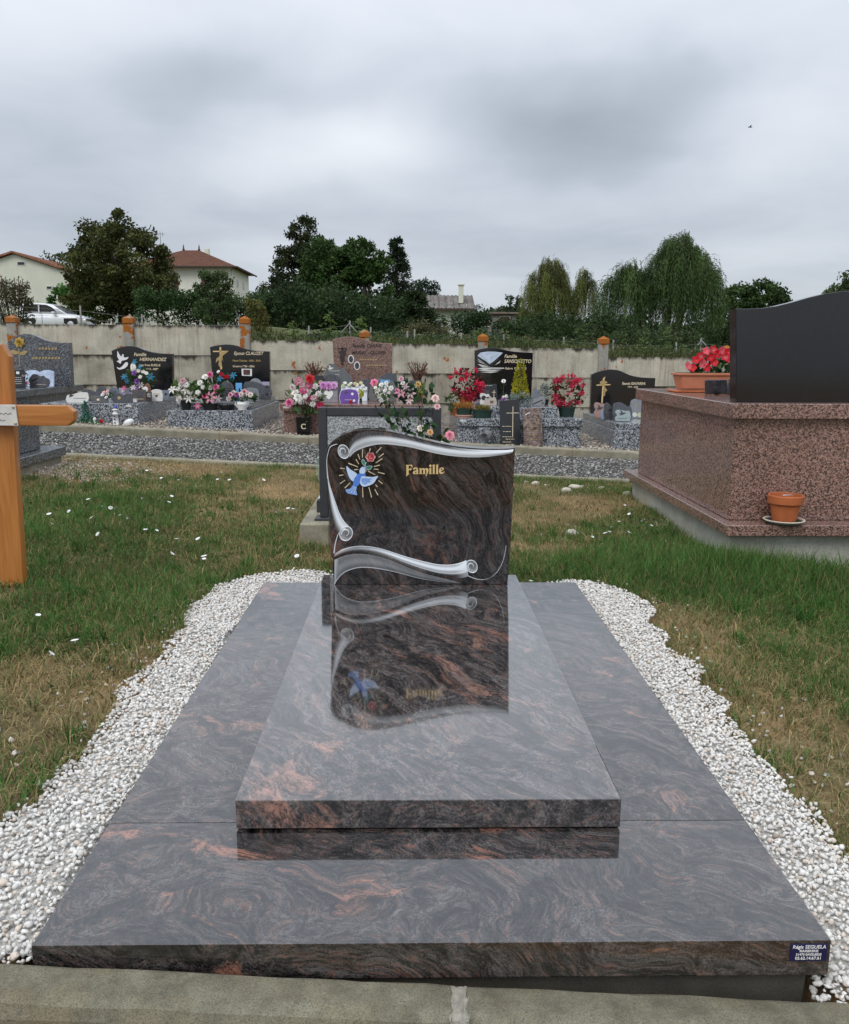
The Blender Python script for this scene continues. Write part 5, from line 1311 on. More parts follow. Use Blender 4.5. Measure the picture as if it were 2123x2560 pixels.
# on the pink wall grave
t = thing('letter_vase', 'black vase marked with a letter C full of pink and white roses', 'vase', (-1.295, 8.70, .036))
plate('body', [(-.074, 0), (.074, 0), (.086, .235), (-.086, .235)], -.06, .06, BK, t, bev=.006)
text('C', 0, .10, -.0625, .085, GP, t, align='CENTER', bold=.002)
fl = [('rose', ppk, pnk, -.06, .42, .055), ('rose', brd, None, .075, .45, .06), ('rose', ppk, wht, -.13, .35, .045), ('rose', pnk, mag, .065, .38, .05), ('ball', wht, None, -.10, .29, .055), ('rose', pnk, mag, -.01, .315, .05), ('ball', wht, ppk, -.02, .37, .04), ('rose', wht, None, -.07, .235, .055), ('ball', ppk, wht, .06, .30, .05), ('ball', ppk, wht, .13, .36, .05), ('rose', mag, pnk, .045, .215, .055), ('ball', wht, ppk, .12, .235, .05), ('ball', ppk, wht, .17, .28, .045), ('rose', mag, pnk, -.17, .175, .06), ('rose', mag, crim, .175, .14, .055), ('ball', wht, None, .02, .25, .04), ('ball', wht, None, -.04, .19, .045), ('ball', ppk, wht, .10, .16, .045)]
bouquet('bouquet', 'tall pink white and red rose bouquet in the lettered black vase', (-1.275, 8.70, .265), .42, .50, fl, green=(.10, .15, .06), nleaf=150, leaf=.085, depth=.12)
for x_, lb in ((-1.364, 'brown dried plant at the left end of the pink grave'), (.053, 'brown dried plant at the right end of the pink grave')):
    t = thing('dried_plant', lb, 'plant', (x_, 10.5, .416), 0, 'dried plants on the pink grave')
    round_pot(t, .085, .13, M['blackpot'])
    n_ = 46
    tubes('stalks', [([(0, 0, .11), (rnd.uniform(-.06, .06), rnd.uniform(-.05, .05), .25), (rnd.uniform(-.14, .14), rnd.uniform(-.08, .08), rnd.uniform(.33, .49))], [.005, .004, .006]) for _ in range(n_)], plain((.085, .035, .018), .8, .35, name='dry_stalk'), t, 4)
    P_ = np.stack([rng.normal(size=160) * .07, rng.normal(size=160) * .05, rng.uniform(.22, .46, 160)], 1)
    leaf_mesh('seed_heads', P_, rng.uniform(.02, .04, 160), tint(160, (.09, .035, .02), .5), t, .4)['kind'] = 'stuff'
plaque('rock shaped slate plaque with an engraved bird, at the back', -1.04, 10.45, .416, .40, .45, 'rock', plain((.10, .11, .115), .4, .2), th=.03, marks=(('lines', WH, -.1, .78, .4, 2), ('bird', WH, -.25, .86, .09)))
plaque('dark domed plaque behind the roses and heart plaque', -1.08, 9.92, .416, .25, .33, 'dome', SL)
plaque('black plaque left of the dark domed one', -1.24, 9.85, .416, .13, .31, 'rect', BK, marks=(('disc', GD, .2, .7, .03),))
plaque('plaque with lilac roses and a white heart', -1.04, 9.12, .416, .215, .255, 'rect', plain((.25, .24, .26), .4, .2), marks=(('rose', None, -.3, .80, .05, (.56, .25, .52)), ('rose', None, .0, .78, .055, (.60, .28, .55)), ('rose', None, .3, .80, .05, (.62, .36, .58)), ('heart', M['white'], 0, .36, .11)))
plaque('purple glazed plaque with a white star flower', -.79, 9.06, .416, .20, .165, 'arch', purp, th=.025, marks=(('bird', SL, -.15, .75, .07), ('lines', GP, 0, .2, .6, 1), ('disc', M['white'], .2, .65, .016)), edge=WH)
t = plaque('white scroll plaque topped with small pale flowers', -.755, 9.45, .416, .33, .20, 'book', plain((.56, .60, .66), .5, .12), th=.04, tilt=20, marks=(('lines', SL, 0, .55, .8, 1),))
for k_ in range(12): blossom(t, 'daisy' if k_ % 2 else 'ball', wht if k_ % 3 else (.55, .60, .35), (-.14 + k_ * .025, -.02, .19 + .05 * math.sin(k_ * 2.2)), .028)
plaque('dark slate plaque with rounded top corner, behind the cloud plaque', -.405, 10.05, .416, .35, .345, 'wave2', plain((.06, .067, .077), .35, .2))
plaque('grey cloud shaped plaque carrying a blue card and a pink rose', -.395, 9.42, .416, .32, .285, 'cloud', plain((.12, .115, .115), .45, .2), th=.03, marks=(('card', bl, .1, .78, .115), ('rose', None, -.32, .80, .055, (.78, .24, .38))))
plaque('dark slate plaque between the scroll and the cloud plaque', -.58, 9.75, .416, .20, .27, 'wave', SL)
bouquet('potted_bouquet', 'white artificial flowers in a white bag shaped pot on the pink grave', (-.37, 9.0, .416), .26, .22, spray([('ball', wht, None), ('lily', wht, (.6, .65, .4)), ('ball', wht, None)], 12, .25, .20, .035), green=(.11, .17, .07), nleaf=70, leaf=.05, pot=('bowl', .075, .07, M['white']), z0=.05)
fl = [('lily', pnk, ppk, -.06, .14, .075), ('lily', ppk, wht, .06, .14, .07), ('lily', ppk, wht, .05, .05, .06), ('rose', pnk, ppk, -.05, .31, .035), ('ball', wht, None, -.03, .26, .035), ('lily', ppk, wht, .0, .22, .05), ('rose', mag, pnk, -.1, .17, .035)]
bouquet('bouquet', 'pink stargazer lilies lying on the edge of the pink grave', (-.105, 8.98, .40), .24, .33, fl, green=(.022, .06, .04), nleaf=90, leaf=.085)
bouquet('potted_bouquet', 'orange and cream roses with yellow green leaves at the end of the pink grave', (.03, 9.3, .416), .21, .25, [('rose', (.70, .35, .10), (.75, .6, .3), .02, .19, .04), ('rose', wht, (.75, .6, .3), .0, .16, .04), ('ball', (.38, .45, .06), None, .06, .11, .045), ('rose', (.7, .3, .2), None, .08, .05, .025)], green=(.14, .19, .05), nleaf=90, leaf=.06, pot=('round', .05, .06, SL), z0=.03)
plaque('small slate plaque behind the orange roses', .02, 9.5, .416, .16, .26, 'rect', SL)
bouquet('bouquet', 'single red artificial rose lying at the front of the pink grave', (-.74, 8.9, .416), .08, .05, [('rose', brd, crim, -.015, .02, .024), ('ball', wht, None, .025, .035, .02)], nleaf=10, leaf=.03, depth=.03)
bouquet('bouquet', 'yellow ribbon bunch in a thin vase beside the purple plaque', (-.65, 9.1, .416), .06, .12, [('lily', (.55, .48, .05), None, 0, .09, .03), ('lily', (.5, .45, .04), None, .01, .05, .028)], green=(.25, .28, .04), nleaf=24, leaf=.05, pot=('vase', .018, .05, M['greenpot']), z0=.04, depth=.03)
# on the valley grave
def shrub_flower(name, label, loc, w, h, blossoms_col, nb, leaf_col, nl, pot, z0, size=.035, cat='plant', group=None):
    t = thing(name, label, cat, loc, 0, group)
    kind, r, ph, mat = pot
    round_pot(t, r, ph, mat, sy=.7 if kind == 'oval' else 1)
    P_, ix = clumped(nl, [(0, 0, z0 + h * .5, w * .45, w * .32, h * .48)], 40, h * .16, .3)
    leaf_mesh('foliage', P_, rng.uniform(.6, 1.2, nl) * size * 1.4, tint(nl, leaf_col, .5), t, .7)
    P_, ix = clumped(nb, [(0, -.02, z0 + h * .52, w * .48, w * .34, h * .48)], 34, h * .11, .9)
    P_[:, 1] -= .02
    u_ = P_ - np.array([0, .05, z0 + h * .3]); u_ /= np.linalg.norm(u_, axis=1)[:, None]
    sh = rng.uniform(.7, 1.25, 34)[ix][:, None]
    leaf_mesh('blossoms', P_, rng.uniform(.7, 1.3, nb) * size, tint(nb, blossoms_col, .25, .05) * sh, t, .9, up=u_, mat=M['petal'])
    return t
shrub_flower('begonia', 'red begonia bush on the left of the valley grave', (.655, 9.5, .376), .42, .42, (.60, .030, .075), 520, (.075, .025, .018), 300, ('round', .09, .10, M['terra']), .04)
shrub_flower('begonia', 'red begonia bush in a dark green pot on the right of the valley grave', (1.868, 9.12, .2565), .42, .40, (.62, .050, .105), 560, (.06, .05, .02), 260, ('round', .108, .12, M['greenpot']), .10)
def heather(label, loc, w, h, col, pot, z0):
    t = thing('heather', label, 'plant', loc)
    kind, r, ph, mat = pot
    round_pot(t, r, ph, mat, taper=.88, sy=.6)
    n_ = 420
    P_ = np.stack([rng.uniform(-w * .5, w * .5, n_), rng.uniform(-.06, .06, n_), z0 + rng.random(n_) * h * .6], 1)
    leaf_mesh('foliage', P_, rng.uniform(.02, .045, n_), tint(n_, col, .45), t, .28, up=np.tile([0, -.1, 1.], (n_, 1)))
    return t
heather('orange heather in a green pot on the corner of the valley grave', (.595, 8.86, .2915), .23, .11, (.40, .19, .045), ('round', .098, .085, M['greenpot']), .06)
tag(lathe('plant_saucer', [(0, 0), (.095, 0), (.105, .014), (.09, .016), (.09, .02), (.105, .022), (.105, .036), (.095, .036), (0, .03)], plain((.42, .23, .18), .6, .15, name='pink_plastic'), None, seg=26, cx=.595, cy=8.86, cz=.2558, sy=.75), 'stacked pink saucers under the orange heather pot', 'saucer')
heather('yellow green heather in a dark oblong pot on the valley grave', (.81, 8.83, .2565), .16, .10, (.22, .17, .04), ('round', .118, .10, M['greenpot']), .07)
plaque('black plaque with gold cross and white lines behind the heather', .95, 9.62, .376, .25, .255, 'lean', BK, marks=(('lines', WH, -.05, .9, .7, 1), ('card', SL, -.15, .55, .10), ('cross', GP, .28, .5, .13)))
plaque('white photo plaque on the valley grave, rear of the pair', .88, 9.35, .376, .12, .15, 'bean', WH, th=.015, marks=(('disc', BK, -.1, .6, .03),))
plaque('beige photo plaque with a walking figure, front of the pair', .945, 9.26, .376, .145, .115, 'cloud', plain((.42, .36, .32), .45, .15), th=.02, marks=(('card', portr, .1, .4, .04), ('disc', BK, -.25, .86, .02, .4)))
t = thing('dwarf_conifer', 'cone shaped golden dwarf conifer in front of the valley headstone', 'plant', (1.30, 9.22, .2565))
round_pot(t, .09, .11, M['blackpot'])
n_ = 1500
zz_ = 1 - np.sqrt(rng.random(n_)); th_ = rng.uniform(0, 6.283, n_); rr_ = (.02 + .088 * (1 - zz_) ** .8) * (.72 + .28 * rng.random(n_)) * (.85 + .3 * vnoise(th_ * 2, zz_ * 9))
P_ = np.stack([rr_ * np.cos(th_), rr_ * np.sin(th_), .22 + zz_ * .48], 1)
u_ = np.stack([np.cos(th_) * .5, np.sin(th_) * .5, np.ones(n_)], 1)
paler = (vnoise(th_ * 1.6, zz_ * 7 + 3) * .9 + .5)[:, None]  # uneven needle tone from noise, paler and deeper in patches
leaf_mesh('foliage', P_, rng.uniform(.018, .034, n_), tint(n_, (.38, .36, .025), .3, .08) * paler, t, .45, up=u_)
tubes('trunk', [([(0, 0, .08), (0, 0, .6)], [.012, .004])], M['twig'], t)
t = thing('silver_ragwort', 'silver leaved plant round the foot of the golden conifer', 'plant', (1.31, 9.10, .2565))
round_pot(t, .07, .09, M['blackpot'])
n_ = 420; P_, ix = clumped(n_, [(0, 0, .20, .15, .09, .08)], 26, .035, .5)
leaf_mesh('foliage', P_, rng.uniform(.025, .05, n_), tint(n_, (.23, .28, .25), .35, .05), t, .4)
t = thing('silver_ragwort', 'taller silver leaved plant beside the right begonia', 'plant', (1.645, 9.42, .376))
round_pot(t, .05, .07, M['blackpot'])
n_ = 240; P_, ix = clumped(n_, [(0, 0, .16, .065, .06, .12)], 20, .035, .5)
leaf_mesh('foliage', P_, rng.uniform(.025, .05, n_), tint(n_, (.21, .25, .22), .35, .05), t, .4)
t = thing('trailing_plant', 'green trailing plant hanging off the left corner of the valley grave', 'plant', (.50, 9.25, .2565))
round_pot(t, .06, .09, M['terra'])
n_ = 200; P_, ix = clumped(n_, [(-.03, 0, .18, .09, .07, .11), (-.06, -.12, .10, .06, .05, .08)], 20, .035, .5)
leaf_mesh('foliage', P_, rng.uniform(.025, .045, n_), tint(n_, (.07, .115, .04), .5), t, .6)
bouquet('bouquet', 'single white rose on a stem before the valley headstone', (1.12, 9.45, .376), .05, .28, [('rose', wht, None, 0, .255, .03)], nleaf=10, leaf=.04, depth=.02, pot=('vase', .02, .07, M['blackpot']), z0=.04)
bouquet('flower_pot', 'small pot of purple violets behind the tall cross plaque', (1.113, 9.3, .376), .09, .12, spray([('daisy', vio, None), ('daisy', wht, None)], 6, .08, .10, .02), nleaf=40, leaf=.03, pot=('round', .035, .06, purp), z0=.04)
t = plaque('tall black plaque with a gold cross leaning on the valley grave', 1.12, 8.60, -.060, .255, .555, 'lean', BK, th=.022, tilt=9, marks=(('cross', GP, .12, .60, .36), ('lines', GP, -.14, .42, .44, 5), ('lines', GP, .0, .15, .5, 2)))
t = plaque('tall brown marble plaque with gold dedication lines leaning on the valley grave', 1.387, 8.60, -.060, .24, .46, 'lean', MB, th=.022, tilt=9, marks=(('lines', GD, .0, .62, .6, 3), ('lines', GD, .0, .40, .62, 3), ('bar', M['offwhite'], -.25, .84, .06)))
plaque_strip = box('plaque_strip', (1.0, 1.52, 8.53, 8.66, -.0875, -.062), SL, None, bev=.002); tag(plaque_strip, 'dark strip of stone carrying the two tall plaques', 'plinth')
t = thing('granite_vase', 'empty square veined granite vase before the valley grave', 'vase', (.826, 8.62, -.0875))
M['veined'] = speckle('veined_granite', [(.3, (.03, .032, .037)), (.5, (.13, .137, .15)), (.75, (.36, .375, .40))], 30, .22)
plate('body', [(-.066, 0), (.066, 0), (.075, .245), (-.075, .245)], -.055, .055, M['veined'], t, bev=.005)
plaque('grey plaque crossed by a dark diagonal near the right begonia', 1.54, 9.2, .376, .14, .115, 'wave2', plain((.24, .25, .27), .4, .2), marks=(('bar', BK, -.1, .45, .11), ('card', portr, .3, .3, .025)))
plaque('rock shaped grey plaque behind the diagonal one', 1.60, 9.8, .376, .13, .20, 'rock', plain((.15, .165, .18), .45, .2), th=.03)
# on the plain headstone grave
plaque('pinkish plaque with a dove, at the gold cross', 2.405, 9.7, .196, .146, .20, 'bean', roseS, marks=(('bird', SL, .0, .62, .10),))
plaque('narrow blue and white plaque on the low grave', 2.40, 9.45, .196, .056, .12, 'wave', plain((.28, .37, .55), .4, .3, scale=12), th=.02)
plaque('slate plaque with rounded left shoulder and an engraved rose', 2.45, 9.4, .196, .11, .215, 'wave', SL, marks=(('bird', BK, .1, .55, .06),))
plaque('open slate book plaque on the low grave', 2.60, 9.30, .196, .225, .225, 'wave', plain((.075, .08, .093), .35, .2), th=.03)
t = plaque('greenish glass plaque with a flying bird', 2.55, 9.08, .196, .18, .145, 'bean', plain((.30, .36, .36), .25, .15), th=.018, marks=(('bird', SL, -.02, .68, .09), ('lines', SL, 0, .25, .7, 1)), foot=True)
plaque('grey plaque with painted flowers, half behind the pink tomb', 2.87, 9.6, .196, .18, .26, 'arch', plain((.20, .21, .235), .4, .2), marks=(('cross', GD, -.15, .6, .14), ('disc', M['offwhite'], -.2, .2, .03), ('disc', plain((.45, .5, .33), .5, .2), .15, .18, .03)))
# ------------------------------------------------------------------ concrete plate wall behind the graves
wall = thing('concrete_wall', 'weathered concrete plate wall with lichen capped posts stepping downhill', 'wall', (0, 0, 0))
PX = [-10.4, -8.45, -6.51, -4.63, -2.75, -.80, 1.14, 3.13, 5.18, 7.15, 9.1]
PT = [1.62, 1.61, 1.60, 1.60, 1.60, 1.395, 1.338, 1.305, 1.165, 1.1, 1.0]
PN = [1.46, 1.455, 1.445, 1.44, 1.205, 1.16, 1.10, .965, .90, .84]
for i, (x_, zt) in enumerate(zip(PX, PT)):
    po = box('post', (x_ - .078, x_ + .078, 12.86, 13.0, -.6, zt - .13), M['postc'], wall, bev=.008)
    bm = lathe_bm([(.118, 0), (.118, .075), (0.0, .125)], 4, cz=zt - .129)
    for v in bm.verts:
        a = Vector((v.co.x, v.co.y, 0)); a.rotate(Matrix.Rotation(R(45), 3, 'Z')); v.co.x, v.co.y = a.x + x_, a.y + 12.93
    bmo('cap', bm, M['cap'], po)
for i, zt in enumerate(PN):
    a, b = PX[i] + .074, PX[i + 1] - .074
    for r_ in range(3):
        z1 = zt - r_ * .487
        q = rnd.uniform(-.008, .008)
        pn = box('panel', (a, b, 12.92 + q, 12.965 + q, z1 - .483, z1 - rnd.uniform(0, .004)), M['plate'] if r_ == 0 else M['platelow'], wall, bev=.005)
# wire fence above the wall
fe = thing('wire_fence', 'rusty wire fence with thin stakes above the concrete wall', 'fence', (0, 0, 0))
galv = plain((.20, .195, .18), .6, .25, .3, name='galvanised_steel')
FP = [(-7.9, 1.95), (-6.37, 1.88), (-5.2, 1.72), (-4.1, 1.62), (-3.35, 1.60), (-2.0, 1.52), (-1.23, 1.62), (-.82, 1.50), (-.12, 1.43), (.03, 1.46), (.95, 1.40), (1.75, 1.38), (2.94, 1.33), (3.9, 1.28), (5.15, 1.24), (5.62, 1.32), (6.5, 1.2)]
for x_, zt in FP: tubes('stake', [([(x_, 15.5, zt - .7), (x_ + rnd.uniform(-.02, .02), 15.5, zt)], .017)], galv, fe, 6)
for x_, zt in ((-1.23, 1.56), (5.62, 1.27)):
    for s_ in (-1, 1): tubes('brace', [([(x_, 15.48, zt), (x_ + s_ * .33, 15.45, zt - .36)], .013)], galv, fe, 5)
for dz_ in (.08, .22): tubes('wire', [([(x_, 15.5, zt - dz_ - .02 * (k % 2)) for k, (x_, zt) in enumerate(FP)], .004)], galv, fe, 4)
# ------------------------------------------------------------------ trees, bushes
def gz(x, y): return float(G(x, y))
def tree(name, label, x, y, h, ells, n, size, col, trunk=.2, k=70, cr=.6, cat='tree', group=None, droop=0.0, shell=.55, hue=.10):
    """ells: crown lobes (dx, dy, z above ground, rx, ry, rz)"""
    z = gz(x, y)
    t = thing(name, label, cat, (x, y, z), 0, group)
    top = max(e[2] for e in ells)
    br = [([(0, 0, -.3), (.05, .03, top * .3), (-.04, 0, top * .75), (0, 0, top)], [trunk, trunk * .8, trunk * .45, trunk * .12])]
    for j in range(12):
        e = ells[j % len(ells)]; a = rnd.uniform(0, 6.28); s = rnd.uniform(.5, .85)
        p1 = (0, 0, top * rnd.uniform(.25, .7)); p2 = (e[0] + e[3] * s * math.cos(a), e[1] + e[4] * s * math.sin(a), e[2] + e[5] * rnd.uniform(-.4, .5))
        br.append(([p1, tuple((u + v) / 2 + .1 for u, v in zip(p1, p2)), p2], [trunk * .4, trunk * .25, trunk * .06]))
    tubes('trunk', br, M['bark'], t, 6)
    P_, ix = clumped(n, ells, k, cr, shell)
    P_[:, 2] = np.maximum(P_[:, 2], .05)
    shade = rng.uniform(.65, 1.3, k)[ix][:, None]
    leaf_mesh('crown', P_, rng.uniform(.6, 1.3, n) * size, tint(n, col, .35, hue) * shade * .82, t, .6, droop=droop)
    return t
DK = (.045, .072, .022); MD = (.042, .072, .020); OL = (.095, .105, .032); BR = (.055, .095, .026)
tree('oak_tree', 'broad olive green oak standing before the houses', -16.9, 50, 6.3, [(0, 0, 3.3, 2.9, 2.7, 2.3), (-.2, 0, 4.9, 1.9, 1.9, 1.35), (.4, -.3, 5.5, 1.0, 1.0, .9), (1.3, -.3, 2.2, 1.7, 1.6, 1.6), (-1.2, -.3, 1.9, 1.9, 1.6, 1.5)], 26000, .20, OL, .35, 190, .55, group='trees beyond the wall')
tree('far_tree', 'dark tree peeping out between oak and gabled house', -29.8, 76, 7.5, [(0, 0, 4.6, 1.9, 1.8, 2.3), (1.4, 0, 5.4, 1.3, 1.3, 1.4)], 4000, .26, DK, .25, 60, .6, group='trees beyond the wall')
tree('laurel_bush', 'bright green laurel bush behind the white car', -22.4, 57, 2.9, [(0, 0, 1.3, 1.9, 1.2, 1.3), (.8, 0, 1.9, 1.1, .9, 1.0)], 5500, .22, (.065, .16, .032), .12, 60, .4, cat='bush', group='bushes beyond the wall')
tree('wispy_shrub', 'wispy young cypress shrub in front of the hip roofed house', -9.28, 40, 2.5, [(0, 0, 1.0, 1.0, .9, 1.1), (-.35, 0, 2.0, .5, .4, .6), (.35, 0, 1.9, .45, .4, .75)], 6500, .12, (.075, .115, .042), .08, 80, .25, cat='bush', group='bushes beyond the wall')
tree('far_tree', 'distant brownish tree between the house and the tall dark tree', -15.9, 97, 6, [(0, 0, 2.5, 2.1, 1.5, 2.4)], 2600, .3, (.08, .09, .038), .25, 40, .6, group='trees beyond the wall')
tree('tall_dark_tree', 'tallest dark tree with feathery outline in the middle group', -7.05, 55, 7.2, [(0, 0, 3.0, 1.9, 1.7, 2.6), (.2, 0, 5.3, 1.05, 1.0, 1.5), (.45, 0, 6.5, .5, .5, .8), (-.9, 0, 4.6, .8, .7, .7), (-1.3, 0, 2.8, .6, .6, .6)], 17000, .18, (.046, .060, .024), .28, 170, .42, group='trees beyond the wall')
tree('walnut_tree', 'leafy green tree at the left of the middle group', -4.7, 48, 5.2, [(0, 0, 2.3, 1.8, 1.6, 2.0), (.1, 0, 3.9, 1.2, 1.1, 1.2)], 13000, .21, (.052, .098, .026), .22, 110, .42, group='trees beyond the wall')
tree('walnut_tree', 'airy green tree with sky showing through in the middle group', -2.6, 47, 5.6, [(-.3, 0, 4.4, .8, .8, 1.0), (.5, 0, 3.9, .9, .8, 1.0), (0, 0, 2.4, 1.5, 1.3, 1.7), (.0, 0, 5.0, .4, .4, .5)], 8000, .21, (.062, .118, .03), .16, 90, .36, group='trees beyond the wall')
def conifer(name, label, x, y, h, rb, n, col, gaps=.5, cat='tree', group='trees beyond the wall'):
    z = gz(x, y)
    t = thing(name, label, cat, (x, y, z), 0, group)
    br = [([(0, 0, -.2), (0, 0, h)], [rb * .08, .01])]
    P_, U_ = [], []
    lv = int(h / .27)
    for i in range(lv):
        zz_ = h * (.10 + .88 * i / lv); L = rb * (1 - (zz_ / h)) ** .85 + .08
        for j in range(6):
            a = rnd.uniform(0, 6.28); l = L * rnd.uniform(.6, 1.15)
            e = (l * math.cos(a), l * math.sin(a), zz_ + l * rnd.uniform(-.25, .22))
            br.append(([(0, 0, zz_), e], [.025, .006]))
            m = max(5, int(n / (lv * 6)))
            s = rng.random(m) ** .8
            q = np.array([0, 0, zz_]) + s[:, None] * (np.array(e) - np.array([0, 0, zz_])) + rng.normal(size=(m, 3)) * .05 * (1 + l)
            P_.append(q); U_.append(np.tile(np.array([e[0], e[1], .1]) / (l + .01), (m, 1)))
    tubes('trunk', br, M['bark'], t, 5)
    P_ = np.concatenate(P_); U_ = np.concatenate(U_)
    leaf_mesh('crown', P_, rng.uniform(.12, .26, len(P_)), tint(len(P_), col, .4), t, .35, up=U_)
    return t
conifer('fir_tree', 'thin topped dark fir at the right of the middle group', -.88, 52, 6.1, 1.75, 9000, (.028, .044, .022))
conifer('cedar_bush', 'low dark spreading conifer before the corrugated roof house', .17, 40, 2.4, 1.6, 6000, (.034, .056, .022), cat='bush', group='bushes beyond the wall')
tree('pine_tree', 'dark blue green pine behind the corrugated roof house', 1.25, 81, 5.5, [(0, 0, 4.0, 1.25, 1.1, 1.4), (.4, 0, 3.2, 1.3, 1.1, 1.0)], 4200, .22, (.042, .068, .040), .2, 60, .4, group='trees beyond the wall')
tree('far_tree', 'rounded far tree left of the willows', 13.1, 112, 8, [(0, 0, 4.8, 1.3, 1.2, 1.6), (-.2, 0, 3.0, 1.1, 1.1, 1.5)], 3600, .3, (.06, .092, .045), .3, 50, .5, group='trees beyond the wall')
tree('far_shrub', 'pale young shrubs far behind the shed', 7.4, 82, 3.5, [(-.8, 0, 2.3, 1.0, .8, 1.2), (.9, 0, 2.3, .7, .6, 1.1)], 2600, .18, (.10, .13, .065), .06, 40, .35, cat='bush', group='bushes beyond the wall')
tree('dark_tree', 'dark leafy tree between the big willow and the black headstone', 20.0, 50, 4.2, [(-.6, 0, 1.9, 1.7, 1.5, 1.8), (.8, 0, 2.6, 1.25, 1.2, 1.4)], 15000, .20, (.05, .088, .025), .25, 120, .42, group='trees beyond the wall')
tree('far_tree', 'small far tree just left of the black headstone top', 36.4, 82, 5, [(0, 0, 2.9, 1.3, 1.1, 1.3), (.2, 0, 3.7, .6, .6, .7)], 2400, .24, (.068, .092, .042), .2, 40, .45, group='trees beyond the wall')
tree('far_tree', 'tree with upright twigs behind the black headstone at the picture edge', 23.0, 45, 4.2, [(.2, 0, 2.6, 1.3, 1.1, 1.1), (0, 0, 3.4, .5, .4, .8), (.6, 0, 3.5, .5, .4, .8)], 6500, .16, (.075, .11, .038), .16, 80, .34, group='trees beyond the wall')
def willow(name, label, x, y, lobes, nb, col, group='trees beyond the wall'):
    """weeping willow: boughs arch up and out, each trailing a bundle of hanging strands"""
    z = gz(x, y)
    t = thing(name, label, 'tree', (x, y, z), 0, group)
    br, P_, U_, C_ = [], [], [], []
    def strand(p0, d0, L, c):
        k_ = max(5, int(L / .085)); s = np.linspace(0, 1, k_)
        o = 1 - np.exp(-s * 3.5)
        q = np.stack([p0[0] + d0[0] * o + rnd.uniform(-.10, .10) * s, p0[1] + d0[1] * o + rnd.uniform(-.1, .1) * s, p0[2] + d0[2] * np.sin(np.minimum(s * 4, math.pi)) - L * s ** 1.3], 1)
        d = np.gradient(q, axis=0); d /= np.linalg.norm(d, axis=1)[:, None] + 1e-9
        P_.append(q + rng.normal(size=q.shape) * .018); U_.append(d * 1.9); C_.append(np.full((k_, 1), c) * (.85 + .3 * rng.random((k_, 1))))
    for (cx_, cy_, zt, r_, wgt) in lobes:
        br.append(([(cx_ * .25, cy_ * .3, -.2), (cx_ * .6, cy_, zt * .45), (cx_, cy_, zt * .85)], [.22, .15, .04]))
        for _ in range(int(nb * wgt)):
            a = rnd.uniform(0, 6.28); q = rnd.random() ** .55; rr = r_ * q
            zs = zt * (1 - .40 * q ** 2.0) + rnd.uniform(-.30, .28)
            p0 = np.array([cx_ + rr * math.cos(a), cy_ + rr * math.sin(a) * .8, zs])
            br.append(([(cx_, cy_, zt * .55), tuple((p0 + np.array([cx_, cy_, zt])) / 2), tuple(p0)], [.04, .025, .006]))
            c = rnd.choice((.50, .7, .85, 1.0, 1.2, 1.5)); hang = zs * rnd.uniform(.35, .95)
            out = rnd.uniform(.15, .55) * (.5 + q)
            for j in range(rnd.randint(12, 22)):
                aa = a + rnd.uniform(-.5, .5)
                strand(p0 + rng.normal(size=3) * np.array([.14, .14, .10]), (math.cos(aa) * out * rnd.uniform(.4, 1.2), math.sin(aa) * out, rnd.uniform(.03, .22)), min(hang * rnd.uniform(.35, 1.0), p0[2] - .1), c * rnd.uniform(.8, 1.2))
    tubes('trunk', br, M['bark'], t, 5)
    P_ = np.concatenate(P_); U_ = np.concatenate(U_); C_ = np.concatenate(C_)
    leaf_mesh('crown', P_, rng.uniform(.10, .19, len(P_)), tint(len(P_), col, .2, .08) * C_, t, .20, up=U_)
    return t
willow('willow_tree', 'smaller yellowish weeping willow', 10.5, 60, [(-.9, 0, 5.8, 1.6, .60), (1.75, .3, 5.2, .75, .22), (-1.7, -.2, 4.0, .8, .18)], 150, (.135, .155, .045))
willow('willow_tree', 'largest weeping willow with a tousled dark green crown', 12.3, 42, [(1.0, 0, 5.35, 1.7, .56), (-1.5, .2, 4.1, 1.35, .30), (1.9, -.2, 4.2, .9, .14)], 210, (.075, .120, .040))
# clipped hedge and rough growth just above the wall
def mass(name, label, x0, x1, y0, y1, h, n, size, col, cat='hedge', k=60, cr=.3, hue=.1, wob=.35, group=None):
    t = thing(name, label, cat, ((x0 + x1) / 2, (y0 + y1) / 2, 0), 0, group)
    cx_, cy_ = (x0 + x1) / 2, (y0 + y1) / 2
    C = np.stack([rng.uniform(x0, x1, k), rng.uniform(y0, y1, k)], 1)
    top = h * (1 - wob + 2 * wob * fbm(C[:, 0], C[:, 1], 1.3))
    zc = G(C[:, 0], C[:, 1]) + top * rng.random(k) ** .55
    ix = rng.integers(0, k, n)
    d = rng.normal(size=(n, 3)); d /= np.linalg.norm(d, axis=1)[:, None]
    P_ = np.stack([C[ix, 0] - cx_, C[ix, 1] - cy_, zc[ix]], 1) + d * cr * (rng.random(n) ** .4)[:, None]
    leaf_mesh('foliage', P_, rng.uniform(.6, 1.3, n) * size, tint(n, col, .4, hue) * rng.uniform(.6, 1.35, k)[ix][:, None], t, .55)
    return t
mass('hedge', 'long dark green hedge below the hip roofed house', -14.5, -5.5, 44, 46.5, 1.75, 15000, .16, (.036, .072, .022), k=260, cr=.4, wob=.12)
mass('bramble_thicket', 'dark thicket under the middle group of trees', -7.5, .5, 40, 44, 2.0, 12000, .17, (.034, .058, .021), cat='bush', k=170, cr=.5, group='bushes beyond the wall')
mass('bramble_thicket', 'dark growth at the foot of the smaller willow', 5.2, 10.2, 38, 41, 1.5, 6000, .16, (.038, .064, .023), cat='bush', k=90, cr=.45, group='bushes beyond the wall')
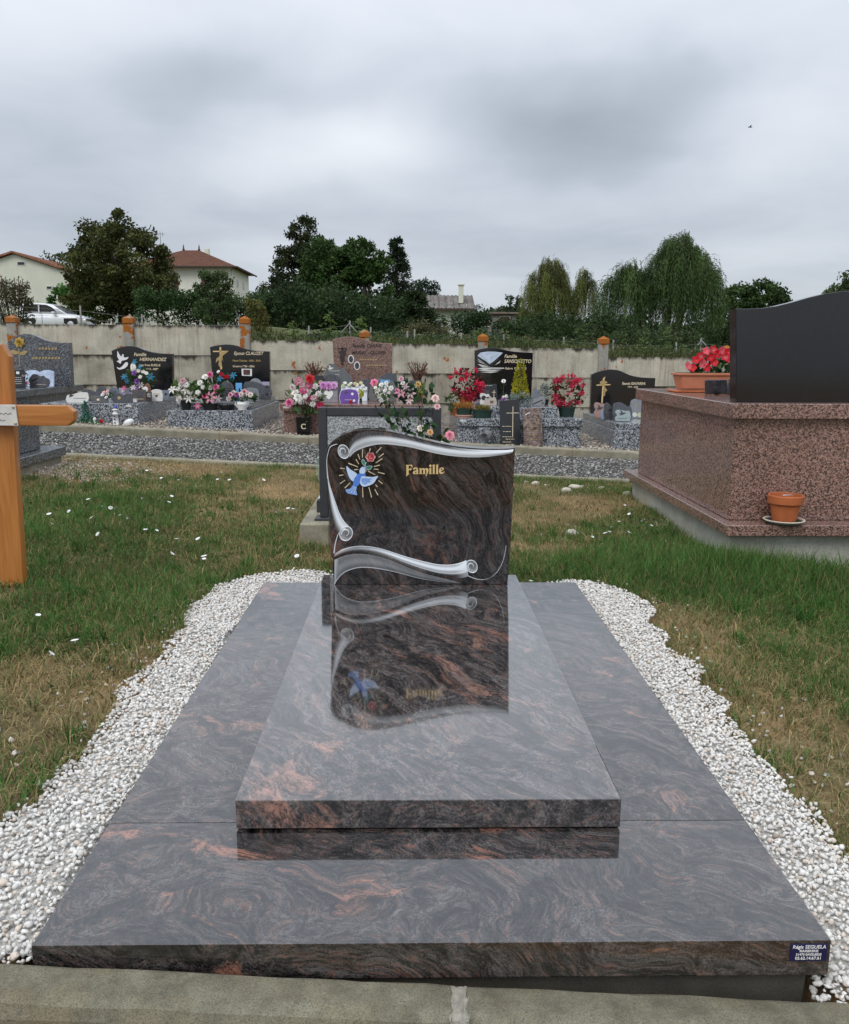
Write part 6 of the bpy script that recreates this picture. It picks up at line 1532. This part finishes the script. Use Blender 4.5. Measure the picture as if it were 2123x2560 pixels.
mass('bramble_thicket', 'dark undergrowth below the dark tree on the right', 15.2, 22, 44, 47, 1.6, 7000, .17, (.04, .066, .024), cat='bush', k=100, cr=.45, group='bushes beyond the wall')
mass('round_bush', 'rounded dark bush before the shed with brown windows', 1.22, 2.15, 23.5, 24.5, .80, 3800, .075, (.036, .066, .026), cat='bush', k=50, cr=.2, group='bushes beyond the wall')
mass('round_bush', 'second dark bush right of the rounded one', 2.6, 3.6, 25, 26, .75, 3400, .08, (.04, .072, .027), cat='bush', k=46, cr=.2, group='bushes beyond the wall')
mass('clipped_hedge', 'short clipped yellowish hedge above the wall', 2.2, 2.92, 18.8, 19.3, .27, 2600, .045, (.085, .095, .035), k=60, cr=.1, wob=.1)
mass('broom_bush', 'brownish broom bush above the wall behind the pink grave', -.18, .78, 17.6, 18.4, .48, 3400, .05, (.095, .095, .045), cat='bush', k=60, cr=.12, group='bushes beyond the wall')
mass('yellow_bush', 'yellow green bush rising beside the third post', -3.0, -2.62, 14.3, 14.8, .52, 1500, .05, (.11, .11, .03), cat='bush', k=30, cr=.1, group='bushes beyond the wall')
mass('dark_shrub', 'dark shrub behind the big willow foot', 4.2, 7.5, 20, 21.5, .6, 5200, .08, (.06, .085, .032), cat='bush', k=80, cr=.2, group='bushes beyond the wall')
t = thing('buddleia_bush', 'brown seeded shrub at the left edge above the wall', 'bush', (-8.32, 17, gz(-8.32, 17)), 0, 'bushes beyond the wall')
P_, ix = clumped(2600, [(0, 0, .35, .36, .4, .42), (.0, 0, .75, .25, .3, .25)], 60, .16, .4)
leaf_mesh('foliage', P_, rng.uniform(.04, .08, 2600), tint(2600, (.075, .075, .035), .5), t, .4)
st_ = []
sp_ = []
for _ in range(26):
    a, b = rnd.uniform(-.34, .34), rnd.uniform(-.3, .3); zt = rnd.uniform(.80, 1.08)
    st_.append(([(a * .5, b * .5, .1), (a, b, zt)], .008)); sp_.append(np.stack([a + rng.normal(size=22) * .022, b + rng.normal(size=22) * .022, zt - rng.random(22) * .25], 1))
tubes('stems', st_, M['twig'], t, 4)
sp_ = np.concatenate(sp_); leaf_mesh('seed_spikes', sp_, rng.uniform(.025, .05, len(sp_)), tint(len(sp_), (.085, .048, .035), .4), t, .5)['kind'] = 'stuff'
# feathery saplings poking above the wall
for x_, y_, h_, c_, lb in ((-1.54, 14.6, .62, (.11, .17, .04), 'young ailanthus shoot above the wall behind the pink headstone'), (-.95, 14.5, .55, (.13, .20, .045), 'bright ailanthus shoot next to the pink headstone'), (4.66, 14.6, .62, (.085, .13, .04), 'tall ailanthus shoot above the plain black headstone'), (4.17, 14.4, .42, (.09, .14, .04), 'shorter ailanthus shoot beside the tall one'), (-2.2, 14.5, .42, (.11, .16, .045), 'low ailanthus shoot right of the yellow bush'), (1.2, 14.8, .40, (.09, .14, .04), 'ailanthus shoot left of the valley headstone')):
    t = thing('sapling', lb, 'plant', (x_, y_, gz(x_, y_)), 0, 'ailanthus shoots above the wall')
    tubes('stem', [([(0, 0, -.05), (.03, 0, h_ * .6), (.0, 0, h_)], [.012, .008, .004])], M['stem'], t, 5)
    P_, U_ = [], []
    for j in range(9):
        a = j * 2.4; z0_ = h_ * (.25 + .75 * j / 9); L = .20 * (1.05 - j / 14)
        for s in np.linspace(.2, 1, 9):
            for sd in (-1, 1):
                P_.append((L * s * math.cos(a), L * s * math.sin(a), z0_ + L * .5 * s - .10 * s * s)); U_.append((-math.sin(a) * sd, math.cos(a) * sd, -.1))
    leaf_mesh('foliage', np.array(P_), np.full(len(P_), .06), tint(len(P_), c_, .3), t, .42, up=np.array(U_) * 2)
# rough grass and weeds along the top of the wall
N = 30000
x = rng.uniform(-10, 8.5, N); y = 13.05 + rng.random(N) ** 1.5 * 6
dens = fbm(x, y, .9)
k_ = rng.random(N) < np.clip(dens * 1.5 - .15, 0, 1)
x, y = x[k_], y[k_]; n_ = len(x)
tone = fbm(x + 5, y, .7)[:, None]
c_ = np.array([.045, .065, .02]) * (1 - tone) + np.array([.15, .135, .062]) * tone
blades('verge_grass', x, y, rng.uniform(.06, .34, n_) * (.25 + .9 * fbm(x, y + 9, 1.4)) * np.where(x < -2.8, .45, 1.0), rng.uniform(.008, .02, n_), rng.uniform(.1, .9, n_), c_ * rng.uniform(.6, 1.4, (n_, 1)), 'rough weeds and grass along the top of the wall')
kk = 420
C = np.stack([rng.uniform(-2.6, 8.5, kk), 13.6 + rng.random(kk) ** 1.4 * 10], 1)
hh = (.06 + .30 * fbm(C[:, 0] * 1.2, C[:, 1], .9)) * rng.uniform(.5, 1.2, kk)
tn = rng.choice(4, kk, p=[.4, .25, .2, .15])
pal = np.array([(.045, .075, .025), (.085, .12, .035), (.12, .115, .055), (.035, .055, .022)])
n_ = 24000; ix = rng.integers(0, kk, n_)
P_ = np.stack([C[ix, 0] + rng.normal(size=n_) * .13, C[ix, 1] + rng.normal(size=n_) * .15, G(C[ix, 0], C[ix, 1]) + hh[ix] * rng.random(n_) ** .7], 1)
o_ = leaf_mesh('undergrowth', P_, rng.uniform(.03, .085, n_), pal[tn[ix]] * rng.uniform(.5, 1.4, (n_, 1)), None, .5)
tag(o_, 'tangled weeds and brambles above the wall', 'weeds', None, 'stuff')
N = 30000
x = rng.uniform(-110, 120, N); y = rng.uniform(125, 150, N)
P_ = np.stack([x, y, G(x, y) - .4 + rng.random(N) ** .8 * (2.6 + 3.6 * fbm(x, y * .2, .11))], 1)
o_ = leaf_mesh('treeline', P_, rng.uniform(.7, 1.4, N), tint(N, (.032, .050, .024), .35), None, .8)
tag(o_, 'far dark line of woodland along the horizon', 'woodland', None, 'stuff')
# ------------------------------------------------------------------ green bin
t = thing('green_bin', 'dark green compost bin behind the wall', 'bin', (2.07, 20, gz(2.07, 20)))
bm = box_bm(-.13, .13, -.13, .13, 0, .40, .015)
for v in bm.verts:
    if v.co.z < .2: v.co.x *= .85; v.co.y *= .85
bmo('body', bm, M['greenpot'], t); box('lid', (-.145, .145, -.145, .145, .401, .43), M['greenpot'], t, bev=.01)
# ------------------------------------------------------------------ houses
def stucco(name, c):
    m, n = newmat(name); p = obj_co(n)
    col = n.mix(n.ramp(n.noise(n.vm('MULTIPLY', p, (1, 1, .35)), .8, 6, .7), [(.35, .0), (.75, 1.0)]), tuple(v * .84 for v in c), c)
    finish(n, col, .9, n.noise(p, 25, 3, .6), .2, .01, spec=.2); return m
def tiles(name, a, b, sx, axis):
    m, n = newmat(name); p = obj_co(n)
    w = n.n('ShaderNodeTexWave', wave_type='BANDS', bands_direction=axis, i={'Vector': p, 'Scale': sx, 'Distortion': .4}).outputs['Fac']
    v = n.vor(n.vm('MULTIPLY', p, (5, 5, 5)), 1.0, out='Color')
    col = n.mix(n.n('ShaderNodeSeparateColor', i={0: v}).outputs[0], a, b)
    col = n.mix(n.ramp(n.noise(p, .9, 5, .7), [(.45, 0.0), (.7, .6)]), col, (.10, .055, .035))
    finish(n, col, .85, w, 1.0, .08, spec=.2); return m
cream = stucco('cream_render', (.80, .78, .68)); cream2 = stucco('pale_render', (.68, .68, .58))
roofm = tiles('roof_tile', (.13, .05, .032), (.20, .085, .052), 2.6, 'X'); roofm2 = tiles('roof_tile_red', (.22, .085, .05), (.32, .15, .09), 2.6, 'Y')
shut = plain((.085, .018, .014), .6, .2, name='maroon_shutter'); glass = plain((.02, .023, .027), .15, .2, name='window_glass'); eave = plain((.05, .028, .02), .7, .2, name='eave_board')
ALONG = 'corrugated_sheet'
corr = tiles(ALONG, (.16, .15, .14), (.25, .235, .22), 1.7, 'X')
def window(parent, x0, x1, z0, z1, y, mat, recess=.06):
    w = box('window', (x0 - .05, x1 + .05, y - .03, y + .02, z0 - .05, z1 + .05), M['offwhite'], parent, bev=0)
    box('pane', (x0, x1, y - .036, y - .0305, z0, z1), mat, w, bev=0)
    return w
# hip roofed house
hz = gz(-18.5, 76)
t = thing('hip_roofed_house', 'two storey cream house with hipped red tile roof and maroon shutters', 'house', (0, 0, 0))
box('wall', (-24.5, -15.56, 75, 83, hz - .5, 8.22), cream, t, bev=.02)
bm = bmesh.new()
a = [bm.verts.new(v) for v in ((-25.1, 74.3, 8.22), (-14.95, 74.3, 8.22), (-14.95, 83.7, 8.22), (-25.1, 83.7, 8.22), (-20.6, 79, 10.05), (-19.2, 79, 10.05))]
for f in ((0, 1, 5, 4), (1, 2, 5), (2, 3, 4, 5), (3, 0, 4), (0, 3, 2, 1)): bm.faces.new([a[i] for i in f])
rf = bmo('roof', bm, roofm, t)
box('gutter', (-25.15, -14.9, 74.2, 74.32, 8.12, 8.25), eave, t, bev=.02); box('gutter', (-14.98, -14.86, 74.33, 83.7, 8.12, 8.25), eave, t, bev=.02)
for x_ in (-20.6, -19.2): lathe('finial', [(.09, 9.98), (.12, 10.1), (.05, 10.25), (.07, 10.32), (0, 10.6)], roofm, rf, seg=8, cx=x_, cy=79)
box('chimney', (-18.6, -18.2, 78.4, 78.8, 9.4, 10.15), cream2, rf, bev=.02); box('chimney', (-22.7, -22.1, 77.6, 78.2, 9.1, 10.35), cream2, rf, bev=.02)
an = tubes('antenna', [([(-22.3, 77.8, 10.3), (-22.3, 77.8, 11.5)], .025), ([(-22.75, 77.8, 11.3), (-21.9, 77.8, 11.3)], .02), ([(-22.7, 77.8, 11.05), (-22.7, 77.8, 11.4)], .02), ([(-22.5, 77.8, 11.1), (-22.5, 77.8, 11.45)], .02), ([(-22.1, 77.8, 11.1), (-22.1, 77.8, 11.45)], .02)], galv, rf, 5)
for x0, x1, z0, z1 in ((-20.98, -20.40, 6.36, 7.66), (-17.9, -16.9, 6.4, 7.68), (-23.6, -22.7, 6.4, 7.66)):
    window(t, x0 + .15, x1 - .15, z0, z1, 75, glass)
    box('shutter', (x0 - .25, x0 + .12, 74.93, 74.965, z0 - .03, z1 + .03), shut, t, bev=.01); box('shutter', (x1 - .12, x1 + .25, 74.93, 74.965, z0 - .03, z1 + .03), shut, t, bev=.01)
for y_ in (77.6, 80.2):
    w_ = box('window', (-15.562, -15.53, y_ - .32, y_ + .32, 6.70, 7.40), M['offwhite'], t, bev=0); box('pane', (-15.5295, -15.52, y_ - .25, y_ + .25, 6.77, 7.33), glass, w_, bev=0)
tubes('downpipe', [([(-15.5, 74.95, 8.1), (-15.5, 74.95, hz)], .05)], cream2, t, 6)
# gabled house at the left edge
t = thing('gabled_house', 'cream gabled house with long red tile roof at the left edge', 'house', (0, 0, 0))
hz = gz(-28, 66)
plate('wall', [(-34.5, hz - .5), (-24.9, hz - .5), (-24.9, 6.62), (-29.2, 8.02), (-34.5, 6.3)], 64, 74, cream2, t, bev=0)
rf = plate('roof', [(-35.2, 6.16), (-29.2, 8.08), (-24.2, 6.46), (-24.2, 6.60), (-29.2, 8.22), (-35.2, 6.30)], 63.7, 74.3, roofm2, t, bev=0)
box('chimney', (-25.6, -24.75, 65.2, 66.0, 6.4, 7.75), cream2, rf, bev=.02)
w_ = window(t, -28.95, -28.45, 7.25, 7.45, 64, glass)
window(t, -26.95, -26.6, 5.55, 5.72, 64, glass)
box('annex_wall', (-24.88, -22.6, 64.8, 70, hz - .5, 5.75), cream2, t, bev=0); box('annex_roof', (-24.89, -22.3, 64.4, 70.4, 5.76, 5.95), eave, t, bev=.02)
w_ = box('window', (-24.5, -23.3, 64.76, 64.81, 4.6, 5.5), eave, t, bev=0)
# corrugated roof house
t = thing('corrugated_roof_house', 'small pale house with grey corrugated roof and thin chimney', 'house', (0, 0, 0))
hz = gz(2, 64)
plate('wall', [(-1.6, hz - .5), (4.0, hz - .5), (4.0, 4.15), (-1.6, 4.15)], 62, 67.5, cream2, t, bev=0)
bm = bmesh.new()
nx_ = 90
vs_ = []
for i in range(nx_ + 1):
    x_ = -2.0 + 6.6 * i / nx_; q = .035 * math.sin(i * math.pi * .5) 
    vs_.append((bm.verts.new((x_, 61.5, 4.18 + q)), bm.verts.new((x_, 64.8, 5.30 + q)), bm.verts.new((x_, 68.2, 4.1 + q))))
for p_, q_ in zip(vs_, vs_[1:]): bm.faces.new((p_[0], q_[0], q_[1], p_[1])); bm.faces.new((p_[1], q_[1], q_[2], p_[2]))
rf = bmo('roof', bm, corr, t)
box('fascia', (-2.0, 4.6, 61.44, 61.5, 4.02, 4.17), eave, t, bev=0)
box('gable', (3.99, 4.04, 62.02, 67.4, 4.1, 4.5), cream2, t, bev=0)
box('chimney', (3.45, 3.79, 62.6, 62.95, 4.6, 5.85), cream2, rf, bev=.02); box('chimney_cap', (3.38, 3.86, 62.53, 63.02, 5.86, 5.98), cream2, rf, bev=.02)
window(t, .45, 1.0, 2.55, 3.35, 62, shut)
tubes('downpipe', [([(3.9, 61.92, 4.1), (3.9, 61.92, hz)], .05)], eave, t, 6)
t = thing('shed', 'low weathered shed with brown windows right of the corrugated roof', 'shed', (0, 0, 0))
hz = gz(7, 70)
box('wall', (4.4, 8.6, 70, 73, hz - .5, 4.15), plain((.20, .185, .165), .9, .3, scale=2), t, bev=.01)
box('roof', (4.2, 8.8, 69.7, 73.4, 4.16, 4.32), plain((.17, .13, .105), .9, .3, scale=3), t, bev=.02)
for x0 in (5.6, 7.3): window(t, x0, x0 + .75, 3.2, 3.95, 70, shut)
# ------------------------------------------------------------------ white car parked above the wall
t = thing('parked_car', 'white crossover car parked above the wall by the gabled house', 'car', (-22.0, 53, gz(-22, 53) - .22), R(-6))
t.scale = (1.04, 1, 1.0)
carp = plain((.70, .72, .75), .25, .05, coat=.6, name='white_car_paint'); tyre = plain((.012, .012, .012), .8, .2, name='tyre'); tint_ = plain((.010, .011, .013), .35, .1, name='tinted_glass')
def loft(name, secs, mat, parent, smooth=True):
    """secs: (x, [(y, z), ...]) cross-sections"""
    V, F = [], []
    m = len(secs[0][1])
    for x_, s in secs: V += [(x_, a, b) for a, b in s]
    for i in range(len(secs) - 1):
        for j in range(m): F.append((i * m + j, (i + 1) * m + j, (i + 1) * m + (j + 1) % m, i * m + (j + 1) % m))
    F.append(tuple(range(m))[::-1]); F.append(tuple((len(secs) - 1) * m + j for j in range(m)))
    return raw(name, V, F, mat, parent, smooth)
def sec(w, z0, z1): return [(-w, z0 + .1), (-w * .9, z0), (w * .9, z0), (w, z0 + .1), (w * 1.0, z0 + (z1 - z0) * .6), (w * .94, z1 - .04), (w * .7, z1), (-w * .7, z1), (-w * .94, z1 - .04), (-w, z0 + (z1 - z0) * .6)]
loft('body', [(-1.95, sec(.74, .42, 1.02)), (-1.86, sec(.84, .30, 1.06)), (-1.2, sec(.88, .22, 1.06)), (0, sec(.90, .20, 1.03)), (.85, sec(.90, .20, 1.0)), (1.5, sec(.88, .22, .95)), (1.95, sec(.82, .28, .86)), (2.12, sec(.66, .38, .72))], carp, t)
def gsec(w, z0, z1): return [(-w, z0), (w, z0), (w * .86, z1 - .05), (w * .78, z1), (-w * .78, z1), (-w * .86, z1 - .05)]
loft('roof', [(-1.93, gsec(.76, 1.0, 1.12)), (-1.72, gsec(.80, 1.0, 1.54)), (-1.0, gsec(.82, 1.0, 1.63)), (-.3, gsec(.82, .98, 1.63)), (.2, gsec(.82, .97, 1.52)), (1.0, gsec(.80, .95, 1.03))], carp, t)
plate('side_glass', [(-1.62, 1.09), (.46, 1.05), (.18, 1.34), (-.15, 1.48), (-.85, 1.52), (-1.5, 1.44)], -.875, -.74, tint_, t, bev=0).rotation_euler = (R(-4), 0, 0)
bm = bmesh.new(); a = [bm.verts.new(v) for v in ((.22, -.60, 1.51), (.22, .60, 1.51), (.97, .66, 1.05), (.97, -.66, 1.05))]; bm.faces.new(a); bmo('windscreen', bm, tint_, t).location.z = .012
box('door_pillar', (-.60, -.54, -.885, -.80, 1.06, 1.52), carp, t, bev=0)
for x_ in (-1.22, 1.32):
    for s_ in (-1, 1):
        w_ = lathe('wheel', [(0, -.10), (.20, -.11), (.33, -.10), (.35, -.06), (.35, .06), (.33, .10), (0, .10)], tyre, t, seg=20); w_.rotation_euler = (R(90), 0, 0); w_.location = (x_, s_ * .80, .35)
        lathe('rim', [(0, .112), (.20, .115), (.22, .105), (0, .104)], M['steel'], w_, seg=14); lathe('rim', [(0, -.112), (.20, -.115), (.22, -.105), (0, -.104)], M['steel'], w_, seg=14)
        box('wheel_arch', (x_ - .40, x_ + .40, s_ * .905 - .004, s_ * .905 + .004, .42, .74), tyre, t, bev=.003)
for s_ in (-1, 1):
    box('mirror', (.28, .46, s_ * .98 - .09, s_ * .98 + .09, 1.0, 1.13), carp, t, bev=.03, seg=2); box('headlight', (1.78, 2.03, s_ * .60 - .12, s_ * .60 + .12, .66, .755), glass, t, bev=.02)
box('door_seam', (-.405, -.395, -.912, -.895, .3, 1.0), tyre, t, bev=0); box('sill', (-1.0, .75, -.905, -.87, .2, .30), tyre, t, bev=.01)
# a bird passing under the clouds
t = thing('bird', 'tiny dark bird flying below the clouds', 'bird', (23.0, 60, 16.2))
loft('body', [(-.16, [(0, 0), (.01, .01), (-.01, .01)]), (-.06, [(0, -.03), (.03, .02), (-.03, .02)]), (.08, [(0, -.03), (.03, .02), (-.03, .02)]), (.18, [(0, 0), (.006, .01), (-.006, .01)])], BK, t)
for s_ in (-1, 1): raw('wing', [(.06, 0, .01), (-.05, 0, .01), (-.03, s_ * .2, .09), (-.06, s_ * .34, .05), (.03, s_ * .2, .10)], [(0, 1, 2, 4), (4, 2, 3)], BK, t)
# ------------------------------------------------------------------ lettering and flat figures become plain meshes
bpy.context.view_layer.update()
dg = bpy.context.evaluated_depsgraph_get()
_done = []
for o in [o for o in scene.objects if o.type in ('CURVE', 'FONT')]:
    me = bpy.data.meshes.new_from_object(o.evaluated_get(dg), depsgraph=dg)
    m_ = o.data.materials[0]
    if not me.materials: me.materials.append(m_)
    _done.append((o, me))
for o, me in _done:
    nm, par, mb, kids = o.name, o.parent, o.matrix_basis.copy(), list(o.children)
    o.name = nm + '_old'
    q = bpy.data.objects.new(nm, me); COL.objects.link(q)
    q.parent = par; q.matrix_basis = mb
    bpy.data.objects.remove(o)
